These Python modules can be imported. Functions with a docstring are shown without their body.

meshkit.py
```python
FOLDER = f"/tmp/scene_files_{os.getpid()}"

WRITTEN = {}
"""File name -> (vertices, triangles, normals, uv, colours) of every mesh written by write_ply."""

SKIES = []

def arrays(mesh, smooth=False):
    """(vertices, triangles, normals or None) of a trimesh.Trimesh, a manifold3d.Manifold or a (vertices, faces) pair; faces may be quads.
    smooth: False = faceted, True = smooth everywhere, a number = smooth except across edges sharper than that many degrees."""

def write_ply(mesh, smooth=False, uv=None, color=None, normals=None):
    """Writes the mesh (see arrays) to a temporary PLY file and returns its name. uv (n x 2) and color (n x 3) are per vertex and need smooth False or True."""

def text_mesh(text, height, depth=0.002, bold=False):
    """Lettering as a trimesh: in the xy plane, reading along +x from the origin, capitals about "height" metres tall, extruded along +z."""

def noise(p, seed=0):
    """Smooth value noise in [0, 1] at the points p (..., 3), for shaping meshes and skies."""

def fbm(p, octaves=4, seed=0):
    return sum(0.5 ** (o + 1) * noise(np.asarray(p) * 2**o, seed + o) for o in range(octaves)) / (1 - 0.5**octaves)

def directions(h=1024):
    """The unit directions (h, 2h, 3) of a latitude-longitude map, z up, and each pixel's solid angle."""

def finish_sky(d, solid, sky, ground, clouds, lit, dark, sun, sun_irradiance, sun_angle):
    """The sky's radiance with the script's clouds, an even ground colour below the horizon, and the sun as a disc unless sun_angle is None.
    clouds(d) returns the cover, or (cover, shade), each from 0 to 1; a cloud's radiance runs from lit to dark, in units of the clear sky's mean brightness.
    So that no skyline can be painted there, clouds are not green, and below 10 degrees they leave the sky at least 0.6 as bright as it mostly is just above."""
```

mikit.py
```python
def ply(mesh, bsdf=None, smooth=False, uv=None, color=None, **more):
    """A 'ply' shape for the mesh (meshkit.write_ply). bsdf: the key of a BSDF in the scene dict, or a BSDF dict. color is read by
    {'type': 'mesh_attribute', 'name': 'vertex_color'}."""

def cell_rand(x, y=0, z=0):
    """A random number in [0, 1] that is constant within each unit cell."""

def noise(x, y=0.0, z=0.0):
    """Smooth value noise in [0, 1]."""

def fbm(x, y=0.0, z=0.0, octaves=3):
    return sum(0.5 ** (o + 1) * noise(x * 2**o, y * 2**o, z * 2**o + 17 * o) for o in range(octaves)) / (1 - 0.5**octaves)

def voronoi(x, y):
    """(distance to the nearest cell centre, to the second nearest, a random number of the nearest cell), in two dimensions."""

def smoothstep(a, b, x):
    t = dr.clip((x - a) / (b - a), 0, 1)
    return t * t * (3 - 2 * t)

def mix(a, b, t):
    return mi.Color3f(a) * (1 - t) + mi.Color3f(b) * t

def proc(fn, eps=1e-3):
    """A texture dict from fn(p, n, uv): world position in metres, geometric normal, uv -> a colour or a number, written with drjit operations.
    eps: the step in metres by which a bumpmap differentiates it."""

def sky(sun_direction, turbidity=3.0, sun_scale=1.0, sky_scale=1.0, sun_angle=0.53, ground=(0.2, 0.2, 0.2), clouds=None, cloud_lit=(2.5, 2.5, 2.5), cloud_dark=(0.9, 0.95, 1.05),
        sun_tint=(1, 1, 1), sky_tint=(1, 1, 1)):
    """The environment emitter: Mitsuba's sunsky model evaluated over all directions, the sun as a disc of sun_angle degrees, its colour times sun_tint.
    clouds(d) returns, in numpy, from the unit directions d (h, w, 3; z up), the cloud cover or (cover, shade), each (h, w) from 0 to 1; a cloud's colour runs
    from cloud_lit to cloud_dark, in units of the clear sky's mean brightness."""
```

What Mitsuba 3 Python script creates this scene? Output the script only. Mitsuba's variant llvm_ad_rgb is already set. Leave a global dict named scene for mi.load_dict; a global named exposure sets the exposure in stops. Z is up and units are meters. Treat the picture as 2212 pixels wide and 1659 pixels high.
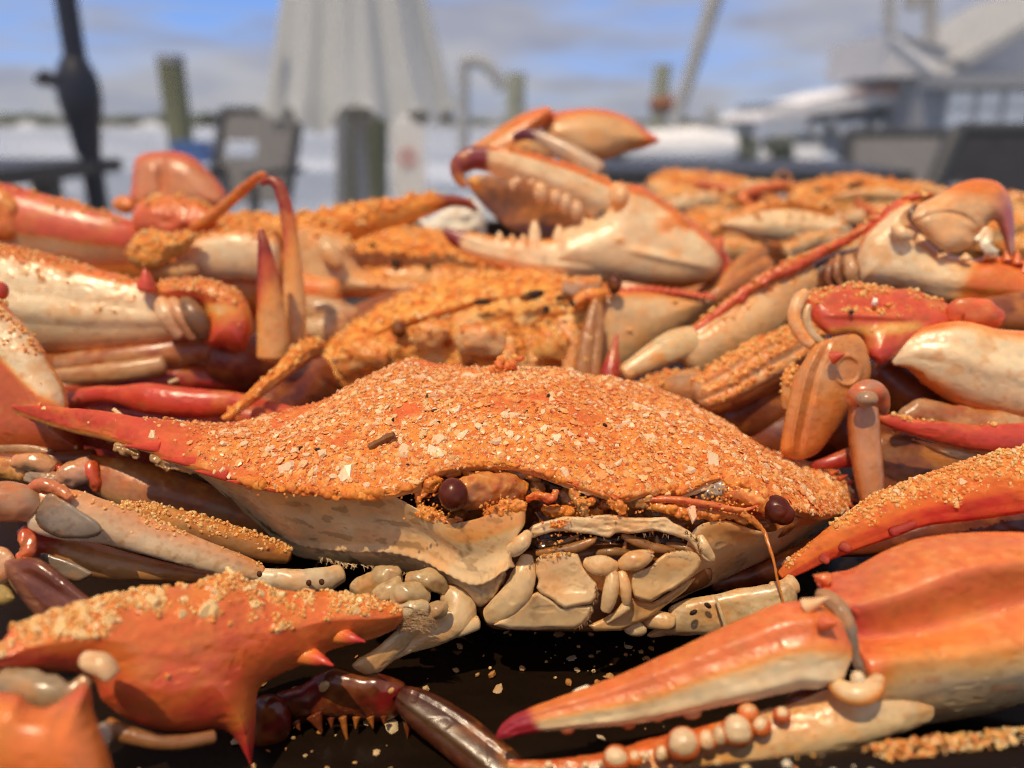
import math
import numpy as np
import trimesh
import mitsuba as mi
import mikit
import meshkit
from scipy.interpolate import Akima1DInterpolator, PchipInterpolator
from scipy.spatial import Delaunay
import shapely
from shapely.geometry import Polygon

T4 = mi.ScalarTransform4f
scene, labels = {}, {}
# ---------------------------------------------------------------- camera, sky, exposure
EYE = np.array([0.0, 0.0, 0.847])          # the lens, 8.5 cm above the floor of the tray on the table
PITCH, HFOV = math.radians(18.0), 65.0
FX = 1106.0 / math.tan(math.radians(HFOV / 2))
AX_R = np.array([1.0, 0, 0])
AX_F = np.array([0, math.cos(PITCH), -math.sin(PITCH)])
AX_U = np.array([0, math.sin(PITCH), math.cos(PITCH)])
scene['camera'] = {'type': 'thinlens', 'fov': HFOV, 'fov_axis': 'x', 'near_clip': 0.01, 'far_clip': 3000.0,
                   'aperture_radius': 0.00118, 'focus_distance': 0.1310,
                   'to_world': T4().look_at(origin=EYE.tolist(), target=(EYE + AX_F).tolist(), up=[0, 0, 1])}
exposure = 1.84
FLOOR = 0.762                               # height of the tray floor


def clouds(d):
    az = np.degrees(np.arctan2(d[..., 0], d[..., 1]))
    el = np.degrees(np.arcsin(np.clip(d[..., 2], -1, 1)))
    q = np.stack([az / 14, el / 2.1, 0 * az], -1)
    n1 = meshkit.fbm(q + 3.3, 4, 5)
    n2 = meshkit.fbm(np.stack([az / 5, el / 1.2, 0 * az + 7], -1), 4, 9)
    n3 = meshkit.fbm(np.stack([az / 30, el / 12, 0 * az + 2], -1), 4, 21)
    low = np.clip((5.2 - el) / 3.5, 0, 1)
    n = np.where(el < 12, n1 * 0.75 + n2 * 0.25, n1 * 0.3 + n3 * 0.7)
    cover = np.clip((n - 0.37 + 0.16 * low * np.clip((9 - az) / 18, 0.1, 1)) / 0.24, 0, 1) * 0.88
    shade = np.clip(0.62 + (n2 - 0.5) * 1.5 - 0.55 * np.clip((el - 8) / 22, 0, 1), 0, 1)  # high clouds out of view turn warm white, to warm the fill light
    return cover, shade


scene['sky'] = mikit.sky((-0.20, -0.36, 0.91), turbidity=3, sun_scale=0.57, sky_scale=1.0, clouds=clouds, cloud_lit=(1.9, 1.76, 1.55), cloud_dark=(1.08, 1.09, 1.28),
                         sky_tint=(0.64, 0.76, 1.06), sun_tint=(1.0, 0.94, 0.82))

# ---------------------------------------------------------------- materials


def vcol(rough, spec=0.5, coat=0.0, coat_gloss=0.9, sheen=0.0):
    b = {'type': 'principled', 'base_color': {'type': 'mesh_attribute', 'name': 'vertex_color'}, 'roughness': rough, 'specular': spec}
    if coat:
        b.update(clearcoat=coat, clearcoat_gloss=coat_gloss)
    return {'type': 'twosided', 'bsdf': b}


scene['mat_shell'] = vcol(0.34, 0.5, 0.35, 0.9)
scene['mat_wet'] = vcol(0.25, 0.5, 0.4, 0.95)
scene['mat_dry'] = vcol(0.62, 0.3)
scene['mat_crumb'] = vcol(0.5, 0.5)
scene['mat_eye'] = vcol(0.30, 0.22, 0.25, 0.95)
scene['mat_salt'] = vcol(0.30, 0.4)

# ---------------------------------------------------------------- geometry kit


def px(x, y, d):
    """A point d metres in front of the lens, on the line of sight that the photograph (2212 x 1659) shows at x, y: used to measure where a thing stands."""
    x, y, d = (np.asarray(v, float)[..., None] for v in (x, y, d))
    return EYE + d * (AX_F + (x - 1106) / FX * AX_R - (y - 829.5) / FX * AX_U)


def sm(a, b, x):
    t = np.clip((x - a) / (b - a), 0, 1)
    return t * t * (3 - 2 * t)


def nz(P, f, o=3, s=0):
    return meshkit.fbm(np.asarray(P) * f, o, s)


def mixc(a, b, t):
    t = np.asarray(t)[..., None]
    return np.asarray(a) * (1 - t) + np.asarray(b) * t


def ramp(t, stops):
    xs = [s[0] for s in stops]
    return np.stack([np.interp(t, xs, [s[1][k] for s in stops]) for k in range(3)], -1)


CREAM, PALE = (0.73, 0.57, 0.37), (0.79, 0.68, 0.51)
ORANGE, CORAL, RED = (0.72, 0.24, 0.055), (0.66, 0.155, 0.06), (0.50, 0.055, 0.045)
MAROON, BROWN, DARK = (0.17, 0.018, 0.026), (0.24, 0.085, 0.03), (0.05, 0.016, 0.009)
YELLOW, SEASON = (0.80, 0.44, 0.12), (0.78, 0.34, 0.075)
GREY = (0.38, 0.33, 0.30)
SHELL = [(0, CREAM), (0.3, (0.78, 0.48, 0.2)), (0.55, ORANGE), (1, CORAL)]
PINK = [(0, CREAM), (0.3, (0.74, 0.34, 0.18)), (0.55, CORAL), (1, (0.58, 0.08, 0.055))]
PALES = [(0, PALE), (0.35, (0.80, 0.50, 0.28)), (0.6, ORANGE), (1, CORAL)]
WET_SHADED = [(0, (0.42, 0.25, 0.13)), (0.4, (0.24, 0.09, 0.035)), (0.7, (0.13, 0.03, 0.016)), (1, (0.22, 0.02, 0.02))]  # wet brown with the shade over the tray claw put in
SEASONED = [(0, (0.70, 0.45, 0.2)), (0.4, SEASON), (0.7, (0.7, 0.26, 0.06)), (1, CORAL)]


WARM = np.array([1.05, 0.97, 0.80])


def vnorm(V, F):
    n = np.zeros_like(V)
    fn = np.cross(V[F[:, 1]] - V[F[:, 0]], V[F[:, 2]] - V[F[:, 0]])
    for k in range(3):
        np.add.at(n, F[:, k], fn)
    return n / np.maximum(np.linalg.norm(n, axis=1, keepdims=True), 1e-12)


class M:
    """Vertices, faces, colours and seasoning cover of one mesh."""

    def __init__(self, V, F, C=None, D=None):
        self.V, self.F = V, F
        self.C = np.full_like(V, 0.5) if C is None else C
        self.D = np.zeros(len(V)) if D is None else D

    def __add__(self, o):
        return M(np.vstack([self.V, o.V]), np.vstack([self.F, o.F + len(self.V)]), np.vstack([self.C, o.C]), np.concatenate([self.D, o.D]))


def finish(V, F, R, stops, dust=0.0, dust_at=(0.1, 0.7), grain=0.0003, gf=1600, tint=0.10, spots=0.12, spot_col=(0.55, 0.2, 0.06), lump=0.0, lf=180, tip=None, mask=1.0, rn=0.22, seed=0, dustcol=None, stain=0.0, micro=0.00004, smear=0.4):
    """Relief, seasoning and colour of a shell from its own features: R says how red it is, dust how much seasoning lies on what faces up."""
    N = vnorm(V, F)
    if lump:
        V = V + N * (lump * (nz(V, lf, 3, seed + 3) - 0.5) * 2)[:, None]
    a, b, hf = nz(V, 130, 4, seed + 1), nz(V, 520, 3, seed + 2), meshkit.noise(V * gf, seed + 4)
    D = np.zeros(len(V))
    if dust:
        D = np.clip(dust * sm(dust_at[0], dust_at[1], N[:, 2] + (a - 0.5) * 1.1 + (b - 0.5) * 0.9) * mask, 0, 1)
        if tip is not None:
            D = D * (1 - 0.85 * np.clip(tip[0], 0, 1))
        hf2 = meshkit.noise(V * gf * 0.45, seed + 5)
        V = V + N * (grain * D * (0.6 * hf + 0.8 * hf2 - 0.3))[:, None]
    if micro:
        p1, p2 = meshkit.noise(V * 1500, seed + 21), meshkit.noise(V * 640, seed + 22)
        V = V + N * (micro * (p1 - 0.5) + micro * 1.6 * (p2 - 0.5) - micro * 2.2 * sm(0.70, 0.86, p2))[:, None]
    R = np.clip(R + (a - 0.5) * 2 * rn + (b - 0.5) * 1.5 * rn, 0, 1)
    C = ramp(R, stops)
    c2 = nz(V, 230, 4, seed + 23)
    C = C * (1 + 0.34 * (c2 - 0.5) + 0.22 * (b - 0.5))[:, None]
    sp = sm(0.45, 0.62, nz(V, 120, 3, seed + 34)) * (0.9 * sm(0.62, 0.80, meshkit.noise(V * 1250, seed + 31)) + 0.5 * sm(0.60, 0.75, meshkit.noise(V * 2300, seed + 32)))
    C = C * (1 - sp[:, None] * np.array([0.10, 0.20, 0.28]))
    if smear:                                        # orange powder rubbed into the pale parts, thin brown stains
        C = mixc(C, (0.74, 0.34, 0.08), smear * sm(0.52, 0.72, nz(V, 170, 4, seed + 24)) * (0.5 + 0.5 * sm(-0.3, 0.6, N[:, 2])))
        C = mixc(C, (0.30, 0.13, 0.05), 0.5 * smear * sm(0.63, 0.74, nz(V, 330, 4, seed + 25)))
    C = C * (1 + tint * ((nz(V, 900, 2, seed + 6) - 0.5) * 2)[:, None])
    if spots:
        C = mixc(C, spot_col, spots * sm(0.60, 0.72, nz(V, 420, 3, seed + 7)))
    if stain:
        C = mixc(C, (0.16, 0.09, 0.04), stain * sm(0.56, 0.70, nz(V * [1, 1, 0.6], 260, 5, seed + 8)) * sm(0.35, 0.6, nz(V, 60, 3, seed + 18)))
    if tip is not None:
        C = mixc(C, tip[1], tip[0])
    if dust:
        k = meshkit.noise(V * gf * 0.7, seed + 9)
        dc = mixc(mixc((0.66, 0.21, 0.045), dustcol or SEASON, sm(0.25, 0.55, k)), (0.86, 0.58, 0.26), sm(0.62, 0.85, k) * 0.8)
        C = mixc(C, dc, D * (0.7 + 0.3 * hf))
    return M(V, F, np.clip(np.clip(C, 0.004, 0.92) ** 1.17 * WARM, 0.003, 0.92), D)


def gridfaces(n, m, wrap):
    i, j = np.meshgrid(np.arange(n - 1), np.arange(m if wrap else m - 1), indexing='ij')
    a, b, c, d = i * m + j, i * m + (j + 1) % m, (i + 1) * m + (j + 1) % m, (i + 1) * m + j
    return np.concatenate([np.stack([a, b, c], -1).reshape(-1, 3), np.stack([a, c, d], -1).reshape(-1, 3)])


def curve(s, P, q):
    P = np.asarray(P, float)
    return np.asarray((Akima1DInterpolator if len(s) > 3 else PchipInterpolator)(s, P, axis=0)(q)) if len(s) > 2 else P[0] + (P[-1] - P[0]) * ((q - s[0]) / (s[-1] - s[0]))[:, None]


def limb(pts, t=0.7, n=2.0, prof=None, res=3.0, red=None, base=0.0, stops=SHELL, tips=None, caps=(0.5, 0.5), redfn=None, wave=0.0, roll=0.0, **kw):
    """A tapering limb swept along pts = (x, y, depth, half-width in photograph pixels). prof: (angle, factor) of its cross-section, 0 = its left side as it runs, 90 = towards the lens.
    red: (angle, half-angle, softness, amount) of a red band; tips: (from s, to s, colour)."""
    pts = np.asarray(pts, float)
    P = px(pts[:, 0], pts[:, 1], pts[:, 2])
    w = pts[:, 3] * pts[:, 2] / FX
    s = np.concatenate([[0], np.cumsum(np.linalg.norm(np.diff(P, axis=0), axis=1))])
    L = s[-1]
    step = res * pts[:, 2].mean() / FX
    ns = int(np.clip(L / step, 8, 500))
    wr = PchipInterpolator(s, w)
    q = np.linspace(0, L, ns)
    cap = []
    for end, cl in ((0, caps[0]), (1, caps[1])):
        r = w[0] if end == 0 else w[-1]
        k = np.linspace(0, 1, max(4, int(r * max(cl, .2) / step) + 3))[1:]
        cap.append((k, r * cl))
    q_all = np.concatenate([-(cap[0][0] * cap[0][1])[::-1], q, L + cap[1][0] * cap[1][1]])
    rad = np.concatenate([(w[0] * np.sqrt(np.maximum(1 - cap[0][0] ** 2, 0)))[::-1], wr(q), w[-1] * np.sqrt(np.maximum(1 - cap[1][0] ** 2, 0))])
    C = curve(s, P, q)
    T0, T1 = (C[1] - C[0]) / np.linalg.norm(C[1] - C[0]), (C[-1] - C[-2]) / np.linalg.norm(C[-1] - C[-2])
    C = np.vstack([C[0] + T0 * q_all[q_all < 0][:, None], C, C[-1] + T1 * (q_all[q_all > L] - L)[:, None]])
    T = np.gradient(C, axis=0)
    T /= np.linalg.norm(T, axis=1, keepdims=True)
    Vw = C - EYE
    Vw /= np.linalg.norm(Vw, axis=1, keepdims=True)
    S = np.cross(T, Vw)
    S /= np.linalg.norm(S, axis=1, keepdims=True)
    B = np.cross(T, S)
    m = int(np.clip(2 * math.pi * w.max() / step, 14, 220))
    th = np.arange(m) * 2 * math.pi / m
    ct, st = np.cos(th), np.sin(th)
    e = 2.0 / n
    X, Y = np.sign(ct) * np.abs(ct) ** e, np.sign(st) * np.abs(st) ** e * t
    if prof is not None:
        pa = np.radians([p[0] for p in prof])
        pr = [p[1] for p in prof]
        o = np.argsort(pa)
        pa, pr = np.array(pa)[o], np.array(pr)[o]
        pa, pr = np.concatenate([pa - 2 * math.pi, pa, pa + 2 * math.pi]), np.concatenate([pr, pr, pr])
        f = Akima1DInterpolator(pa, pr)(th)
        X, Y = X * f, Y * f
    if roll:
        cr, sr = math.cos(math.radians(roll)), math.sin(math.radians(roll))
        X, Y = X * cr - Y * sr, X * sr + Y * cr
    r2 = rad[:, None] * np.ones(m)
    sn = np.clip(q_all / L, 0, 1)
    if wave:
        r2 = r2 * (1 + wave * (meshkit.noise(np.stack([np.repeat(sn[:, None] * L / w.max() * 1.3, m, 1), np.tile(np.cos(th) * 1.2, (len(sn), 1)), np.tile(np.sin(th) * 1.2, (len(sn), 1))], -1), int(pts[0, 0]) + 3) - 0.5) * 2)
    V = C[:, None] + r2[..., None] * (X[None, :, None] * S[:, None] + Y[None, :, None] * B[:, None])
    F = gridfaces(len(C), m, True)
    V = V.reshape(-1, 3)
    if np.einsum('ij,ij->i', V[F[:, 0]] - V.mean(0), np.cross(V[F[:, 1]] - V.mean(0), V[F[:, 2]] - V.mean(0))).sum() < 0:
        F = F[:, ::-1].copy()
    ss, tt = np.repeat(sn, m), np.tile(th, len(sn))
    R = np.full(len(V), float(base))
    for (a0, hw, so, am) in (red if isinstance(red, list) else [red] if red else []):
        d = np.abs((np.degrees(tt) - a0 + 180) % 360 - 180)
        R = np.maximum(R, am * (1 - sm(hw - so, hw + so, d)))
    if redfn is not None:
        R = np.clip(redfn(R, ss, tt), 0, 1)
    tp = None
    if tips is not None:
        wv = (nz(V, 300, 2, 77) - 0.5) * 0.06
        tp = (sm(tips[0], tips[1], ss + wv) if tips[1] > tips[0] else 1 - sm(tips[1], tips[0], ss + wv), tips[2])
    return finish(V, F, R, stops, tip=tp, **kw)


def smooth_ring(poly, k=6):
    p = np.asarray(poly, float)
    P = np.vstack([p[-3:], p, p[:3]])
    s = np.concatenate([[0], np.cumsum(np.linalg.norm(np.diff(P, axis=0), axis=1) ** 0.6)])
    q = np.concatenate([np.linspace(s[i], s[i + 1], k, endpoint=False) for i in range(3, 3 + len(p))])
    return np.stack([Akima1DInterpolator(s, P[:, c])(q) for c in (0, 1)], -1)


def pillow(poly, d, thick, edge=None, back=1.0, res=3.0, smooth=True, relief=None, Rfn=None, base=0.0, stops=SHELL, tipfn=None, **kw):
    """A rounded lump with the outline poly (photograph pixels) at depth d (number or function of x, y), thick pixels deep to either side."""
    ring = smooth_ring(poly) if smooth else np.asarray(poly, float)
    pg = Polygon(ring).buffer(0)
    if pg.geom_type != 'Polygon':
        pg = max(pg.geoms, key=lambda g: g.area)
    edge = edge or thick * 1.2
    rings = []
    for o in (0.0, 0.12, 0.45, 1.0, 2.0):
        g = pg.buffer(-o * res)
        for gg in getattr(g, 'geoms', [g]):
            if gg.is_empty:
                continue
            ln = gg.exterior.length
            kk = max(8, int(ln / (res * 0.9)))
            rings.append((o, np.array([gg.exterior.interpolate(i / kk, normalized=True).coords[0] for i in range(kk)])))
    x0, y0, x1, y1 = pg.bounds
    gx, gy = np.meshgrid(np.arange(x0, x1, res), np.arange(y0, y1, res * 0.87))
    gx[1::2] += res / 2
    G = np.stack([gx.ravel(), gy.ravel()], -1)
    inner = pg.buffer(-2.6 * res)
    if not inner.is_empty:
        G = G[shapely.contains_xy(inner, G[:, 0], G[:, 1])]
    else:
        G = G[:0]
    Q = np.vstack([r for _, r in rings] + [G])
    nb = len(rings[0][1])
    tri = Delaunay(Q).simplices
    cen = Q[tri].mean(1)
    tri = tri[shapely.contains_xy(pg.buffer(1e-6), cen[:, 0], cen[:, 1])]
    dist = shapely.distance(shapely.points(Q), pg.exterior)
    dist[:nb] = 0
    u = np.minimum(dist / edge, 1)
    h = thick * np.sqrt(np.maximum(1 - (1 - u) ** 2, 0))
    dd = d(Q[:, 0], Q[:, 1]) if callable(d) else np.full(len(Q), d)
    hf = h + (relief(Q[:, 0], Q[:, 1]) * u if relief is not None else 0)
    front = px(Q[:, 0], Q[:, 1], dd - hf * dd / FX)
    backv = px(Q[:, 0], Q[:, 1], dd + h * back * dd / FX)
    idx = np.arange(len(Q))
    bi = idx.copy()
    bi[nb:] = np.arange(len(Q) - nb) + len(Q)
    V = np.vstack([front, backv[nb:]])
    a = Q[tri]
    area = (a[:, 1, 0] - a[:, 0, 0]) * (a[:, 2, 1] - a[:, 0, 1]) - (a[:, 1, 1] - a[:, 0, 1]) * (a[:, 2, 0] - a[:, 0, 0])
    tri = np.where((area > 0)[:, None], tri[:, ::-1], tri)
    F = np.vstack([tri, bi[tri][:, ::-1]])
    used = np.unique(F)
    remap = np.full(len(V), -1)
    remap[used] = np.arange(len(used))
    QQ = np.vstack([Q, Q[nb:]])[used]
    V, F = V[used], remap[F]
    N = vnorm(V, F)
    if (N * (V - EYE)).sum(1)[: len(Q) // 2].mean() > 0:
        F = F[:, ::-1].copy()
    R = np.full(len(V), float(base)) if Rfn is None else np.clip(Rfn(QQ[:, 0], QQ[:, 1]), 0, 1)
    tp = tipfn(QQ[:, 0], QQ[:, 1]) if tipfn is not None else None
    return finish(V, F, R, stops, tip=tp, **kw)


def net(rows, res=(3.0, 3.0), up=False, Rrow=None, R=None, base=0.0, stops=SHELL, tipfn=None, size=None, warp=None, maskfn=None, **kw):
    """A skin through rows of control points (x, y, depth): rows[r][k]. R(u, v) and the like get u along a row and v across the rows, 0 to 1."""
    A = np.asarray(rows, float)
    P = px(A[..., 0], A[..., 1], A[..., 2])
    nr, nk = P.shape[:2]
    lenk = np.linalg.norm(np.diff(P, axis=1), axis=2).mean(0)
    lenr = np.linalg.norm(np.diff(P, axis=0), axis=2).mean(1)
    sk, sr = np.concatenate([[0], np.cumsum(lenk)]), np.concatenate([[0], np.cumsum(lenr)])
    step = A[..., 2].mean() / FX
    n, m = size or (int(np.clip(sk[-1] / step / res[0], 8, 1100)), int(np.clip(sr[-1] / step / res[1], 6, 600)))
    qk, qr = np.linspace(0, sk[-1], n), np.linspace(0, sr[-1], m)
    Q = np.stack([curve(sk, P[r], qk) for r in range(nr)])            # nr, n, 3
    V = curve(sr, Q.reshape(nr, -1), qr).reshape(m, n, 3)
    u, v = np.meshgrid(qk / sk[-1], qr / sr[-1])
    V = V.reshape(-1, 3)
    u, v = u.ravel(), v.ravel()
    F = gridfaces(m, n, False)
    N = vnorm(V, F)
    if (N[:, 2].sum() < 0) if up else ((N * (V - EYE)).sum() > 0):
        F = F[:, ::-1].copy()
    if warp is not None:
        V = V + vnorm(V, F) * warp(u, v, V)[:, None]
    RR = np.full(len(V), float(base)) if R is None else np.clip(R(u, v, V), 0, 1)
    if Rrow is not None:
        RR = np.clip(RR + PchipInterpolator(sr / sr[-1], Rrow)(v), 0, 1)
    tp = tipfn(u, v, V) if tipfn is not None else None
    return finish(V, F, RR, stops, tip=tp, mask=(maskfn(u, v, V) if maskfn else 1.0), **kw)


ICO = trimesh.creation.icosphere(1)
ICO0 = trimesh.creation.icosphere(0)
ICO3 = trimesh.creation.icosphere(3)


def ball(x, y, d, rx, ry=None, t=1.0, base=0.0, stops=SHELL, ang=0.0, detail=ICO3, **kw):
    """A knob of half-widths rx, ry pixels."""
    ry = ry or rx
    c = px(x, y, d)
    ca, sa = math.cos(math.radians(ang)), math.sin(math.radians(ang))
    v = detail.vertices
    X, Y = v[:, 0] * rx, v[:, 1] * ry
    X, Y = X * ca - Y * sa, X * sa + Y * ca
    k = d / FX
    V = c + (X[:, None] * AX_R + Y[:, None] * AX_U - (v[:, 2] * t * (rx + ry) / 2)[:, None] * AX_F) * k
    return finish(V, np.array(detail.faces)[:, ::-1] if False else np.array(detail.faces), np.full(len(V), float(base)), stops, **kw)


def cone(x0, y0, d0, w, x1, y1, d1, bend=0.0, **kw):
    """A spine from a base to its tip."""
    mx, my = (x0 + x1) / 2 + bend * (y1 - y0), (y0 + y1) / 2 - bend * (x1 - x0)
    kw = {'t': 1.0, 'res': 2.0, 'caps': (0.3, 0.6), 'base': 0.9, 'spots': 0, **kw}
    return limb([(x0, y0, d0, w), (mx, my, (d0 + d1) / 2, w * 0.55), (x1, y1, d1, max(w * 0.08, 0.8))], **kw)


def scatter(rng, m, count, lo, hi, flat=(0.5, 1.0), pal=None, weight=None, sink=0.2, detail=ICO0, up=None):
    """Crumbs lying on a mesh where its seasoning cover (or weight) is high: one mesh of all."""
    V, F = m.V, m.F
    w = m.D if weight is None else weight
    a = np.linalg.norm(np.cross(V[F[:, 1]] - V[F[:, 0]], V[F[:, 2]] - V[F[:, 0]]), axis=1) * w[F].mean(1) ** 1.5
    if a.sum() <= 0:
        return None
    f = rng.choice(len(F), count, p=a / a.sum())
    b = rng.dirichlet((1, 1, 1), count)
    P = np.einsum('ij,ijk->ik', b, V[F[f]])
    N = vnorm(V, F)[F[f]].mean(1)
    N /= np.maximum(np.linalg.norm(N, axis=1, keepdims=True), 1e-9)
    N = N + rng.normal(0, 0.25, N.shape)
    N /= np.linalg.norm(N, axis=1, keepdims=True)
    A = np.cross(N, rng.normal(0, 1, N.shape))
    A /= np.linalg.norm(A, axis=1, keepdims=True)
    B = np.cross(N, A)
    size = lo + (hi - lo) * rng.random(count) ** 2.2
    fl = rng.uniform(flat[0], flat[1], count)
    el = rng.uniform(0.6, 1.0, count)
    v0 = detail.vertices
    j = rng.uniform(0.72, 1.22, (count, len(v0)))
    loc = v0[None] * j[..., None]
    VV = (P + N * (size * fl * (1 - 2 * sink) * 0.5)[:, None])[:, None] + size[:, None, None] * 0.5 * (
        loc[..., 0:1] * A[:, None] + (loc[..., 1:2] * el[:, None, None]) * B[:, None] + (loc[..., 2:3] * fl[:, None, None]) * N[:, None])
    pal = np.asarray(pal or [(0.80, 0.42, 0.12), (0.78, 0.34, 0.085), (0.84, 0.50, 0.18), (0.74, 0.26, 0.06), (0.82, 0.46, 0.14)])
    C = pal[rng.integers(0, len(pal), count)] * rng.uniform(0.85, 1.1, (count, 1))
    C = C * mixc((1.0, 1.0, 1.0), (0.95, 0.76, 0.62), sm(0.46, 0.66, nz(P, 75, 3, 61)))
    FF = (np.asarray(detail.faces)[None] + (np.arange(count) * len(v0))[:, None, None]).reshape(-1, 3)
    return M(VV.reshape(-1, 3), FF, np.clip(np.repeat(C, len(v0), 0), 0.01, 0.92))


def flake(rng, p, n, size, thick, col):
    """One flat salt flake lying on a surface."""
    n = n / np.linalg.norm(n)
    a = np.cross(n, rng.normal(0, 1, 3))
    a /= np.linalg.norm(a)
    b = np.cross(n, a)
    k = rng.integers(6, 9)
    an = np.sort(rng.uniform(0, 2 * math.pi, k))
    r = rng.uniform(0.65, 1.1, k)
    el = rng.uniform(0.5, 0.95)
    o = np.stack([np.cos(an) * r, np.sin(an) * r * el], -1) * size / 2
    pts = np.vstack([p + o[:, :1] * a + o[:, 1:] * b - n * thick * 0.3, p + (o[:, :1] * a + o[:, 1:] * b) * 0.8 + n * thick * (0.6 + 0.35 * rng.random((k, 1)))])
    h = trimesh.convex.convex_hull(pts)
    return M(np.array(h.vertices), np.array(h.faces), np.tile(np.clip(np.asarray(col) * rng.uniform(0.9, 1.08), 0, 0.92), (len(h.vertices), 1)))


# ---------------------------------------------------------------- writing things into the scene
MESHES = {}


def fresh(key):
    if key not in scene and not any(k.startswith(key + '__') for k in scene):
        return key
    i = 1
    while f'{key}_{i:03d}' in scene or any(k.startswith(f'{key}_{i:03d}__') for k in scene):
        i += 1
    return f'{key}_{i:03d}'


def put(key, m, mat='mat_shell', smooth=True, **lab):
    key = fresh(key)
    keep = {'kind': lab.pop('kind')} if 'kind' in lab else {}
    if smooth is True:
        scene[key] = mikit.ply((m.V, m.F), mat, smooth=True, color=m.C)
    else:                                            # flat facets: every triangle its own corners
        scene[key] = mikit.ply((m.V[m.F].reshape(-1, 3), np.arange(len(m.F) * 3).reshape(-1, 3)), mat, smooth=False, color=m.C[m.F].reshape(-1, 3))
    if lab or keep:
        labels[key] = {**lab, **keep}
    MESHES[key] = m
    return key


def thing(key, label, category, group=None):
    labels[key] = {'label': label, 'category': category, **({'group': group} if group else {})}
    return key


def season(rng, key, parts, count, lo, hi, **kw):
    """The loose crumbs of seasoning on several parts of a crab, as one part of it."""
    ms = [MESHES[p] for p in parts if MESHES[p].D.max() > 0.05]
    tot = [max(1e-12, (np.linalg.norm(np.cross(m.V[m.F[:, 1]] - m.V[m.F[:, 0]], m.V[m.F[:, 2]] - m.V[m.F[:, 0]]), axis=1) * m.D[m.F].mean(1)).sum()) for m in ms]
    out = None
    for m, t in zip(ms, tot):
        c = int(count * t / sum(tot))
        if c > 2:
            g = scatter(rng, m, c, lo, hi, **kw)
            out = g if out is None else out + g
    if out is not None:
        put(key + '__seasoning', out, 'mat_crumb', smooth=False, kind='stuff')
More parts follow.
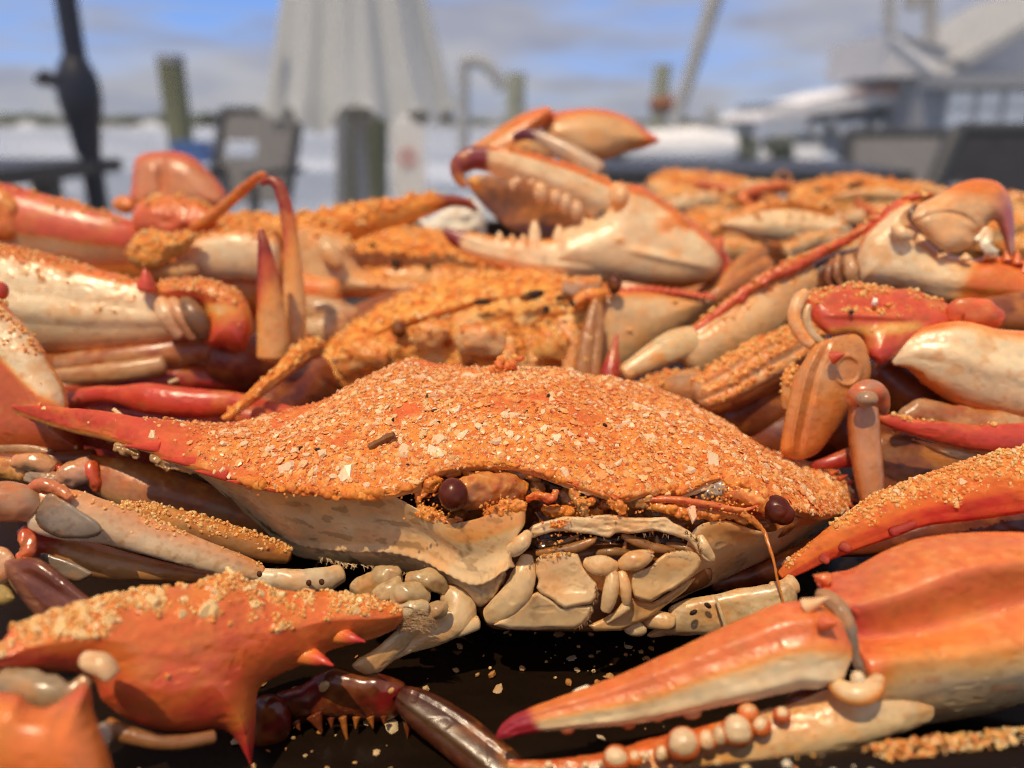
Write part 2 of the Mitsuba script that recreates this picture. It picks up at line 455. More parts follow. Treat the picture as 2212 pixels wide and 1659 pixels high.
# ================================================================ the crab in front
rng = np.random.default_rng(11)
K = thing('steamed_crab', 'largest crab, in front, facing the lens, its wide orange shell crusted with salt flakes', 'crab', 'steamed crabs heaped on the tray')
ST = [(25, 877, 26, 879, .150, .150), (80, 880, 75, 898, .147, .149), (143, 883, 140, 918, .144, .148), (250, 896, 217, 936, .141, .148), (333, 910, 296, 960, .138, .150),
      (400, 914, 378, 990, .135, .153), (483, 916, 448, 1014, .132, .157), (549, 906, 520, 1036, .130, .160), (592, 890, 575, 1049, .1285, .162), (672, 865, 660, 1057, .127, .165),
      (749, 835, 749, 1066, .125, .168), (802, 811, 830, 1063, .1245, .170), (875, 787, 890, 1052, .124, .171), (965, 800, 945, 1016, .1255, .172), (1049, 801, 1049, 1003, .127, .173),
      (1132, 802, 1145, 1013, .1265, .173), (1182, 804, 1215, 1036, .1255, .174), (1232, 809, 1265, 1051, .125, .174), (1286, 821, 1337, 1074, .1242, .175), (1330, 824, 1400, 1058, .1255, .175),
      (1394, 841, 1475, 1059, .1275, .176), (1454, 857, 1556, 1032, .1305, .177), (1507, 881, 1622, 1045, .1315, .178), (1574, 918, 1682, 1076, .133, .178), (1624, 950, 1730, 1104, .136, .177),
      (1687, 981, 1775, 1110, .142, .176), (1740, 998, 1810, 1108, .150, .174), (1800, 1021, 1833, 1094, .158, .173), (1838, 1044, 1846, 1070, .166, .172)]


def carapace_rows(ST, bulge, back=(0.012, 0.03), lip=0.0015):
    sil = np.array([(a[0], a[1], a[4] + (a[5] - a[4]) * 0.68) for a in ST])
    mar = np.array([(a[2], a[3], a[4]) for a in ST])
    rows = []
    n = len(ST)
    wv = np.sin(np.linspace(0, 1, n) * math.pi) ** 0.6
    for back_m, drop in ((back[1], 0.030), (back[1] * 0.85, 0.018), (back[0], 0.0062)):
        r = sil.copy()
        P = px(*sil.T) + np.array([0, 1, 0]) * (back_m * (0.15 + 0.85 * wv))[:, None] - np.array([0, 0, 1]) * (drop * (0.15 + 0.85 * wv))[:, None]
        rows.append(P)
    rows.append(px(*sil.T))
    for t in (0.2, 0.42, 0.64, 0.82, 0.94):
        P = px(*(sil * (1 - t) + mar * t).T)
        rows.append(P + np.array([0, 0, 1]) * (bulge * wv * 4 * t * (1 - t) * (0.6 + 0.8 * t))[:, None])
    rows.append(px(*mar.T))
    P = px(*mar.T)
    rows.append(P + AX_F * 0.0005 - AX_U * 0.0009)
    rows.append(P + AX_F * (0.0045 * (0.1 + 0.9 * wv))[:, None] - AX_U * 0.0009)
    return rows


def to_px(P):
    q = P - EYE
    d = q @ AX_F
    return np.stack([1106 + FX * (q @ AX_R) / d, 829.5 - FX * (q @ AX_U) / d, d], -1)


rows = [to_px(P) for P in carapace_rows(ST, 0.0042)]


def cw(u, v, V):
    bumps = (meshkit.fbm(V * 75, 3, 31) - 0.5) * 0.0030
    groove = -0.0009 * np.exp(-((meshkit.noise(V * 38, 8) - 0.5) / 0.05) ** 2)
    w = np.clip((u - 0.08) / 0.2, 0, 1) * np.clip((v - 0.36) / 0.1, 0, 1) * np.clip((0.87 - v) / 0.12, 0, 1)
    fine = 0.00045 * np.exp(-((V[:, 1] - .30) / 1) ** 2) * (meshkit.noise(V * 240, 6) - 0.5) * np.clip((u - 0.02) / 0.1, 0, 1)
    ridge = 0.0014 * np.exp(-(((u - 0.10) / 0.10) ** 2)) * np.exp(-((v - 0.74) / 0.05) ** 2)
    return (bumps + groove) * w + fine + ridge * 0


_P = np.array([px(*np.asarray(r).T) for r in rows])
_s = np.concatenate([[0], np.cumsum(np.linalg.norm(np.diff(_P, axis=0), axis=2).mean(1))])
VM = _s[9] / _s[-1]                          # where the front edge lies across the shell
car = net(rows, res=(2.0, 2.0), up=True, warp=cw, stops=[(0, (0.72, 0.48, 0.22)), (0.5, (0.70, 0.27, 0.075)), (0.75, CORAL), (1, (0.60, 0.085, 0.065))],
          Rrow=[.75] * 8 + [.8, .7, .12, .1], R=lambda u, v, V: 0.2 * sm(0.30, 0.08, u) + 0.12 * sm(0.75, 0.95, u),
          dust=1.15, dust_at=(-0.45, 0.2), grain=0.00055, gf=1500,
          maskfn=lambda u, v, V: np.clip(0.12 + 0.88 * sm(0.12, 0.34, u + 0.12 * (nz(V, 90, 3, 5) - 0.5)), 0, 1) * (1 - 0.15 * sm(VM - .06, VM - .02, v) - .75 * sm(VM - .002, VM + .008, v)) * (0.30 + 0.70 * sm(0.38, 0.52, nz(V, 85, 4, 44))), spots=0.1)
# spines along its front edge, left, and the small teeth at the right end
spl = None
for (x0, y0, d0, w, x1, y1, d1) in [(352, 962, .1375, 13, 281, 954, .1385), (432, 994, .1345, 14, 362, 981, .136), (498, 1022, .132, 13, 436, 1008, .1335), (560, 1040, .130, 12, 505, 1029, .131),
                                    (618, 1052, .1285, 9, 575, 1048, .129)]:
    s_ = cone(x0 - 6, y0 + 5, d0 - .0006, w, x1 - 16, y1 + 9, d1 - .0004, t=0.7, stops=PINK, base=0.95, rn=0.1, res=1.5, smear=0)
    spl = s_ if spl is None else spl + s_
for (x, y, a, L, d) in [(1800, 1024, 35, 16, .158), (1817, 1034, 30, 17, .160), (1831, 1045, 22, 18, .162), (1841, 1057, 12, 18, .164), (1845, 1068, 2, 18, .163), (1843, 1080, -10, 17, .161), (1836, 1091, -22, 16, .158), (1826, 1101, -35, 15, .155), (1812, 1108, -45, 13, .152)]:
    s_ = cone(x - 6, y, d, 6, x + L * math.cos(math.radians(a)), y - L * math.sin(math.radians(a)), d, stops=PINK, base=0.8, res=1.5)
    spl = spl + s_
car = car + spl
put(K + '__carapace', car, 'mat_dry')
gr = scatter(rng, car, 36000, 0.00020, 0.00078, flat=(0.4, 0.9), sink=.22, pal=[(0.78, 0.34, 0.11), (0.74, 0.27, 0.08), (0.82, 0.44, 0.17), (0.62, 0.17, 0.06), (0.78, 0.38, 0.13), (0.84, 0.50, 0.22)])
put(K + '__carapace__seasoning', gr, 'mat_crumb', smooth=False, kind='stuff')
gr = scatter(rng, car, 4600, 0.0005, 0.0019, flat=(0.18, 0.4), sink=.1, pal=[(0.86, 0.53, 0.22), (0.84, 0.44, 0.16), (0.88, 0.64, 0.36), (0.82, 0.37, 0.12), (0.84, 0.42, 0.15)])
put(K + '__carapace__seasoning', gr, 'mat_salt', smooth=False, kind='stuff')


def flakes_on(key, m, n, lo, hi, col=(0.85, 0.55, 0.30), where=None):
    V, F = m.V, m.F
    w = m.D if where is None else where
    a = np.linalg.norm(np.cross(V[F[:, 1]] - V[F[:, 0]], V[F[:, 2]] - V[F[:, 0]]), axis=1) * w[F].mean(1)
    N = vnorm(V, F)
    seen = ((V - EYE) * N).sum(1)[F].mean(1) < 0
    a = a * seen
    for f in rng.choice(len(F), n, p=a / a.sum(), replace=False):
        put(key + '__salt_flake', flake(rng, V[F[f]].mean(0), N[F[f]].mean(0) + rng.normal(0, 0.18, 3), lo + (hi - lo) * rng.random() ** 2.5, rng.uniform(0.00025, 0.0005), col), 'mat_salt', smooth=False)


flakes_on(K + '__carapace', car, 230, 0.0012, 0.0038)
for (x, y, sz) in [(617, 1010, .0042), (745, 1023, .0040), (1535, 997, .0055), (1330, 1000, .0030), (1200, 950, .0034), (1175, 930, .0032), (935, 975, .0032), (985, 888, .0034)]:
    tr = np.argmin(((to_px(car.V)[:, :2] - [x, y]) ** 2).sum(1) + 1e6 * (((car.V - EYE) * vnorm(car.V, car.F)).sum(1) > 0))
    put(K + '__carapace__salt_flake', flake(rng, car.V[tr], vnorm(car.V, car.F)[tr] + np.array([0, -0.4, 0]), sz, 0.0006, (0.88, 0.64, 0.38)), 'mat_salt', smooth=False)


def on_car(x, y):
    q = to_px(car.V)
    n = vnorm(car.V, car.F)
    i = np.argmin(((q[:, :2] - [x, y]) ** 2).sum(1) + 1e6 * (((car.V - EYE) * n).sum(1) > 0))
    return car.V[i], n[i], q[i, 2]


# a brown twig-like clove bit and black specks
_, _, dq = on_car(825, 955)
m = limb([(799, 965, dq - .0008, 7), (822, 953, dq - .0008, 8), (852, 940, dq - .0010, 8.5)], t=1, n=1.6, res=1.5, caps=(.2, .1), stops=[(0, (.30, .14, .06)), (1, (.16, .07, .03))], base=.4, rn=.8, spots=0, lump=.0003, lf=600)
put(K + '__carapace__spice_stick', m, 'mat_dry', label='brown twig-like spice stick on the orange shell')
for (x, y, r, a) in [(650, 968, 6, 40), (686, 971, 7, 0), (632, 985, 5, 10), (938, 887, 7, 20), (848, 908, 6, 70), (922, 857, 6, 80), (1184, 855, 6, 60), (1025, 883, 3, 0), (1101, 892, 6, 0), (948, 911, 4, 0), (1137, 888, 4, 30), (880, 1003, 4, 0), (1307, 918, 6, 150), (1208, 889, 3, 0), (774, 921, 3, 0)]:
    _, _, dq = on_car(x, y)
    put(K + '__carapace__speck', ball(x, y, dq - .0004, r, r * .55, t=.6, ang=a, detail=ICO, stops=[(0, (.06, .03, .015)), (1, (.1, .045, .02))], rn=.8, spots=0), 'mat_dry')
# crumb lump on the crest
cl = None
for i in range(46):
    a, b = rng.normal(0, 15), rng.normal(0, 9)
    s_ = ball(1086 + a, 788 + b, .157 + rng.normal(0, .0008), rng.uniform(5, 11), rng.uniform(4, 10), t=.9, ang=rng.uniform(0, 180), detail=ICO, stops=[(0, YELLOW), (.5, (0.76, 0.3, 0.09)), (1, CORAL)], base=rng.uniform(.1, .9), spots=0)
    cl = s_ if cl is None else cl + s_
put(K + '__carapace__crumb_lump', cl, 'mat_crumb', smooth=False, label='clump of orange crumbs on the crest of the shell')

# ---- the pale underside below the shell's edge, left and right of the mouth
FACE = [(0, (0.74, 0.59, 0.39)), (0.3, (0.72, 0.44, 0.19)), (0.6, ORANGE), (1, CORAL)]
LF = [((305, 962), (360, 985), .1385, .1405), ((380, 993), (433, 1028), .1365, .143), ((450, 1018), (483, 1068), .1335, .144), ((520, 1040), (533, 1111), .1318, .1445), ((575, 1053), (587, 1158), .130, .1445),
      ((660, 1060), (648, 1201), .1285, .143), ((749, 1068), (749, 1219), .1265, .140), ((830, 1067), (849, 1229), .1258, .137), ((902, 1100), (932, 1250), .125, .134), ((938, 1121), (965, 1270), .1243, .131),
      ((975, 1132), (1003, 1293), .1235, .129), ((1032, 1121), (1033, 1309), .1222, .1275), ((1082, 1101), (1062, 1296), .1216, .1255), ((1131, 1089), (1086, 1262), .1213, .1245), ((1136, 1090), (1090, 1262), .1235, .1265), ((1132, 1095), (1086, 1262), .129, .131)]
top = np.array([(a[0][0], a[0][1], a[2]) for a in LF])
bot = np.array([(a[1][0], a[1][1], a[3]) for a in LF])
top0 = top + np.array([0, 0, .006])
rr = [top0 + np.array([0, 2, 0]), top + np.array([0, -1.5, .0009]), top]
for t, out in ((.2, .0010), (.42, .0020), (.58, .0026), (.72, .0026), (.87, .0017)):
    q = top * (1 - t) + bot * t
    k = np.linspace(0, 1, len(q))
    q[:, 2] -= out * np.clip(k * 4, 0.2, 1)
    q[:, 0] += np.where(k > .75, np.minimum((k - .75) / .1, 1) * 14 * math.sin(math.pi * min(t * 1.25, 1)), 0)
    rr.append(q)
rr += [bot, bot + np.array([0, -2, .005]), bot + np.array([0, -12, .016])]


def fw(u, v, V):
    line = 0.44 + 0.035 * np.sin(u * 5 + 1)
    rid = 0.0008 * np.exp(-((v - line) / 0.016) ** 2) * sm(0.30, 0.5, u) - 0.0007 * np.exp(-((v - line - 0.035) / 0.018) ** 2) * sm(0.25, 0.5, u)
    bead = 0.00008 * np.exp(-((v - line) / 0.012) ** 2) * np.sin(u * 340)
    return rid + bead + (nz(V, 70, 3, 3) - 0.5) * 0.0008 - 0.0012 * np.exp(-((v - line + 0.09) / 0.06) ** 2) * sm(0.5, 0.75, u)


face = net(rr, res=(2.0, 2.0), warp=fw, stops=FACE, R=lambda u, v, V: 0.06 + 0.2 * sm(0.30, 0.235, v + 0.03 * (nz(V, 300, 2, 9) - .5)) * sm(.75, .6, u) + 0.25 * sm(0.18, 0.02, u) + 0.35 * sm(.26, .235, v) * sm(.7, .8, u), rn=.14, spots=0.0, stain=.9, tint=.05, seed=50, tipfn=lambda u, v, V: (.55 * sm(.42, .62, nz(V * [1, 1, 2], 200, 4, 71)) * np.clip(sm(.42, .12, u) * sm(.45, .75, v) + sm(.9, 1.0, v) * .6 * sm(.6, .4, u), 0, 1) + .45 * sm(.60, .66, nz(V * [1, 1, 1.6], 330, 4, 72)) * sm(.42, .52, nz(V, 70, 2, 73)) * sm(.3, .4, u) * sm(.95, .85, v), (.24, .14, .06)))
put(K + '__underside', face, 'mat_shell', label='cream underside with brown stains left of the mouth')
LF2 = [((1488, 1160), (1450, 1302), .1255, .1325), ((1520, 1132), (1509, 1274), .126, .134), ((1575, 1130), (1560, 1251), .1272, .137), ((1625, 1146), (1609, 1229), .130, .140), ((1668, 1150), (1660, 1208), .133, .144),
       ((1722, 1121), (1709, 1184), .138, .148), ((1776, 1112), (1760, 1149), .144, .153), ((1816, 1107), (1813, 1112), .150, .153)]
top = np.array([(a[0][0], a[0][1], a[2]) for a in LF2])
bot = np.array([(a[1][0], a[1][1], a[3]) for a in LF2])
rr = [top + np.array([0, 2, .006]), top + np.array([0, -1.5, .0009]), top]
for t, out in ((.2, .0014), (.45, .0026), (.7, .0024), (.87, .0014)):
    q = top * (1 - t) + bot * t
    q[:, 2] -= out * np.linspace(1, .2, len(q))
    rr.append(q)
rr += [bot, bot + np.array([0, -2, .005]), bot + np.array([0, -10, .016])]
face2 = net(rr, res=(2.0, 2.0), warp=lambda u, v, V: (nz(V, 80, 3, 3) - .5) * .0009, stops=FACE,
            R=lambda u, v, V: 0.05 + 0.3 * sm(.30, .22, v) * sm(.05, .13, u) * sm(.40, .34, u) + .45 * sm(.3, .24, v) * sm(.5, .7, u), rn=.12, spots=0.05, stain=.35, tint=.05, seed=60)
put(K + '__underside', face2, 'mat_shell', label='cream underside with an orange rim under the right eye')

# ---- dark backing behind the eyes and mouth, brow rim, mouth bar
HOL = [(0, (.55, .26, .09)), (.35, (.36, .15, .05)), (.65, (.13, .05, .02)), (1, (.6, .22, .04))]  # mottled browns, with the dark of the recess put in
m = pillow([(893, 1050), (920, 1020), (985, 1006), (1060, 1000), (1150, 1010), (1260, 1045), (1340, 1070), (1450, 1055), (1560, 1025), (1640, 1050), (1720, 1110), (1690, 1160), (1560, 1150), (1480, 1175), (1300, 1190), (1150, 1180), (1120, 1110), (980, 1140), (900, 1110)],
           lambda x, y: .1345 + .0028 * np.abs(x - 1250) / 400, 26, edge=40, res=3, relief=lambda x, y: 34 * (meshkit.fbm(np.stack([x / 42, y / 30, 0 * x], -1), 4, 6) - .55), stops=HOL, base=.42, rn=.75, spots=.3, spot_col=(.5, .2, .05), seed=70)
put(K + '__face_hollow', m, 'mat_wet', label='dark brown backing between shell edge and mouth, recess shade put into its colour')
m = pillow([(1148, 1137), (1193, 1122), (1231, 1116), (1268, 1117), (1313, 1111), (1356, 1117), (1400, 1119), (1438, 1117), (1452, 1126), (1478, 1140), (1506, 1160), (1518, 1185), (1543, 1200), (1540, 1214), (1512, 1200), (1486, 1168), (1450, 1155), (1418, 1147), (1368, 1154), (1333, 1150), (1311, 1162), (1266, 1152), (1193, 1148), (1166, 1158), (1148, 1164)],
           .1248, 8, edge=7, res=2, relief=lambda x, y: 7 * (meshkit.fbm(np.stack([x / 26, y / 10, 0 * x], -1), 3, 6) - .5) - 6 * np.exp(-(((x - 1312) / 10) ** 2 + ((y - 1134) / 7) ** 2)), stops=FACE, base=.03, rn=.15, spots=.25, lump=.0002, lf=500, seed=71)
put(K + '__mouth_bar', m, 'mat_shell', label='cream bar above the mouth')
m = pillow([(1150, 1160), (1200, 1148), (1300, 1156), (1400, 1150), (1480, 1165), (1505, 1195), (1490, 1230), (1300, 1260), (1170, 1240), (1140, 1200)], .1325, 14, res=3, stops=[(0, (.1, .04, .015)), (1, (.03, .01, .006))], base=.5, rn=.8, spots=0, relief=lambda x, y: 20 * (meshkit.fbm(np.stack([x / 30, y / 16, 0 * x], -1), 3, 6) - .5), seed=72)  # near-black pillow, the dark of the open mouth put into its colour
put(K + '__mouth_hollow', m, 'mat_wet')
for (pts) in [[(1160, 1194, .1270, 8), (1225, 1188, .1260, 13), (1275, 1170, .1255, 9), (1288, 1160, .1255, 3)], [(1345, 1156, .1262, 7), (1385, 1174, .1258, 11), (1425, 1186, .1256, 11), (1456, 1190, .1258, 6)], [(1290, 1196, .127, 8), (1325, 1192, .1265, 10), (1360, 1196, .127, 7)], [(1440, 1176, .127, 6), (1480, 1184, .126, 9), (1498, 1196, .1255, 6)], [(1180, 1178, .128, 4), (1215, 1172, .1275, 6), (1250, 1156, .1275, 3)], [(1330, 1200, .127, 5), (1350, 1180, .127, 5), (1352, 1165, .127, 3)]]:
    put(K + '__mouth_blade', limb(pts, t=.8, res=2, stops=[(0, (.42, .25, .10)), (1, (.16, .06, .02))], base=.4, rn=.6, spots=.2, seed=int(pts[0][0])), 'mat_shell')
for (x, y, r) in [(1419, 1165, 9), (1400, 1172, 5)]:
    put(K + '__mouth_blade', cone(x, y + 8, .1272, r, x, y - 9, .127, stops=[(0, (.42, .25, .10)), (1, (.16, .06, .02))], base=.3), 'mat_shell')
# mouth plates
PL = [(0, (0.73, 0.58, 0.38)), (.4, (.62, .42, .22)), (1, (.5, .28, .13))]
dish = lambda cx, cy, rx, ry, k: (lambda x, y: -k * np.exp(-(((x - cx) / rx) ** 2 + ((y - cy) / ry) ** 2)))
grow = lambda p, k: list(Polygon(p).buffer(k).exterior.coords)[:-1]
kw = dict(res=1.8, stops=PL, stain=.5, spots=0, tint=.04, rn=.28, lump=.00018, lf=260)
m = pillow(grow([(1161, 1209), (1170, 1202), (1188, 1199), (1213, 1195), (1246, 1200), (1251, 1210), (1256, 1222), (1266, 1237), (1286, 1260), (1289, 1276), (1285, 1291), (1276, 1301), (1248, 1305), (1221, 1311), (1205, 1302), (1191, 1291), (1170, 1280), (1161, 1270), (1164, 1256), (1158, 1240), (1157, 1225)], 2.5),
           lambda x, y: .1226 - .00001 * (y - 1250), 11, edge=9, relief=dish(1225, 1262, 42, 32, 9), base=.12, seed=80, **kw)
put(K + '__mouth_plate', m, 'mat_shell')
m = pillow(grow([(1161, 1281), (1172, 1287), (1193, 1298), (1218, 1314), (1248, 1310), (1277, 1310), (1280, 1320), (1271, 1332), (1258, 1348), (1240, 1356), (1156, 1358), (1100, 1357), (1068, 1350), (1100, 1330), (1131, 1308), (1150, 1286)], 2.5), lambda x, y: .1230 + .00002 * (y - 1310), 12, edge=10, base=.1, seed=81, **kw)
put(K + '__mouth_plate', m, 'mat_shell')
m = pillow(grow([(1366, 1242), (1385, 1233), (1406, 1226), (1421, 1210), (1436, 1197), (1455, 1191), (1476, 1190), (1494, 1193), (1506, 1199), (1513, 1211), (1508, 1227), (1497, 1240), (1481, 1252), (1451, 1272), (1430, 1284), (1406, 1299), (1388, 1295), (1372, 1289), (1366, 1270)], 2.5),
           lambda x, y: .1228 + .000012 * (x - 1370), 11, edge=9, relief=dish(1430, 1250, 46, 26, 8), base=.2, seed=82, **kw)
put(K + '__mouth_plate', m, 'mat_shell')
m = pillow(grow([(1311, 1335), (1340, 1317), (1366, 1296), (1388, 1300), (1406, 1304), (1440, 1286), (1484, 1256), (1500, 1250), (1480, 1275), (1442, 1303), (1400, 1335), (1340, 1359), (1285, 1361), (1275, 1352)], 2.5), lambda x, y: .1238 + .000014 * (x - 1300), 11, edge=10, base=.4, seed=83, **kw)
put(K + '__mouth_plate', m, 'mat_shell')
for pts in [[(1268, 1216, .1225, 12), (1295, 1221, .1216, 22), (1328, 1222, .1222, 12)], [(1342, 1220, .1222, 12), (1368, 1211, .1216, 21), (1404, 1199, .1224, 11)],
            [(1323, 1240, .1217, 14), (1319, 1278, .1211, 17), (1309, 1316, .1216, 12)], [(1343, 1238, .1218, 10), (1350, 1270, .1212, 13), (1353, 1302, .1216, 9)], [(1352, 1310, .1220, 11), (1333, 1327, .1222, 8), (1312, 1344, .1228, 3)]]:
    put(K + '__mouth_palp', limb(pts, t=.85, res=1.6, stops=PL, base=.08, rn=.25, spots=.12, spot_col=(.55, .2, .05), tint=.04, caps=(.6, .6), seed=int(pts[1][0])), 'mat_shell')
m = limb([(1137, 1204, .1238, 14), (1133, 1240, .1228, 26), (1114, 1285, .1228, 30), (1083, 1316, .1240, 28), (1058, 1330, .1255, 20)], t=.7, prof=[(0, 1), (60, .95), (90, .9), (120, 1), (180, 1.05), (270, 1)], res=1.8, stops=PL, base=.15, rn=.25, spots=0, caps=(.5, .7), seed=84)
put(K + '__mouth_plate', m, 'mat_shell')
put(K + '__cheek_knob', limb([(1108, 1188, .1218, 16), (1128, 1172, .1205, 17), (1140, 1154, .121, 11)], t=.8, res=1.8, stops=FACE, base=.02, rn=.12, spots=.1, caps=(.8, .8)), 'mat_shell')
put(K + '__cheek_knob', limb([(1512, 1163, .1245, 10), (1522, 1182, .124, 12), (1536, 1204, .1245, 9)], t=.8, res=1.8, stops=FACE, base=.02, rn=.12, spots=.1, caps=(.8, .8)), 'mat_shell')
# belly behind and below the mouth plates
m = pillow([(965, 1268), (1003, 1292), (1030, 1318), (1048, 1345), (1075, 1360), (1200, 1364), (1342, 1362), (1398, 1340), (1450, 1300), (1530, 1262), (1500, 1190), (1140, 1190), (1000, 1230)], lambda x, y: .1292 + .000008 * np.abs(x - 1200), 26, edge=28, back=2.5, res=4, stops=[(0, (.34, .19, .09)), (1, (.14, .055, .025))], base=.55, rn=.6, spots=.3, seed=85)  # darkened so the gaps between the plates read as shade
put(K + '__belly', m, 'mat_shell')
# brow rim under the shell edge over the mouth
m = limb([(1195, 1031, .1272, 6), (1220, 1041, .1267, 11), (1266, 1056, .1262, 13), (1300, 1056, .126, 9), (1336, 1079, .1252, 6), (1368, 1068, .126, 8), (1400, 1065, .1266, 11), (1460, 1066, .1282, 11), (1510, 1057, .130, 8), (1555, 1038, .1318, 5)], t=.6, n=2.6, wave=.15, res=1.6, stops=FACE, base=.04, rn=.2, spots=.1)
put(K + '__brow_rim', m, 'mat_shell')

# ---- fine brown hairs along the mouth
br = None
for line, n, dl, dd in (([(1160, 1152), (1200, 1148), (1266, 1154), (1311, 1162), (1368, 1156), (1418, 1149), (1480, 1165)], 14, 9, .1243), ([(1157, 1225), (1162, 1208), (1188, 1199), (1246, 1199)], 24, -7, .1220), ([(1288, 1262), (1292, 1282), (1280, 1304)], 22, 8, .1218), ([(1276, 1312), (1272, 1335), (1250, 1354)], 26, 9, .1222), ([(1130, 1240), (1150, 1215)], 14, 8, .1222), ([(1480, 1150), (1506, 1170), (1512, 1196)], 24, -9, .1238), ([(1436, 1196), (1476, 1189), (1503, 1198)], 14, -7, .1222)):
    line = np.array(line, float)
    for i in range(n):
        t_ = rng.random() * (len(line) - 1)
        a_ = line[int(t_)] * (1 - t_ % 1) + line[int(t_) + 1] * (t_ % 1)
        s_ = limb([(a_[0], a_[1], dd, .9), (a_[0] + rng.normal(0, 4), a_[1] + dl * rng.uniform(.5, 1.2), dd - .0004, .35)], t=1, res=4, stops=[(0, (.34, .2, .09)), (1, (.14, .07, .03))], base=rng.random(), spots=0, smear=0, micro=0)
        br = s_ if br is None else br + s_
put(K + '__bristles', br, 'mat_shell', kind='stuff')

# ---- eyes
EYEC = [(0, (.15, .032, .015)), (1, (.06, .014, .008))]
put(K + '__eye', ball(979, 1068, .1215, 32, 36, t=.95, stops=EYEC, base=.3, rn=.5, spots=0, tint=.03, ang=12), 'mat_eye', label='dark red eye left of the mouth')
put(K + '__eye__stalk', limb([(996, 1066, .1235, 32), (1030, 1063, .1245, 38), (1075, 1058, .126, 36), (1120, 1062, .128, 26)], t=.8, res=2, wave=.14, stops=[(0, (.50, .24, .09)), (.5, (.30, .11, .04)), (1, (.2, .1, .06))], base=.4, rn=.7, dust=.8, spots=.2, lump=.0005, lf=380, grain=.0005), 'mat_wet')
put(K + '__eye', limb([(1664, 1092, .1298, 27), (1682, 1104, .1290, 30), (1692, 1111, .1288, 24)], t=1, res=1.6, stops=EYEC, base=.3, rn=.5, spots=0, tint=.03, caps=(.5, 1)), 'mat_eye', label='dark glossy eye at the end of its seasoned stalk')
put(K + '__eye__stalk', limb([(1515, 1062, .134, 24), (1560, 1068, .1325, 33), (1610, 1075, .131, 36), (1650, 1090, .1302, 31), (1668, 1096, .130, 26)], t=.85, res=2, wave=.12, stops=[(0, (.52, .3, .14)), (.5, (.45, .13, .03)), (1, (.36, .06, .025))], redfn=lambda R, s, t: .2 + .7 * s, rn=.5, dust=1.1, spots=.2, lump=.0004, lf=380, grain=.0006), 'mat_wet')
put(K + '__eye_socket_lump', limb([(1500, 1082, .1318, 10), (1540, 1060, .1312, 17), (1590, 1052, .1315, 20), (1606, 1080, .131, 18)], t=.8, res=2, wave=.2, stops=[(0, (.42, .36, .32)), (1, (.2, .12, .06))], base=.35, rn=.8, spots=.2, lump=.0003, lf=500), 'mat_wet')
# feelers and lumps between the eyes
for (pts, c) in [([(1140, 1080, .1262, 6), (1165, 1072, .1255, 9), (1190, 1078, .1252, 9), (1200, 1062, .1256, 7)], .95), ([(1236, 1052, .1262, 6), (1243, 1075, .1255, 10), (1258, 1095, .1252, 13), (1262, 1112, .1254, 9)], .35), ([(1268, 1088, .1262, 7), (1282, 1085, .1258, 8)], .5),
                 ([(1318, 1082, .1245, 8), (1335, 1090, .1242, 11), (1346, 1108, .1242, 9)], .55), ([(1352, 1076, .1275, 17), (1380, 1082, .1268, 18), (1398, 1092, .1265, 10)], .1), ([(1216, 1062, .130, 12), (1230, 1090, .130, 18), (1226, 1110, .130, 12)], .2),
                 ([(1280, 1072, .1305, 16), (1296, 1086, .1302, 16)], .2), ([(1390, 1096, .129, 14), (1420, 1102, .1285, 16), (1432, 1092, .129, 10)], .15), ([(1150, 1040, .130, 12), (1162, 1058, .1295, 14), (1168, 1080, .130, 9)], .15), ([(1085, 1030, .1285, 14), (1130, 1022, .129, 16), (1165, 1036, .1295, 8)], .12)]:
    wet = c < .3
    m = limb(pts, t=.9, res=1.6, wave=.22, stops=[(0, (.16, .11, .07)), (.2, (.36, .22, .10)), (.5, (.78, .33, .07)), (1, (.55, .06, .03))], base=c, rn=.35, dust=0 if wet else .7, lump=.0004, lf=600, spots=.2, grain=.0006, seed=int(pts[0][0]))
    put(K + '__mouth_feeler', m, 'mat_wet')
m = limb([(1388, 1080, .1262, 6), (1430, 1079, .1255, 7), (1481, 1083, .1250, 7.5), (1540, 1092, .1252, 7.5), (1601, 1103, .1262, 6), (1625, 1098, .127, 3), (1636, 1093, .1275, 1.5)], t=1, res=1.6, stops=PINK, base=.62, rn=.3, dust=.5, wave=.08, spots=.1)
put(K + '__antenna', m, 'mat_shell')
m = limb([(1602, 1108, .1262, 7), (1622, 1122, .1262, 8), (1640, 1137, .1262, 6), (1650, 1148, .126, 4.5), (1663, 1185, .1245, 3.6), (1672, 1215, .124, 3), (1680, 1255, .1235, 2.6), (1688, 1285, .123, 2.4), (1693, 1308, .123, 2)], t=.8, res=1.3, wave=.2, stops=[(0, (.66, .30, .06)), (1, (.5, .16, .03))], base=.4, rn=.4, spots=0)
put(K + '__antenna', m, 'mat_shell', label='thin amber feeler hanging below the right eye')
put(K + '__salt_flake', flake(rng, px(1498, 1107, .1245), -AX_F + .5 * AX_U, .0038, .00035, (.82, .46, .25)), 'mat_salt', smooth=False)
put(K + '__salt_flake', flake(rng, px(1446, 1066, .1262), -AX_F + 1.2 * AX_U, .0026, .0006, (.80, .46, .2)), 'mat_salt', smooth=False)
put(K + '__salt_flake', flake(rng, px(1400, 1070, .1260), -AX_F + 1.2 * AX_U, .0030, .0006, (.78, .42, .14)), 'mat_salt', smooth=False)
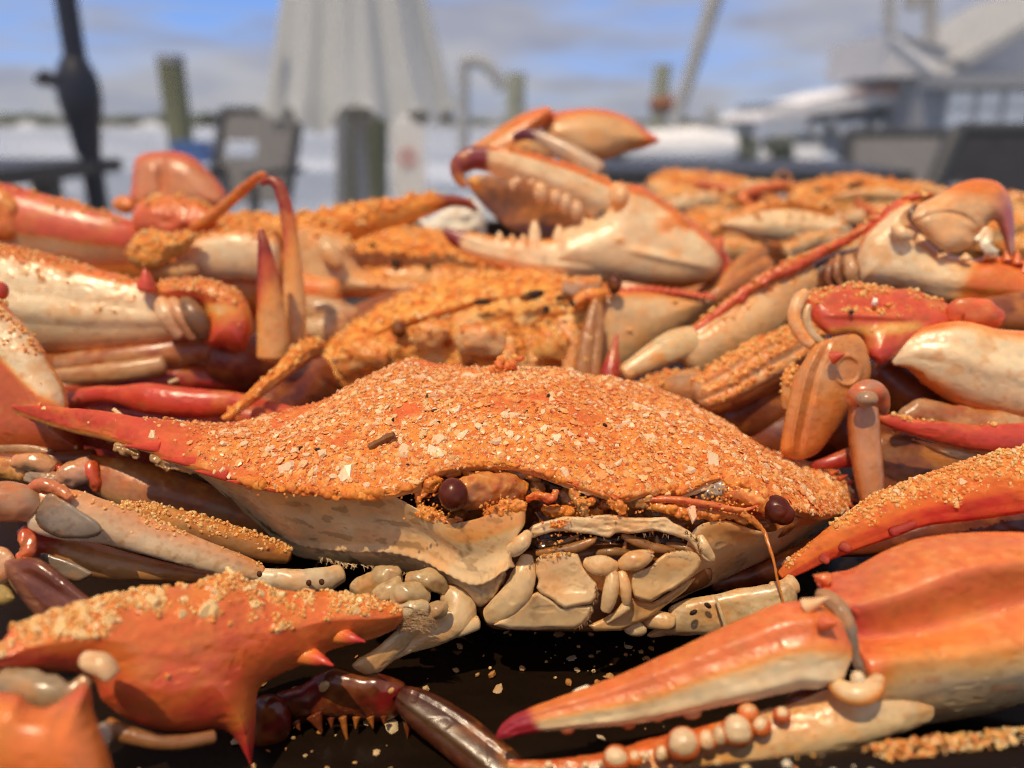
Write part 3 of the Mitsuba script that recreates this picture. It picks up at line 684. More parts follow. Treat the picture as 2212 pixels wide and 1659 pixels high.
# damp seasoning packed into the hollows
for pts in ([(900, 1080, .1258, 7), (916, 1066, .1254, 11), (934, 1046, .1254, 10), (950, 1034, .1262, 6)], [(903, 1098, .1262, 9), (925, 1108, .1255, 14), (960, 1122, .125, 10), (1000, 1124, .1245, 6)], [(900, 1062, .127, 8), (915, 1040, .1275, 13), (945, 1024, .128, 12), (990, 1014, .1285, 8)], [(1050, 1118, .1232, 7), (1080, 1100, .1222, 13), (1110, 1090, .1215, 13), (1132, 1092, .1214, 8)], [(1010, 1018, .1285, 10), (1060, 1012, .1288, 14), (1110, 1018, .1288, 12), (1150, 1026, .128, 8)],
            [(1400, 1092, .1268, 8), (1450, 1100, .126, 12), (1500, 1106, .1262, 14), (1560, 1110, .127, 11), (1610, 1118, .128, 7)], [(1556, 1046, .131, 9), (1600, 1048, .1302, 15), (1640, 1066, .1298, 15), (1664, 1082, .1296, 9)], [(1190, 1140, .1245, 6), (1212, 1130, .1238, 8), (1228, 1124, .1242, 5)], [(1300, 1086, .1275, 9), (1330, 1098, .127, 12), (1352, 1112, .127, 9)], [(1172, 1100, .128, 10), (1210, 1108, .1278, 14), (1250, 1112, .128, 12), (1300, 1104, .1285, 10)]):
    put(K + '__seasoning_paste', limb(pts, t=.8, res=1.7, wave=.4, stops=[(0, (.80, .40, .10)), (.5, (.74, .27, .05)), (1, (.42, .13, .035))], base=.45, rn=.8, dust=.6, dust_at=(.0, .8), lump=.0010, lf=620, grain=.0006, spots=.2, seed=int(pts[0][0])), 'mat_wet')
# crusted edge: seasoning caked along the front margin
edge = np.array([(520, 1037), (575, 1050), (660, 1059), (749, 1068), (830, 1066), (885, 1055)], float)
edged = [.1296, .1281, .1266, .1246, .1241, .1240]
pts = [(x, y, d, w) for (x, y), d, w in zip(edge, edged, (4, 7, 8, 9, 8, 5))]
put(K + '__seasoning_paste', limb(pts, t=.8, res=1.6, wave=.75, stops=[(0, (.80, .42, .12)), (.5, (.74, .28, .06)), (1, (.50, .12, .05))], base=.45, rn=.8, dust=.6, dust_at=(.0, .8), lump=.0011, lf=520, grain=.0006, spots=.2, seed=5), 'mat_dry')
for pts in ([(960, 1013, .1262, 4), (1010, 1005, .1268, 7), (1060, 1003, .1268, 7), (1120, 1009, .1266, 5)], [(1150, 1015, .1262, 4), (1200, 1032, .1255, 7), (1250, 1050, .125, 5)], [(1310, 1058, .1243, 4), (1337, 1074, .1238, 9), (1362, 1066, .1246, 4)], [(1400, 1058, .1252, 4), (1450, 1060, .1266, 7), (1510, 1050, .1286, 5)]):
    put(K + '__seasoning_paste', limb(pts, t=.8, res=1.6, wave=.7, stops=[(0, (.80, .42, .12)), (.5, (.74, .28, .06)), (1, (.58, .12, .07))], base=.6, rn=.8, dust=.6, dust_at=(.0, .8), lump=.0009, lf=560, grain=.0006, spots=.2, seed=int(pts[0][0])), 'mat_dry')
# crumbs sticking to the face
cr = None
cs = [(1160, 1086), (1175, 1090)]
for (cx, cy, n, sx, sy, d, d2) in [(940, 1108, 60, 22, 10, .1245, .001), (1075, 1090, 60, 22, 10, .1226, .001), (1105, 1098, 30, 14, 8, .1212, .0005), (1255, 1090, 40, 14, 14, .1245, .001), (1205, 1128, 16, 16, 5, .1235, .0005), (1338, 1095, 30, 8, 12, .1238, .0006), (1450, 1095, 90, 60, 16, .1262, .001), (1560, 1100, 60, 40, 12, .126, .001), (1600, 1055, 60, 34, 12, .1298, .001),
                                   (1200, 1200, 14, 22, 3, .1217, .0003), (1385, 1195, 10, 18, 5, .1212, .0003), (1203, 1170, 10, 10, 12, .1245, .001), (1240, 1160, 10, 24, 10, .1255, .001), (760, 1066, 50, 90, 5, .1248, .0004), (920, 1062, 40, 14, 22, .1262, .001), (1000, 1030, 30, 50, 8, .1262, .001)]:
    for i in range(n):
        s_ = ball(cx + rng.normal(0, sx), cy + rng.normal(0, sy), d + rng.normal(0, d2), rng.uniform(1.6, 4.6), rng.uniform(1.5, 4), t=.9, ang=rng.uniform(0, 180), detail=ICO0, stops=[(0, (.82, .52, .2)), (.5, (0.78, 0.36, 0.08)), (1, (.62, .16, .04))], base=rng.uniform(0, 1), spots=0)
        cr = s_ if cr is None else cr + s_
put(K + '__seasoning', cr, 'mat_crumb', smooth=False, kind='stuff')
# ---- claws and legs of the crab in front
def P(key, m, mat='mat_shell', **kw):
    return put(key, m, mat, **kw)


def teeth(key, spec, stops=None, mat='mat_shell', base=.0):
    for i, (x, y, d, r, r2) in enumerate(spec):
        P(key, ball(x, y, d + .0001, r, r2, t=.9, lump=.0003, lf=330, stops=stops or [(0, (.74, .60, .44)), (.5, (.7, .3, .15)), (1, (.5, .1, .05))], base=base, rn=.25, spots=0, tint=.04, seed=i), mat)


# right claw
CL = K + '__claw'
cols = [((1760, 1246), (1772, 1275), (1795, 1330), (1855, 1448), (1872, 1500), (1860, 1560)), ((1795, 1238), (1822, 1305), (1850, 1372), (1888, 1452), (1893, 1520), (1880, 1587)),
        ((1841, 1228), (1880, 1297), (1905, 1372), (1925, 1439), (1930, 1512), (1935, 1572)), ((1908, 1190), (1960, 1274), (1985, 1362), (1990, 1433), (2000, 1500), (2005, 1563)),
        ((1975, 1164), (2040, 1242), (2060, 1342), (2060, 1427), (2070, 1490), (2080, 1551)), ((2041, 1154), (2110, 1220), (2130, 1322), (2130, 1416), (2140, 1480), (2150, 1536)),
        ((2141, 1150), (2212, 1206), (2220, 1300), (2220, 1402), (2225, 1460), (2230, 1513)), ((2260, 1160), (2310, 1200), (2320, 1290), (2320, 1385), (2325, 1440), (2330, 1490)), ((2420, 1230), (2425, 1262), (2428, 1300), (2428, 1345), (2428, 1380), (2428, 1410)), ((2470, 1310), (2470, 1312), (2470, 1315), (2470, 1318), (2470, 1320), (2470, 1322))]
dep = (.1100, .1014, .1027, .0992, .1012, .1070)
P(CL + '__wrist', limb([(2350, 990, .1235, 72), (2440, 1050, .118, 110), (2480, 1180, .111, 120), (2470, 1300, .106, 70)], t=.8, res=4, stops=SHELL, base=.7, rn=.2, dust=.4, dust_at=(.4, 1)))
rows = [[(x + 8, y + 110, .128) for (x, y) in (c[0] for c in cols)], [(c[0][0] + 4, c[0][1] + 30, .1205) for c in cols], [(c[0][0], c[0][1] + 4, .1135) for c in cols]]
for r in range(6):
    rows.append([(c[r][0], c[r][1], dep[r] * (0 if i == len(cols) - 1 else 1) + (.1060 if i == len(cols) - 1 else 0) + (.0035 if i == 0 else 0)) for i, c in enumerate(cols)])
rows += [[(c[5][0], c[5][1] - 5, .112) for c in cols], [(c[5][0], c[5][1] - 30, .122) for c in cols]]
m = net(rows, res=(2.4, 2.4), up=True, Rrow=[.8, .8, .8, .8, .74, .76, .45, .0, .06, .1, .1], R=lambda u, v, V: .25 * sm(.18, .06, u) * sm(.75, .6, v), stops=[(0, (.74, .61, .43)), (.25, (.78, .55, .30)), (.45, (.74, .34, .10)), (.75, (.70, .21, .085)), (1, (.62, .12, .08))],
        dust=.35, dust_at=(.35, 1.0), grain=.00018, rn=.13, spots=.3, spot_col=(.55, .13, .04), warp=lambda u, v, V: (nz(V, 60, 3, 2) - .5) * .0008, seed=100)
m = m + cone(1785, 1252, .1062, 16, 1757, 1243, .1058, stops=PINK, base=.75) + cone(1850, 1324, .1015, 9, 1838, 1316, .1003, stops=PINK, base=.9)
P(CL, m, label='big orange right claw with cream lower side, in the front corner')
m = limb([(1100, 1652, .1035, 9), (1150, 1660, .1035, 16), (1276, 1668, .1035, 34), (1400, 1650, .1035, 46), (1510, 1626, .1030, 50), (1620, 1602, .1028, 54), (1720, 1580, .1024, 54), (1800, 1556, .1022, 60), (1880, 1530, .103, 62), (1980, 1510, .105, 52)], t=.7, n=2.1, res=2.2,
         stops=[(0, (.73, .60, .42)), (.3, (.74, .45, .2)), (.55, (.68, .20, .055)), (1, (.45, .06, .035))], redfn=lambda R, s, t: sm(.66, .40, s) * (.35 + .6 * np.clip(np.cos(t), 0, 1)), rn=.3, dust=.35, dust_at=(.3, 1), grain=.0003, spots=.35, lump=.0002, lf=400, seed=101)
P(CL + '__fixed_finger', m, label='lower finger set with rounded teeth')
teeth(CL + '__fixed_finger__tooth', [])
teeth(CL + '__tooth', [(1332, 1637, .1003, 26, 22), (1372, 1637, .1002, 11, 13), (1429, 1626, .1, 14, 17), (1477, 1606, .0992, 33, 33), (1526, 1599, .0992, 16, 20), (1554, 1590, .0994, 14, 21), (1592, 1577, .0990, 29, 32), (1616, 1537, .1003, 19, 16), (1644, 1567, .0995, 18, 20), (1689, 1542, .1, 13, 14),
                       (1395, 1634, .1, 8, 9), (1297, 1650, .101, 10, 10), (1265, 1653, .101, 8, 8), (1222, 1655, .1015, 7, 7), (1185, 1653, .1018, 7, 6)])
for (x, y, d, r) in [(1372, 1638, .1005, 16), (1644, 1568, .1, 22), (1689, 1543, .1005, 18), (1477, 1606, .0999, 37), (1526, 1599, .0998, 21), (1554, 1590, .1, 20), (1592, 1577, .0997, 34), (1616, 1539, .1008, 22), (1332, 1638, .101, 30), (1429, 1626, .1008, 18)]:
    P(CL + '__tooth_socket', ball(x, y + 2, d - .0001, r + 1, r * .98, stops=[(0, (.74, .24, .08)), (1, (.55, .09, .04))], base=.4, rn=.4, spots=0), 'mat_shell')
DS = [(0, (.78, .67, .50)), (.28, (.78, .54, .30)), (.5, (.74, .32, .085)), (1, (.66, .155, .07))]
m = limb([(1078, 1592, .1055, 8), (1096, 1578, .1055, 17), (1125, 1564, .1055, 23), (1176, 1549, .1052, 29), (1276, 1528, .1048, 41), (1376, 1504, .1043, 54), (1476, 1472, .1038, 65), (1609, 1427, .1030, 80), (1692, 1399, .1025, 88), (1745, 1392, .1023, 91), (1790, 1395, .1030, 82)], t=.8,
         prof=[(0, 1), (35, .97), (58, 1.03), (78, .93), (100, 1.0), (122, .95), (140, 1.02), (158, .95), (180, 1), (230, .95), (300, .95)], res=2.0, red=(18, 82, 22, .85), stops=DS, tips=(.15, .11, (.36, .035, .06)), rn=.16, dust=.25, dust_at=(.4, 1.0), grain=.0002, spots=.1, lump=.00012, lf=300, caps=(.7, .25), seed=102)
m = m + cone(1780, 1345, .0985, 20, 1812, 1347, .0968, stops=PINK, base=.6) + cone(1740, 1310, .1015, 18, 1790, 1290, .1, stops=PALES, base=.35)
P(CL + '__moving_finger', m, label='long tapering upper finger with crimson tip')
for (x, y, d, r, r2, b) in [(1492, 1536, .104, 24, 16, .1), (1356, 1558, .1045, 20, 16, .75), (1226, 1572, .105, 18, 14, .8), (1420, 1550, .1045, 14, 10, .3), (1560, 1515, .1035, 18, 10, .1)]:
    P(CL + '__moving_finger__tooth', ball(x, y, d, r, r2, base=b, stops=[(0, (.6, .45, .28)), (1, (.45, .08, .03))], spots=0, rn=.2))
P(CL + '__joint_skin', limb([(1768, 1284, .104, 12), (1800, 1300, .102, 17), (1826, 1335, .1005, 17), (1838, 1376, .1002, 15), (1844, 1412, .1004, 12), (1858, 1440, .1006, 11), (1876, 1462, .1008, 7)], t=.7, res=1.8, stops=[(0, (.33, .27, .23)), (1, (.14, .09, .06))], base=.3, rn=.6, spots=0, wave=.08, prof=[(0, 1), (70, .85), (90, .95), (110, .85), (180, 1), (270, 1)]), 'mat_wet', label='grey glossy skin at the joint')
P(CL + '__hinge', limb([(1800, 1472, .100, 14), (1822, 1492, .0985, 22), (1850, 1500, .0978, 25), (1880, 1490, .0978, 24), (1896, 1470, .0985, 17)], t=.8, res=1.8, stops=[(0, (.76, .62, .44)), (.4, (.76, .42, .16)), (1, ORANGE)], red=[(180, 60, 30, .8)], base=.1, rn=.2, spots=0, caps=(.9, .9)))
P(CL + '__hinge', ball(1853, 1466, .0985, 15, 17, base=.05, stops=[(0, (.78, .66, .5)), (1, ORANGE)], spots=0))
P(CL + '__hinge_hollow', ball(1745, 1520, .1055, 48, 34, t=.5, stops=[(0, (.16, .04, .015)), (1, (.06, .015, .008))], base=.4, rn=.7, spots=0), 'mat_wet')  # dark flattened ball, stands for the shade in the hinge gap
P(CL + '__fleshy_bit', pillow([(1236, 1497), (1242, 1487), (1262, 1481), (1280, 1486), (1292, 1492), (1270, 1502), (1245, 1505)], .1068, 9, res=1.5, stops=[(0, (.86, .80, .70)), (1, (.8, .7, .55))], spots=0, lump=.0004, lf=700), label='white bit of crab meat on the upper finger')
# right arm
m = limb([(1690, 1243, .1275, 12), (1720, 1222, .127, 20), (1760, 1197, .1265, 25), (1830, 1156, .126, 36), (1910, 1117, .1255, 46), (1990, 1086, .125, 50), (2075, 1068, .1245, 58), (2212, 1038, .124, 67), (2380, 1000, .1235, 70)], t=.75, prof=[(0, 1), (50, 1), (90, .95), (130, .95), (150, 1.05), (180, 1), (270, 1)], res=2.2,
         stops=[(0, (.66, .36, .15)), (.4, ORANGE), (.75, CORAL), (1, (.5, .055, .05))], red=[(140, 45, 20, .9), (40, 90, 30, .6)], base=.3, rn=.25, dust=1.05, dust_at=(.30, .95), grain=.0005, spots=.3, spot_col=(.35, .04, .03), seed=103)
for (x, y, x1, y1, w) in [(1822, 1180, 1832, 1187, 13), (1778, 1206, 1786, 1212, 11), (1930, 1150, 1975, 1132, 11)]:
    m = m + limb([(x, y, .1228, w), (x1, y1, .1219, w * .7)], t=.8, res=2, stops=[(0, CORAL), (1, (.3, .03, .05))], base=.8, rn=.3, spots=0, caps=(.8, .8))
P(K + '__arm', m, 'mat_dry', label='seasoned coral arm of the right claw')
WH = [(0, (.70, .58, .40)), (.4, (.55, .36, .18)), (1, (.3, .12, .05))]
m = pillow([(1440, 1330), (1452, 1308), (1500, 1290), (1545, 1282), (1600, 1271), (1660, 1262), (1690, 1256), (1712, 1262), (1720, 1290), (1700, 1330), (1650, 1352), (1590, 1368), (1540, 1376), (1500, 1372), (1462, 1374), (1430, 1376), (1400, 1370), (1420, 1350)], lambda x, y: .1268 + .00001 * (1600 - x), 26, edge=30, res=2.2, stops=WH, base=.06, rn=.3, spots=0, lump=.0006, lf=160, seed=104)
P(K + '__arm_base', m, label='cream first joint of the right arm')
for (x, y, a) in [(1498, 1323, 30), (1529, 1308, -35)]:
    P(K + '__arm_base__speck', ball(x, y, .1238, 9, 5, t=.7, ang=a, stops=[(0, (.05, .02, .01)), (1, (.1, .04, .02))], spots=0), 'mat_dry')
P(K + '__arm_base', limb([(1395, 1344, .1275, 14), (1425, 1340, .1262, 20), (1450, 1345, .126, 17)], t=.8, res=2, stops=WH, base=.2, rn=.3, spots=0))
P(K + '__arm_base', pillow([(1347, 1358), (1360, 1345), (1380, 1342), (1396, 1355), (1394, 1370), (1376, 1375), (1358, 1372)], .1262, 10, res=2, stops=WH, base=.05, spots=0))
P(K + '__arm_base', limb([(1712, 1262, .1262, 22), (1690, 1268, .1258, 16), (1665, 1266, .1258, 10)], t=.8, res=2, stops=WH, base=.1, spots=.2))
P(K + '__arm_base', limb([(1545, 1288, .124, 3), (1556, 1320, .1236, 3.5), (1572, 1372, .124, 3)], t=.6, res=1.6, stops=WH, base=.0, spots=0))

# left claw: arm with spines, wrist joint and the swollen hand in the corner
CL = K + '__claw_001'
poly = [(-60, 1400), (0, 1389), (33, 1356), (80, 1338), (133, 1320), (267, 1284), (400, 1264), (450, 1250), (480, 1243), (517, 1247), (567, 1263), (633, 1277), (700, 1279), (760, 1284), (815, 1296), (850, 1308), (876, 1325), (868, 1345), (845, 1364), (800, 1382), (765, 1391), (735, 1399), (704, 1411), (712, 1424), (719, 1437), (698, 1437), (668, 1436), (640, 1442), (590, 1464), (564, 1482), (555, 1504), (553, 1545), (550, 1590), (546, 1628), (541, 1657), (530, 1632), (516, 1606), (498, 1586), (467, 1575), (400, 1583), (333, 1577), (267, 1549), (222, 1515), (205, 1476), (180, 1455), (100, 1450), (0, 1450), (-60, 1455)]
dfun = lambda x, y: .1195 - .0000285 * (860 - x) + .00001 * (1400 - y)
m = pillow(poly, dfun, 78, edge=135, res=2.6, stops=[(0, (.78, .50, .20)), (.35, (.76, .33, .09)), (.7, (.72, .19, .06)), (1, (.62, .06, .07))], Rfn=lambda x, y: .70 + .5 * sm(85, 45, np.hypot(x - 541, (y - 1657) * .75)) + .35 * sm(36, 8, np.hypot(x - 719, y - 1437)) - .3 * np.exp(-(((x - 512) / 22) ** 2 + ((y - 1560) / 32) ** 2)) - .25 * np.exp(-(((x - 668) / 20) ** 2 + ((y - 1418) / 10) ** 2)) + .1 * sm(1500, 1560, y) + .35 * np.exp(-(((x - 262) / 45) ** 2 + ((y - 1482) / 30) ** 2)) + .3 * np.exp(-((y - 1425) / 14) ** 2) * sm(230, 180, x),  # paler yellow spots paint the highlights on the two spines
           relief=lambda x, y: 14 * (meshkit.fbm(np.stack([x / 90, y / 60, 0 * x], -1), 3, 4) - .5), rn=.2, dust=1.1, dust_at=(.62, 1.05), grain=.0006, spots=.1, seed=105)
ARM = [(0, (.80, .54, .24)), (.35, (.76, .33, .09)), (.7, (.70, .185, .06)), (1, (.56, .06, .06))]
for (x0, y0, w, x1, y1, dd, ba) in [(668, 1416, 24, 719, 1437, -.006, .8), (735, 1372, 22, 788, 1386, -.0045, .95)]:
    d0 = dfun(x0, y0)
    m = m + limb([(x0 - 34, y0 - 12, d0 - .0002, w * 1.5), (x0 - 14, y0 - 5, d0 - .0018, w), ((x0 * .55 + x1 * .45), (y0 * .55 + y1 * .45), d0 - .0035, w * .55), (x0 * .25 + x1 * .75, y0 * .25 + y1 * .75, d0 - .0042, w * .26), (x1, y1, d0 - .005, 2)], t=.9, res=2, stops=ARM, redfn=lambda R, s, t: .68 - .25 * np.exp(-((s - .45) / .12) ** 2) + .3 * sm(.5, .9, s), rn=.12, spots=0, caps=(1, .6))  # paler band paints a highlight along the spine
P(CL + '__arm', m, label='spiny orange arm of the left claw, crusted along its top')
m = limb([(-120, 1640, .082, 150), (20, 1640, .0825, 150), (110, 1655, .083, 130), (190, 1700, .084, 80)], t=.8, res=3, stops=SHELL, base=.68, rn=.15, spots=.05, dust=.2, dust_at=(.5, 1.1), seed=106, caps=(.5, .8))
m = pillow([(-90, 1510), (-30, 1498), (0, 1496), (40, 1499), (70, 1524), (100, 1528), (130, 1515), (160, 1492), (186, 1476), (196, 1500), (200, 1535), (214, 1573), (232, 1620), (245, 1665), (252, 1720), (-90, 1720)], .0835, 95, edge=110, res=3, stops=SHELL, Rfn=lambda x, y: .62 + .4 * sm(1545, 1490, y), rn=.15, spots=.05, seed=106)
P(CL, m, label='swollen orange left hand blurred in the front corner')
P(CL + '__joint_skin', limb([(-60, 1478, .094, 34), (40, 1476, .0935, 34), (100, 1492, .093, 34), (140, 1500, .093, 24), (185, 1470, .094, 16)], t=.7, res=3, stops=[(0, (.42, .36, .27)), (1, (.2, .12, .07))], base=.25, rn=.5, spots=0, wave=.1), 'mat_wet')
P(CL + '__joint_knob', limb([(185, 1425, .0935, 18), (215, 1434, .0925, 24), (240, 1455, .0925, 20)], t=.8, res=2.6, stops=PALES, base=.05, rn=.15, spots=0))
P(CL + '__joint_knob', ball(222, 1590, .09, 16, 28, base=.05, stops=[(0, (.5, .44, .36)), (1, BROWN)], spots=0))
P(CL + '__joint_knob', limb([(232, 1570, .1, 20), (330, 1600, .1, 16), (460, 1592, .103, 14)], t=.8, res=3, stops=[(0, (.35, .2, .1)), (1, BROWN)], base=.4, rn=.4, spots=0))
# lumpy white flesh, bristles and plates where the left arm leaves the body
FL = [(0, (.56, .46, .30)), (.5, (.36, .25, .13)), (1, (.18, .09, .04))]
for pts, b in [([(770, 1276, .131, 22), (820, 1256, .1295, 30), (860, 1240, .1295, 20)], .4), ([(815, 1300, .1255, 18), (835, 1280, .125, 22), (862, 1258, .1262, 14)], .1), ([(856, 1290, .1238, 22), (884, 1285, .1232, 27), (912, 1295, .1238, 22)], .0), ([(890, 1262, .127, 22), (930, 1258, .1265, 24), (958, 1275, .127, 16)], .3), ([(800, 1320, .121, 12), (840, 1324, .120, 17), (880, 1316, .120, 14), (920, 1312, .121, 12)], .05), ([(905, 1330, .1225, 10), (940, 1322, .1222, 17), (966, 1306, .1225, 10)], .2)]:
    P(K + '__flesh', limb(pts, t=.8, res=1.8, wave=.18, stops=FL, base=b, rn=.5, spots=.2, lump=.0006, lf=350, seed=int(pts[0][0])), 'mat_wet')
m = limb([(960, 1285, .1275, 20), (985, 1300, .127, 34), (985, 1330, .1265, 40), (945, 1362, .1255, 30), (890, 1385, .124, 22), (845, 1405, .122, 20)], t=.7, res=2, stops=WH, base=.25, rn=.3, spots=.1, wave=.05, lump=.0003, lf=200, seed=107)
P(K + '__arm_base', m)
P(K + '__arm_base', limb([(965, 1372, .1262, 12), (995, 1356, .1258, 18), (1030, 1345, .1262, 16)], t=.8, res=2, stops=WH, base=.05, rn=.2, spots=0))
m = pillow([(905, 1355), (892, 1380), (876, 1402), (850, 1430), (822, 1452), (795, 1461), (775, 1450), (762, 1436), (785, 1418), (815, 1398), (845, 1372), (870, 1352), (890, 1345)], lambda x, y: .1185 + .00004 * (x - 780), 14, res=2, stops=WH, base=.12, rn=.3, spots=0, lump=.0003, lf=250, seed=108)
P(K + '__arm_base', m, label='cream shell fold under the left arm')
br = None
for i in range(70):
    x, y = 862 + rng.uniform(-8, 40), 1345 + rng.normal(0, 10)
    L, a = rng.uniform(25, 60), rng.normal(-.25, .3)
    s_ = limb([(x, y, .1195, 1.3), (x + L * .6 * math.cos(a), y - L * .6 * math.sin(a) * -.6, .1192, .9), (x + L * math.cos(a), y + L * .35 * math.sin(-a), .119, .4)], t=1, res=4, stops=[(0, (.5, .36, .2)), (1, (.25, .15, .08))], base=rng.random(), spots=0)
    br = s_ if br is None else br + s_
for i in range(90):
    x = rng.uniform(690, 960)
    y = np.interp(x, [690, 749, 849, 932, 965], [1204, 1219, 1229, 1249, 1267])
    s_ = limb([(x, y - 2, .134, 1.2), (x + rng.normal(0, 6), y + rng.uniform(4, 13), .1335, .5)], t=1, res=4, stops=[(0, (.6, .48, .3)), (1, (.3, .2, .1))], base=rng.random(), spots=0)
    br = br + s_
P(K + '__bristles', br, 'mat_shell', kind='stuff')

# ---- legs of the left side
LG = [(0, (.72, .60, .46)), (.3, (.70, .44, .28)), (.6, (.66, .28, .13)), (1, (.55, .10, .07))]
m = limb([(88, 1098, .1215, 52), (150, 1112, .1220, 54), (215, 1126, .1228, 46), (290, 1148, .1240, 40), (370, 1176, .1252, 35), (450, 1203, .1265, 30), (520, 1224, .128, 24), (562, 1238, .129, 17)], t=.62, prof=[(0, 1), (30, .98), (55, 1.04), (90, .92), (130, .96), (180, 1), (270, 1)], res=2, red=[(35, 45, 35, .4)], stops=LG, rn=.14, dust=.45, dust_at=(.55, 1.15), grain=.0004, spots=.12, caps=(.35, .5), redfn=lambda R, s, t: R + .6 * sm(.2, .02, s) * np.clip(np.cos(t), 0, 1), seed=110)
P(K + '__leg', m, label='cream leg on the left with a grey joint')
m = pillow([(97, 1072), (111, 1065), (122, 1068), (148, 1084), (174, 1103), (200, 1120), (214, 1133), (220, 1146), (214, 1156), (196, 1162), (174, 1164), (122, 1160), (92, 1143), (78, 1128), (76, 1110), (84, 1092)], lambda x, y: .1196, 9, edge=10, res=1.8, stops=[(0, (.34, .29, .25)), (.5, (.21, .165, .13)), (1, (.09, .05, .03))], Rfn=lambda x, y: .15 + .5 * sm(1110, 1165, y) + .3 * sm(110, 80, x), rn=.25, spots=0, lump=.0002, lf=300)
P(K + '__leg__joint_skin', m, 'mat_wet', label='grey glossy joint skin')
P(K + '__leg__joint', limb([(64, 1060, .1205, 12), (95, 1047, .120, 14), (125, 1056, .1198, 13), (150, 1075, .1195, 9)], t=.8, res=1.8, stops=LG, base=.75, rn=.4, wave=.15, spots=.2), 'mat_wet')
m = limb([(-60, 1085, .118, 40), (0, 1083, .119, 44), (45, 1088, .1198, 42), (70, 1098, .1205, 34)], t=.8, res=2, stops=[(0, (.5, .33, .22)), (.5, (.5, .22, .12)), (1, (.5, .10, .06))], base=.35, rn=.6, dust=.2, dust_at=(.5, 1), spots=.2, wave=.08, seed=111)
P(K + '__leg__shank', m, 'mat_wet')
P(K + '__leg', limb([(548, 1246, .1292, 18), (600, 1250, .1295, 22), (650, 1254, .130, 26), (700, 1250, .1315, 26), (735, 1240, .133, 20)], t=.8, res=2, stops=[(0, (.72, .64, .50)), (1, (.3, .15, .07))], base=.08, rn=.25, spots=.25, spot_col=(.25, .1, .04), wave=.08, seed=112), label='white base joint of the left leg')
for (x, y) in [(667, 1259), (695, 1257), (560, 1240)]:
    P(K + '__leg__speck', ball(x, y, .1278 if x > 600 else .1282, 6, 7, t=.5, stops=[(0, (.12, .05, .02)), (1, (.2, .06, .02))], spots=0), 'mat_dry')
m = limb([(262, 1098, .1315, 10), (330, 1115, .132, 24), (400, 1134, .1325, 27), (480, 1160, .1335, 28), (560, 1185, .135, 26), (620, 1200, .137, 18)], t=.8, res=2.2, stops=[(0, (.45, .28, .14)), (1, (.26, .10, .035))], base=.5, rn=.6, dust=.7, dust_at=(.2, 1), grain=.0005, spots=.2, seed=113)  # shaded top of the cream leg, drawn as a darker brown limb
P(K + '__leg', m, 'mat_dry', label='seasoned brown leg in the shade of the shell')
m = limb([(70, 1163, .1245, 26), (130, 1185, .1252, 34), (200, 1210, .1262, 36), (290, 1226, .1275, 27), (380, 1238, .129, 18), (470, 1246, .1305, 10)], t=.7, res=2.2, stops=[(0, (.56, .36, .18)), (.5, (.42, .17, .06)), (1, (.42, .06, .035))], redfn=lambda R, s, t: .2 + .75 * sm(.22, .06, s) + .3 * np.clip(np.cos(t), 0, 1), rn=.2, spots=.1, seed=114)  # brown stands for the shadow of the leg above
P(K + '__leg', m, label='brown shaded leg under the cream one')
P(K + '__leg__joint_skin', pillow([(88, 1196), (110, 1198), (150, 1212), (185, 1228), (200, 1240), (180, 1254), (140, 1250), (105, 1226)], .1215, 8, res=2, stops=[(0, (.36, .32, .3)), (1, (.12, .07, .04))], base=.35, rn=.5, spots=0), 'mat_wet')
P(K + '__leg__joint', limb([(44, 1150, .121, 10), (60, 1164, .1195, 20), (62, 1190, .1188, 18), (48, 1206, .1185, 16), (60, 1222, .118, 10)], t=.8, res=1.8, wave=.25, stops=[(0, (.55, .4, .26)), (.5, (.6, .16, .07)), (1, (.5, .05, .04))], base=.65, rn=.6, spots=.2, lump=.0005, lf=420), 'mat_wet', label='wet coral joint')
m = pillow([(8, 1222), (14, 1210), (30, 1206), (60, 1204), (92, 1210), (130, 1238), (175, 1276), (205, 1300), (230, 1330), (215, 1365), (150, 1365), (92, 1345), (58, 1310), (24, 1265)], lambda x, y: .1150 - .00001 * (x - 100), 30, edge=34, res=2, stops=[(0, (.42, .21, .13)), (.5, (.25, .10, .07)), (1, (.16, .05, .03))], Rfn=lambda x, y: .75 - .7 * np.exp(-(((y - 1225) - (x - 10) * 1.02) / 18) ** 2) * 0 - .5 * sm(30, 6, np.abs((y - 1226) - (x - 14) * 1.35)), rn=.35, spots=.1, relief=lambda x, y: -7 * np.exp(-((y - 1262 - (x - 100) * .55) / 16) ** 2), seed=115)
P(K + '__leg__paddle', m, 'mat_wet', label='glossy wet brown paddle leg')
P(K + '__leg', pillow([(-40, 1190), (0, 1180), (22, 1190), (36, 1215), (30, 1245), (10, 1262), (-40, 1260)], .1175, 22, res=2.4, stops=LG, base=.45, rn=.4, spots=.1), 'mat_wet')
P(K + '__leg', pillow([(-30, 1262), (4, 1240), (22, 1270), (34, 1292), (18, 1305), (-30, 1306)], .118, 16, res=2.4, stops=[(0, (.62, .5, .22)), (1, (.35, .2, .05))], base=.3, rn=.6, spots=.1), 'mat_wet')
m = limb([(196, 1005, .151, 26), (240, 1030, .1505, 46), (330, 1062, .150, 55), (440, 1092, .151, 46), (560, 1128, .153, 38), (640, 1150, .156, 30)], t=.7, res=2.6, stops=[(0, (.56, .36, .2)), (.4, (.42, .16, .07)), (1, (.34, .05, .035))], redfn=lambda R, s, t: .45 + .5 * sm(.16, .04, s) - .35 * np.exp(-((np.degrees(t) - 150) / 35) ** 2), rn=.25, dust=.5, dust_at=(.4, 1), spots=.1, seed=116)  # coloured dark brown for the shadow below the spine
P(K + '__leg', m, label='dark brown thigh in shadow below the long spine')
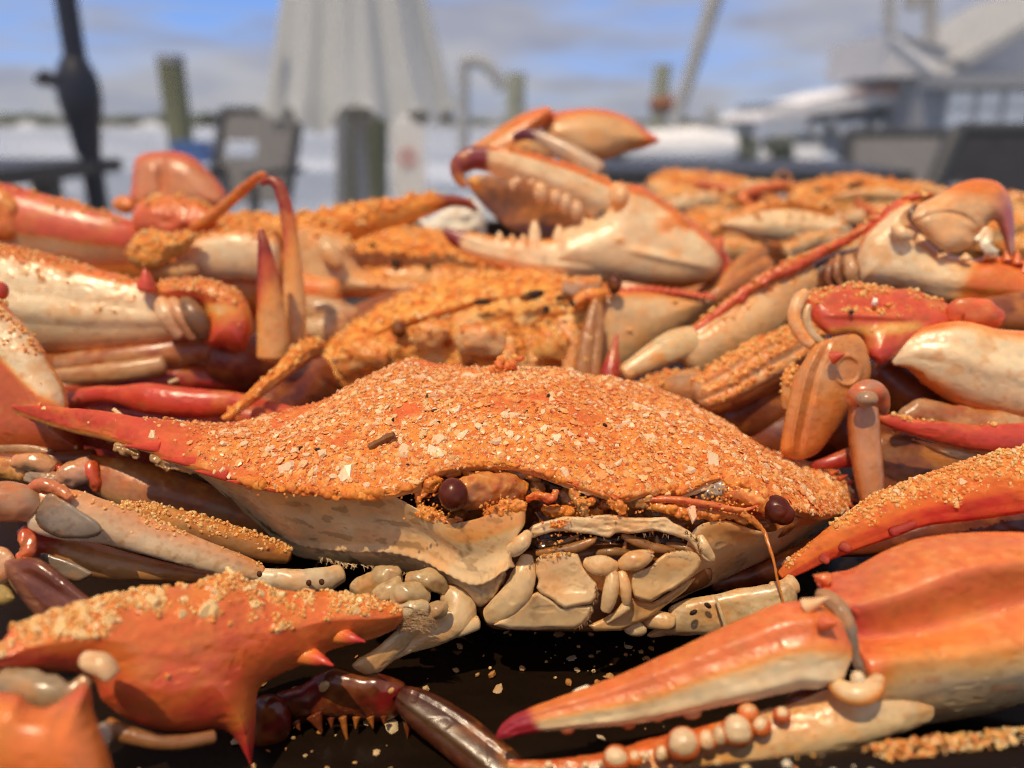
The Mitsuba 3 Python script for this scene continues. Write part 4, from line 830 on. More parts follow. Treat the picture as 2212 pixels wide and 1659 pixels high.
for pts, c, b in [([(-40, 1010, .151, 26), (20, 1012, .151, 24), (60, 1022, .150, 24)], [(0, (.62, .36, .12)), (1, (.5, .15, .04))], .4), ([(36, 1000, .1485, 16), (72, 998, .148, 20), (110, 1012, .1485, 18)], [(0, (.56, .44, .34)), (1, (.6, .18, .08))], .3), ([(74, 992, .1495, 8), (110, 1004, .149, 9), (150, 1024, .149, 7)], PINK, .9),
                  ([(125, 1036, .149, 18), (160, 1024, .149, 30), (195, 1012, .1495, 30)], [(0, (.56, .38, .32)), (.6, (.6, .3, .2)), (1, (.55, .12, .08))], .35), ([(195, 1004, .148, 12), (205, 1030, .1475, 14), (212, 1056, .148, 12)], PINK, .6), ([(60, 1030, .1485, 12), (100, 1034, .148, 18), (140, 1040, .1485, 14)], [(0, (.4, .34, .28)), (1, (.2, .1, .06))], .4)]:
    P(K + '__leg__joint', limb(pts, t=.8, res=2.2, wave=.15, stops=c, base=b, rn=.4, spots=.2, lump=.0004, lf=350, seed=int(pts[1][0])), 'mat_wet')
# fringe of debris under the left spines
for (pts) in [[(252, 964, .1392, 8), (275, 972, .139, 12), (300, 984, .1385, 9)], [(330, 990, .1372, 9), (356, 1002, .137, 13), (366, 1014, .1368, 8)], [(372, 1006, .1365, 8), (410, 1012, .1362, 10), (440, 1016, .136, 8)]]:
    P(K + '__crust', limb(pts, t=.8, res=1.8, wave=.35, stops=[(0, (.46, .30, .14)), (1, (.26, .13, .05))], base=.4, rn=.8, spots=.2, lump=.0007, lf=600), 'mat_wet')
season(rng, K, [k for k in MESHES if k in (K + '__arm', CL + '__arm', K + '__leg', K + '__leg_003', K + '__leg_002')], 4600, .00025, .0009, pal=[(.84, .50, .16), (.80, .40, .11), (.86, .58, .25), (.78, .32, .08)])
flakes_on(CL + '__arm', MESHES[CL + '__arm'], 46, .0014, .0036, col=(.86, .56, .24))
flakes_on(K + '__arm', MESHES[K + '__arm'], 14, .0009, .002)

# ================================================================ the wet claw on the tray, shade put into its dark colour
Q = thing('crab_claw', 'wet brown claw with a spiny edge on the tray, coloured dark for shade under the large crab', 'claw')
m = pillow([(655, 1470), (690, 1448), (735, 1440), (780, 1448), (820, 1450), (850, 1462), (872, 1480), (866, 1520), (850, 1545), (800, 1556), (740, 1554), (690, 1560), (640, 1568), (590, 1580), (560, 1570), (548, 1540), (570, 1520), (600, 1490)], .1195, 38, edge=44, res=2.4, stops=WET_SHADED, Rfn=lambda x, y: .7 + .5 * sm(800, 840, x) * sm(1480, 1500, y), rn=.4, spots=.12, lump=.0010, lf=150, seed=120)
for (x, y, w, x1, y1) in [(680, 1545, 18, 695, 1582), (740, 1550, 9, 753, 1616), (715, 1552, 8, 716, 1572), (770, 1550, 9, 768, 1574), (800, 1550, 9, 806, 1574), (830, 1548, 8, 830, 1566), (640, 1560, 10, 648, 1578), (880, 1560, 9, 880, 1596)]:
    m = m + cone(x, y, .117, w, x1, y1, .1165, stops=[(0, (.24, .085, .03)), (1, (.14, .03, .015))], base=.4, rn=.3)
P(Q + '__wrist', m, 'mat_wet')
m = limb([(868, 1506, .117, 26), (900, 1526, .116, 38), (950, 1560, .1145, 46), (1020, 1614, .112, 50), (1100, 1680, .109, 50)], t=.7, prof=[(0, 1), (28, .98), (45, 1.04), (60, .92), (80, .97), (100, 1.05), (118, .92), (140, .98), (180, 1), (270, 1)], res=2.2, stops=[(0, (.17, .115, .07)), (.4, (.10, .04, .018)), (1, (.08, .016, .01))], redfn=lambda R, s, t: .75 - .6 * np.exp(-((np.degrees(t) - 100) / 36) ** 2) + .3 * sm(.12, .0, s), rn=.3, spots=.12, caps=(.4, .5), seed=121)  # browns darkened further for shade on the finger
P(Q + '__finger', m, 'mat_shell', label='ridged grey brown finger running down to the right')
for (x, y, d, r) in [(700, 1483, .1165, 14), (845, 1492, .1155, 8)]:
    P(Q + '__crumb', ball(x, y, d, r, r * .7, t=.5, ang=40, base=.2, stops=[(0, (.6, .45, .25)), (1, (.5, .3, .1))], spots=0), 'mat_wet')
m = pillow([(540, 1560), (548, 1520), (580, 1500), (610, 1510), (622, 1545), (620, 1600), (590, 1625), (550, 1640), (530, 1610)], .117, 30, res=2.6, stops=WET_SHADED, base=.8, rn=.4, spots=.15, lump=.0008, lf=200, seed=122)
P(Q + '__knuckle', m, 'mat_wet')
# ================================================================ the heap of crabs behind
GRP = 'steamed crabs heaped on the tray'
rng = np.random.default_rng(23)
FARS = [(0, (.70, .50, .26)), (.35, (.76, .42, .13)), (.65, (.70, .24, .06)), (1, CORAL)]
TAN = [(0, (.70, .54, .36)), (.4, (.66, .38, .17)), (.7, ORANGE), (1, CORAL)]
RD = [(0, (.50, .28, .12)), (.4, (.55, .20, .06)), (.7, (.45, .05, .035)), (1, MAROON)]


def lump(poly, d, thick, **kw):
    return pillow(poly, d, thick, **{'res': 3.4, 'spots': .15, 'rn': .3, **kw})


# ---- second crab: seasoned face with dark eyes, just behind the front one
K1 = thing('steamed_crab_001', 'crab behind the largest one, its face caked in yellow orange seasoning', 'crab', GRP)
ST1 = [(684, 763, 686, 767, .214, .218), (731, 729, 736, 752, .211, .224), (798, 682, 800, 726, .210, .230), (848, 652, 858, 696, .209, .236), (899, 626, 920, 682, .209, .240), (949, 604, 980, 664, .209, .243), (1016, 592, 1043, 646, .210, .246),
       (1100, 585, 1110, 640, .211, .248), (1160, 588, 1165, 628, .212, .248), (1200, 598, 1210, 620, .214, .244), (1228, 606, 1240, 614, .218, .232)]
m = net([to_px(p) for p in carapace_rows(ST1, .003, back=(.02, .05))], res=(3, 3), up=True, Rrow=[.7] * 4 + [.55] * 5 + [.6, .4, .3], stops=FARS, dust=1.1, dust_at=(-.1, .6), grain=.0009, gf=900, rn=.3, lump=.0012, lf=120, dustcol=(.78, .42, .11), seed=200)
P(K1 + '__carapace', m, 'mat_dry')
m = lump([(684, 766), (736, 752), (800, 726), (858, 700), (930, 684), (1043, 648), (1150, 632), (1215, 622), (1270, 618), (1300, 640), (1296, 720), (1292, 850), (684, 850), (640, 820)], lambda x, y: .2125 - .000012 * (y - 700), 34, edge=60, stops=[(0, (.74, .58, .34)), (.3, (.76, .50, .2)), (.55, (.72, .33, .08)), (.8, (.42, .17, .05)), (1, (.16, .06, .02))],
         Rfn=lambda x, y: .75 * sm(.40, .62, meshkit.fbm(np.stack([x / 46, y / 36, 0 * x], -1), 4, 3)) + .25 * sm(.6, .75, meshkit.fbm(np.stack([x / 30, y / 60, 0 * x], -1), 3, 8)), relief=lambda x, y: 30 * (meshkit.fbm(np.stack([x / 40, y / 30, 0 * x + 4], -1), 3, 14) - .5), dust=.8, dust_at=(.1, .8), grain=.0008, gf=900, dustcol=(.8, .44, .12), seed=201)
P(K1 + '__face', m, 'mat_dry')
for (x, y, r, r2, d) in [(862, 712, 17, 19, .2055), (1327, 614, 16, 22, .2065)]:
    P(K1 + '__eye', ball(x, y, d, r, r2, stops=EYEC, base=.6, spots=0), 'mat_eye')
for (x, y, r, r2, d, a) in [(1043, 652, 20, 7, .2055, 0), (1150, 638, 27, 10, .2045, 15), (1212, 644, 14, 6, .2065, 0), (1240, 655, 12, 7, .205, 0), (1180, 668, 8, 9, .2045, 0)]:
    P(K1 + '__hollow', ball(x, y, d + .0008, r, r2, t=.4, ang=a, stops=[(0, (.05, .02, .01)), (1, (.10, .035, .012))], spots=0), 'mat_dry')  # dark flattened balls stand for shaded holes in the face
for pts, b, st_ in [([(1098, 740, .205, 14), (1100, 790, .204, 18), (1100, 830, .204, 14)], .1, TAN), ([(1145, 735, .205, 12), (1150, 790, .204, 13), (1150, 830, .204, 12)], .1, TAN), ([(1005, 740, .205, 26), (1040, 735, .2035, 34), (1075, 745, .2045, 24)], .15, TAN), ([(1160, 745, .205, 24), (1190, 748, .203, 32), (1215, 760, .2045, 20)], .3, [(0, (.8, .62, .3)), (1, (.76, .42, .1))]), ([(905, 736, .206, 22), (930, 724, .205, 28), (960, 718, .206, 18)], .25, TAN),
                    ([(1222, 690, .2062, 18), (1232, 740, .205, 24), (1236, 820, .2045, 26)], .12, TAN), ([(1225, 622, .2095, 16), (1250, 618, .2075, 20), (1290, 622, .2075, 16)], .3, [(0, (.5, .44, .38)), (1, (.5, .2, .08))]), ([(740, 790, .2075, 24), (790, 770, .2065, 30), (830, 775, .2065, 24)], .35, TAN), ([(1246, 660, .2065, 14), (1270, 645, .206, 16), (1300, 640, .2075, 10)], .6, FARS)]:
    P(K1 + '__face_lump', limb(pts, t=.8, res=3, wave=.16, stops=st_, base=b, rn=.35, dust=1.0, dust_at=(-.1, .8), spots=.2, lump=.0012, lf=200, grain=.0009, gf=900, smear=.9, seed=int(pts[0][0])))
for pts in ([(1288, 650, .2045, 10), (1276, 700, .203, 15), (1265, 760, .2015, 19), (1256, 830, .2, 21)], [(1296, 660, .2035, 6), (1293, 720, .2025, 11), (1286, 780, .201, 13), (1282, 830, .2, 14)]):
    P(K1 + '__mouth_leg', limb(pts, t=.6, res=3, stops=[(0, (.46, .26, .12)), (1, (.2, .09, .04))], base=.5, rn=.4, spots=.1, dust=.3))
P(K1 + '__spine', limb([(1318, 860, .199, 24), (1320, 800, .2, 20), (1328, 750, .2015, 9), (1333, 722, .2025, 2)], t=.7, res=3, stops=RD, base=.7, rn=.3), label='dark red spike standing up beside the face')
m = lump([(1296, 640), (1345, 628), (1400, 622), (1470, 630), (1540, 642), (1530, 668), (1480, 710), (1420, 750), (1360, 792), (1330, 840), (1280, 850), (1285, 740)], lambda x, y: .2130 + .00002 * (x - 1300), 40, edge=60, stops=TAN, Rfn=lambda x, y: .15 + .5 * sm(655, 632, y + (x - 1400) * .0), rn=.25, dust=.3, dust_at=(.5, 1.2), seed=203)
for i, x in enumerate(np.linspace(1345, 1536, 13)):
    y = np.interp(x, [1345, 1400, 1470, 1540], [628, 622, 630, 642])
    m = m + cone(x, y + 5, .213, 9, x + 3, y - 9, .213, stops=PINK, base=.85, res=3)
P(K1 + '__cheek', m, label='cream cheek with a saw-toothed red edge')
# its left tip, like a twig, and the shaded legs under it
P(K1 + '__leg', limb([(486, 906, .168, 8), (540, 862, .174, 12), (600, 812, .181, 16), (650, 768, .189, 22), (684, 752, .196, 22)], t=.6, res=2.6, prof=[(0, 1), (60, .9), (90, 1.1), (120, .9), (180, 1), (270, 1)], stops=[(0, (.55, .33, .14)), (1, (.30, .09, .035))], base=.5, rn=.5, dust=1.1, dust_at=(-.2, .5), grain=.0007, red=[(150, 40, 20, .9)], seed=204), 'mat_dry', label='twig-like seasoned leg tip pointing down left')
P(K1 + '__leg', limb([(372, 836, .205, 10), (450, 824, .207, 18), (540, 798, .209, 28), (620, 770, .212, 32), (680, 752, .216, 28)], t=.6, res=3, stops=[(0, (.5, .3, .12)), (1, (.25, .10, .04))], base=.5, rn=.5, dust=1.1, dust_at=(-.1, .6), grain=.0008, seed=205), 'mat_dry')
P(K1 + '__leg', limb([(560, 905, .19, 40), (640, 850, .2, 60), (720, 820, .215, 60)], t=.7, res=4, stops=[(0, (.5, .36, .2)), (.5, (.3, .1, .04)), (1, (.16, .04, .02))], base=.7, rn=.5, spots=.2))
season(rng, K1, [k for k in MESHES if k.startswith(K1)], 2600, .0004, .0018, pal=[(.8, .46, .13), (.76, .34, .08), (.86, .58, .24), (.7, .24, .05)])
P(K1 + '__body', limb([(760, 800, .25, 70), (900, 760, .255, 120), (1100, 740, .26, 130), (1300, 760, .255, 110)], t=.7, res=6, stops=TAN, base=.6))

# ---- third crab behind it: claw with a dark red tip pointing right
K2 = thing('steamed_crab_002', 'yellow orange crab behind the caked face, its claw with dark red tip reaching right', 'crab', GRP)
m = lump([(745, 560), (762, 520), (800, 498), (870, 490), (960, 500), (1050, 520), (1130, 552), (1210, 590), (1230, 640), (1100, 660), (900, 650), (780, 640), (740, 600)], lambda x, y: .275 - .00022 * (y - 560), 40, edge=70, stops=FARS, base=.5, relief=lambda x, y: 44 * (meshkit.fbm(np.stack([x / 60, y / 28, 0 * x + 4], -1), 3, 15) - .5), rn=.4, dust=1.1, dust_at=(-.1, .6), grain=.0011, gf=700, lump=.0012, lf=90, dustcol=(.78, .38, .09), seed=210)
P(K2 + '__carapace', m, 'mat_dry')
P(K2 + '__carapace', limb([(770, 622, .262, 22), (850, 606, .258, 26), (960, 606, .258, 22), (1060, 600, .26, 16)], t=.7, res=4, wave=.12, stops=FARS, base=.15, rn=.3, dust=.6, dust_at=(.3, 1), grain=.001))
for (x, y, r, r2) in [(855, 571, 12, 11), (759, 544, 12, 13), (925, 576, 6, 9), (805, 530, 10, 5)]:
    P(K2 + '__eye', ball(x, y, .2555, r, r2, stops=[(0, (.06, .03, .015)), (1, (.1, .05, .02))], spots=0), 'mat_dry')
m = limb([(600, 512, .262, 34), (680, 500, .260, 38), (749, 484, .258, 36), (849, 461, .255, 29), (932, 441, .253, 21), (965, 434, .252, 14), (1000, 437, .251, 9), (1028, 453, .251, 4)], t=.8, res=3.4, stops=FARS, base=.35, redfn=lambda R, s, t: R + .4 * np.exp(-((s - .15) / .1) ** 2), tips=(.80, .85, (.22, .02, .03)), wave=.06, dust=1.1, dust_at=(-.3, .4), grain=.0012, gf=700, lump=.0008, lf=120, dustcol=(.78, .36, .08), seed=211)
for x, y in [(905, 424), (932, 417), (880, 430)]:
    m = m + cone(x, y + 12, .253, 8, x, y, .253, stops=FARS, base=.5, res=3)
P(K2 + '__claw__moving_finger', m, 'mat_dry')
m = lump([(640, 500), (690, 490), (740, 505), (770, 530), (765, 560), (790, 590), (860, 606), (940, 622), (930, 640), (850, 640), (740, 645), (650, 640), (630, 570)], .254, 44, edge=50, stops=TAN, Rfn=lambda x, y: .15 + .35 * sm(540, 490, y) + .3 * sm(610, 640, y), rn=.3, dust=.5, dust_at=(.4, 1), grain=.001, seed=212)
P(K2 + '__claw', m, label='cream hand of the claw')
P(K2 + '__claw__joint', limb([(702, 520, .246, 14), (712, 545, .2445, 20), (730, 570, .245, 16)], t=.7, res=3.4, stops=TAN, base=.2))
for pts, b in [([(640, 660, .235, 22), (690, 672, .232, 32), (760, 690, .232, 28)], .25), ([(640, 720, .228, 30), (700, 715, .226, 34), (740, 700, .228, 26)], .15), ([(690, 650, .2325, 10), (740, 660, .231, 13)], .5), ([(620, 790, .225, 40), (720, 740, .23, 50), (820, 680, .24, 40), (900, 650, .25, 30)], .75)]:
    P(K2 + '__leg', limb(pts, t=.8, res=4, stops=[(0, (.66, .5, .33)), (.5, (.42, .2, .09)), (1, (.2, .06, .03))], base=b, rn=.35, spots=.2))
season(rng, K2, [k for k in MESHES if k.startswith(K2)], 1500, .0007, .0026, pal=[(.8, .42, .11), (.76, .32, .07), (.84, .54, .2), (.7, .24, .05)])

# ---- raised open claw in the middle
K3 = thing('steamed_crab_003', 'crab holding up the big open cream claw with knobbly teeth', 'crab', GRP)
CL = K3 + '__claw'
m = lump([(1210, 500), (1260, 478), (1300, 462), (1322, 430), (1326, 400), (1350, 396), (1400, 410), (1450, 445), (1500, 480), (1540, 515), (1558, 540), (1560, 570), (1545, 598), (1500, 618), (1440, 624), (1380, 614), (1310, 603), (1240, 594), (1190, 586), (1180, 540)], .236, 52, edge=75, stops=PALES,
         Rfn=lambda x, y: .10 + .75 * sm(26, 4, (y - np.interp(x, [1326, 1350, 1400, 1450, 1500, 1540, 1560], [396, 396, 410, 445, 480, 515, 545])) * .8) + .5 * sm(585, 622, y) + .35 * sm(.5, .7, meshkit.fbm(np.stack([x / 40, y / 40, 0 * x], -1), 3, 5)) * sm(1380, 1440, x) * sm(560, 530, y), relief=lambda x, y: 7 * np.exp(-((y - 545 - (x - 1380) * .22) / 9) ** 2) * sm(1330, 1400, x), rn=.14, dust=.5, dust_at=(.6, 1.1), grain=.0008, spots=.2, seed=220)
P(CL, m, label='cream hand of the raised claw with a red upper edge')
m = limb([(962, 497, .2335, 7), (985, 514, .2335, 18), (1020, 530, .2335, 24), (1080, 546, .234, 30), (1150, 558, .2345, 36), (1230, 563, .235, 44), (1310, 565, .236, 46), (1380, 560, .237, 46)], t=.8, n=2.1, prof=[(0, 1), (60, .95), (90, .92), (105, 1.0), (125, .95), (180, 1), (270, 1)], res=3, stops=PALES, red=[(180, 40, 30, .5), (10, 30, 20, .35)], base=.1, tips=(.12, .07, (.24, .02, .03)), rn=.16, dust=.6, dust_at=(.5, 1), grain=.0009, spots=.2, seed=221)
for (x, y, w, x1, y1) in [(1155, 528, 15, 1155, 478), (1206, 528, 14, 1207, 488), (1080, 522, 9, 1078, 499), (1106, 524, 8, 1106, 505), (1262, 520, 12, 1262, 470), (1040, 512, 7, 1040, 502), (1130, 525, 8, 1130, 505)]:
    m = m + limb([(x, y, .2335, w), ((x + x1) / 2, (y + y1) / 2, .2335, w * .85), (x1, y1 + 4, .2335, w * .45)], t=1, res=2.6, stops=PALES, base=.12, rn=.25, spots=0, caps=(.3, .9))
P(CL + '__fixed_finger', m, label='lower finger with pointed teeth and a maroon tip')
m = limb([(1000, 352, .232, 22), (1020, 342, .232, 24), (1060, 345, .2325, 27), (1110, 357, .233, 33), (1170, 378, .234, 38), (1230, 402, .235, 43), (1290, 428, .236, 44), (1320, 444, .237, 38)], t=.8, prof=[(0, 1), (40, .95), (70, .92), (95, 1), (125, .95), (180, 1), (270, 1)], res=3, stops=PALES, red=[(15, 28, 16, .8)], base=.08, tips=(.20, .15, (.24, .03, .05)), rn=.14, dust=.8, dust_at=(.7, 1.1), grain=.0008, spots=.15, caps=(.8, .3), seed=222)
for (x, y, r, r2, a) in [(1168, 416, 17, 24, 10), (1200, 428, 14, 20, 10), (1222, 440, 15, 24, 0), (1150, 395, 12, 14, 0), (1118, 392, 10, 12, 0), (1245, 455, 15, 22, 0), (1108, 400, 8, 14, 0)]:
    m = m + ball(x, y, .2325, r, r2, ang=a, stops=[(0, (.72, .54, .38)), (1, (.6, .25, .12))], base=.15, rn=.25, spots=0, detail=ICO3)
P(CL + '__moving_finger', m, label='upper finger with a maroon tip')
P(CL + '__moving_finger__tip', limb([(1010, 346, .2318, 24), (990, 362, .2315, 19), (992, 385, .2318, 12), (1004, 400, .2325, 7)], t=.8, res=3, stops=[(0, (.62, .3, .12)), (1, (.22, .03, .05))], redfn=lambda R, s, t: sm(.75, .45, s), rn=.1, spots=0, caps=(.7, .7)))
P(CL + '__joint', limb([(1324, 402, .2335, 10), (1340, 428, .231, 20), (1334, 460, .232, 10)], t=.8, res=3, stops=PALES, base=.45, rn=.3, spots=0))
P(CL + '__joint', limb([(1310, 430, .234, 6), (1302, 455, .2335, 7), (1284, 480, .2335, 6)], t=.6, res=3, stops=[(0, (.3, .2, .12)), (1, (.12, .06, .03))], base=.5))
P(CL + '__inner_side', lump([(1012, 392), (1040, 376), (1090, 380), (1140, 390), (1200, 430), (1270, 465), (1275, 505), (1230, 520), (1170, 515), (1110, 500), (1070, 470), (1040, 440), (1022, 418)], .2500, 6, edge=40, stops=[(0, (.24, .12, .075)), (.5, (.17, .075, .045)), (1, (.07, .025, .015))], Rfn=lambda x, y: .45 + .35 * np.exp(-(((x - 1085) / 26) ** 2 + ((y - 428) / 12) ** 2)), rn=.3, dust=.3, seed=223), label='brown inner side of the claw in shade')  # brown darkened against the sun; the darkest spot stands for a hole
P(CL + '__crumb', ball(1024, 394, .2312, 17, 14, base=.1, stops=[(0, (.76, .45, .16)), (1, (.7, .3, .08))], spots=0, lump=.0012, lf=300), 'mat_crumb')
P(CL + '__wrist', lump([(1540, 545), (1565, 540), (1580, 560), (1600, 590), (1580, 620), (1540, 640), (1500, 640), (1530, 600)], .24, 24, stops=RD, base=.45, rn=.4))
P(CL + '__wrist', cone(1545, 545, .236, 20, 1562, 508, .236, stops=PINK, base=.7, res=3))
for pts, b in [([(1560, 640, .232, 22), (1600, 580, .236, 22), (1650, 545, .24, 16)], .45), ([(1520, 660, .228, 18), (1600, 610, .23, 22), (1660, 570, .235, 18)], .6)]:
    P(K3 + '__leg', limb(pts, t=.6, res=4, stops=[(0, (.6, .38, .18)), (.5, (.36, .15, .06)), (1, (.2, .06, .03))], base=b, rn=.3, dust=.5, dust_at=(.2, .9)))
# second claw of that crab, behind and above
CL = K3 + '__claw_001'
m = lump([(1168, 276), (1185, 250), (1215, 240), (1275, 234), (1330, 243), (1372, 262), (1400, 284), (1424, 300), (1396, 318), (1350, 330), (1310, 345), (1280, 350), (1240, 345), (1200, 330), (1175, 310)], .288, 44, edge=52, stops=TAN, Rfn=lambda x, y: .30 + .6 * sm(16, 3, y - np.interp(x, [1168, 1215, 1275, 1330, 1372, 1424], [270, 240, 234, 243, 262, 300])) + .5 * sm(1370, 1410, x), rn=.2, res=4, seed=225)
P(CL, m, label='orange claw showing above the raised one')
m = lump([(990, 345), (1015, 318), (1050, 295), (1090, 268), (1130, 246), (1165, 234), (1185, 232), (1196, 244), (1180, 265), (1160, 290), (1180, 320), (1200, 345), (1100, 350), (1020, 350)], .282, 36, edge=46, stops=TAN, Rfn=lambda x, y: .55 + .3 * sm(300, 240, y), rn=.2, dust=.4, dust_at=(.3, 1), res=4, seed=226)
P(CL + '__wrist', m)
P(CL + '__moving_finger', limb([(1116, 298, .27, 12), (1140, 292, .268, 15), (1180, 306, .266, 17), (1230, 334, .264, 22), (1290, 372, .262, 24)], t=.7, res=4, stops=[(0, (.58, .45, .36)), (1, (.4, .2, .1))], base=.15, rn=.2, tips=(.3, .2, (.16, .04, .06)), caps=(.8, .5)))
P(CL + '__crumb', limb([(1118, 318, .269, 10), (1150, 318, .268, 16), (1190, 330, .267, 14)], t=.7, res=4, stops=TAN, base=.2, dust=.5), 'mat_dry')
P(K3 + '__body', limb([(1300, 680, .29, 70), (1420, 650, .29, 90), (1560, 660, .29, 80)], t=.8, res=6, stops=TAN, base=.6))
season(rng, K3, [K3 + '__claw__moving_finger', K3 + '__claw__fixed_finger', K3 + '__claw'], 420, .0004, .0015, pal=[(.78, .34, .08), (.74, .28, .06), (.82, .46, .16)])

# ---- right: hooked claw on a red ridged arm
K4 = thing('steamed_crab_004', 'crab at the right with a hooked pink claw raised on a red ridged arm', 'crab', GRP)
CL = K4 + '__claw'
m = lump([(1852, 590), (1850, 560), (1858, 526), (1872, 500), (1900, 474), (1925, 450), (1958, 432), (1976, 448), (1970, 478), (1990, 505), (2025, 540), (2060, 552), (2100, 560), (2150, 552), (2190, 566), (2240, 590), (2260, 640), (2250, 690), (2190, 678), (2120, 668), (2058, 661), (2000, 645), (1941, 626), (1890, 616), (1862, 612)], lambda x, y: .1960 - .000015 * (x - 1900), 46, edge=56, res=2.6, stops=PALES,
         Rfn=lambda x, y: .10 + .85 * sm(14, 2, y - np.interp(x, [1850, 1872, 1900, 1925, 1958], [540, 500, 474, 450, 432])) * sm(1975, 1950, x) + .65 * sm(2060, 2130, x + (y - 580) * .4) + .2 * sm(640, 668, y), rn=.16, spots=.35, spot_col=(.66, .33, .08), relief=lambda x, y: -8 * np.exp(-((y - 622 - (x - 1950) * .12) / 14) ** 2) + 8 * np.exp(-((y - 650 - (x - 2050) * .1) / 10) ** 2) * sm(2040, 2080, x), seed=230)
for (x, y, w, x1, y1, b) in [(1990, 520, 13, 1984, 500, .15), (2035, 552, 12, 2030, 540, .2), (2085, 560, 14, 2085, 545, .2), (2140, 556, 16, 2138, 533, .3), (2196, 570, 14, 2198, 540, .8), (2175, 562, 12, 2172, 540, .7), (2212, 590, 14, 2216, 556, .9)]:
    m = m + cone(x, y, .189, w, x1, y1, .189, stops=PALES, base=b, res=2.4)
P(CL, m, label='cream hand of the hooked claw with a pink lower finger')
m = lump([(1968, 477), (1976, 450), (1996, 436), (2021, 424), (2050, 406), (2075, 394), (2105, 387), (2130, 387), (2155, 394), (2174, 412), (2186, 440), (2191, 480), (2192, 515), (2190, 545), (2184, 558), (2176, 545), (2168, 520), (2158, 490), (2150, 478), (2136, 482), (2124, 500), (2108, 512), (2100, 530), (2070, 544), (2030, 543), (2000, 515)], .1895, 34, edge=44, res=2.4, stops=PALES, Rfn=lambda x, y: .30 + .35 * sm(450, 395, y) + .3 * np.exp(-(((x - 2120) / 26) ** 2 + ((y - 500) / 18) ** 2)), rn=.15, spots=.05,
         tipfn=lambda x, y: (sm(2128, 2165, x) * sm(402, 430, y) * .55 + .35 * sm(2155, 2175, x) * sm(430, 460, y) * sm(540, 500, y), (.42, .10, .12)), relief=lambda x, y: -5 * np.exp(-((np.hypot(x - 2040, y - 560) - 100) / 6) ** 2), dust=.3, dust_at=(.4, 1), grain=.0004, seed=231)
P(CL + '__moving_finger', m, label='pink hooked finger curling down')
P(CL + '__fleshy_bit', limb([(2110, 520, .1885, 10), (2132, 500, .188, 8), (2128, 530, .1875, 12), (2150, 545, .1875, 9)], t=.7, res=2.4, stops=[(0, (.85, .80, .70)), (1, (.6, .45, .3))], base=.1, rn=.3, wave=.3, spots=0), label='white shreds of meat in the hook')
P(CL + '__joint', limb([(1980, 446, .189, 6), (1968, 464, .1885, 8), (1972, 482, .1885, 5), (2005, 515, .1882, 5), (2036, 544, .1882, 5)], t=.6, res=2.4, stops=[(0, (.24, .12, .07)), (1, (.1, .05, .03))], base=.5, rn=.4))
P(CL + '__joint', limb([(1932, 488, .189, 10), (1950, 506, .1878, 15), (1968, 508, .1885, 10)], t=.8, res=2.4, stops=PALES, base=.1, spots=0))
ARMP = [(0, 1), (40, 1), (60, .92), (90, .95), (130, .9), (180, 1), (270, 1)]
m = limb([(1490, 770, .197, 46), (1560, 728, .198, 58), (1630, 680, .2, 60), (1700, 628, .202, 56), (1745, 598, .2035, 46)], t=.7, prof=ARMP, res=2.6, stops=TAN, red=[(8, 24, 14, .95)], base=.18, rn=.3, dust=.4, dust_at=(.4, 1), grain=.0007, spots=.3, seed=232)
for (x, y, w, x1, y1) in [(1560, 668, 8, 1572, 654), (1600, 648, 9, 1618, 622), (1648, 612, 10, 1664, 600)]:
    m = m + cone(x, y, .196, w, x1, y1, .195, stops=PINK, base=.9, res=2.4)
P(K4 + '__arm', m, label='cream arm with a bright red ridge')
P(K4 + '__arm', limb([(1478, 738, .1955, 6), (1525, 696, .1955, 8), (1575, 656, .196, 10), (1620, 622, .1965, 11), (1665, 596, .197, 12), (1700, 584, .1975, 14), (1750, 556, .199, 13), (1800, 532, .2, 11), (1850, 506, .2, 10), (1905, 466, .198, 10), (1950, 436, .196, 9), (1985, 425, .194, 6), (2016, 421, .193, 3)], t=.9, res=2.4, stops=PINK, base=.72, rn=.3, wave=.18, dust=.5, dust_at=(.3, 1), grain=.0005, spots=.1, seed=233), label='bright red ridge along the arm')
P(K4 + '__wrist', lump([(1742, 640), (1738, 600), (1750, 572), (1790, 552), (1830, 540), (1860, 536), (1862, 600), (1866, 620), (1840, 630), (1800, 632), (1780, 645)], .2035, 30, edge=34, res=3, stops=[(0, (.46, .25, .12)), (.5, (.2, .08, .035)), (1, (.09, .03, .02))], Rfn=lambda x, y: .6 - .4 * sm(1800, 1830, x) + .3 * sm(1848, 1856, x), rn=.4, seed=234), label='dark wrist joint')
for pts, b in [([(1812, 552, .1975, 5), (1806, 590, .196, 7), (1822, 622, .197, 6)], .5), ([(1800, 560, .1985, 5), (1788, 600, .197, 6), (1800, 628, .198, 5)], .7), ([(1832, 556, .1965, 10), (1838, 590, .195, 14), (1846, 616, .196, 10)], .15)]:
    P(K4 + '__wrist__fold', limb(pts, t=.7, res=3, stops=[(0, (.6, .4, .24)), (1, (.3, .1, .05))], base=b, rn=.3))
P(K4 + '__arm', limb([(1352, 806, .193, 20), (1400, 778, .194, 28), (1450, 752, .1955, 36), (1490, 745, .197, 40)], t=.8, res=2.6, stops=[(0, (.72, .60, .40)), (1, (.70, .30, .08))], redfn=lambda R, s, t: .1, rn=.35, smear=1.0, spots=.9, spot_col=(.68, .30, .07), seed=235), label='cream arm piece with orange spots')
P(K4 + '__leg', limb([(1380, 850, .186, 22), (1440, 838, .187, 32), (1500, 842, .1875, 42)], t=.7, res=2.8, prof=ARMP, stops=[(0, (.5, .36, .26)), (1, (.26, .13, .07))], base=.5, rn=.5, dust=.7, dust_at=(.2, .9), grain=.0008, spots=.2, seed=236), 'mat_dry')
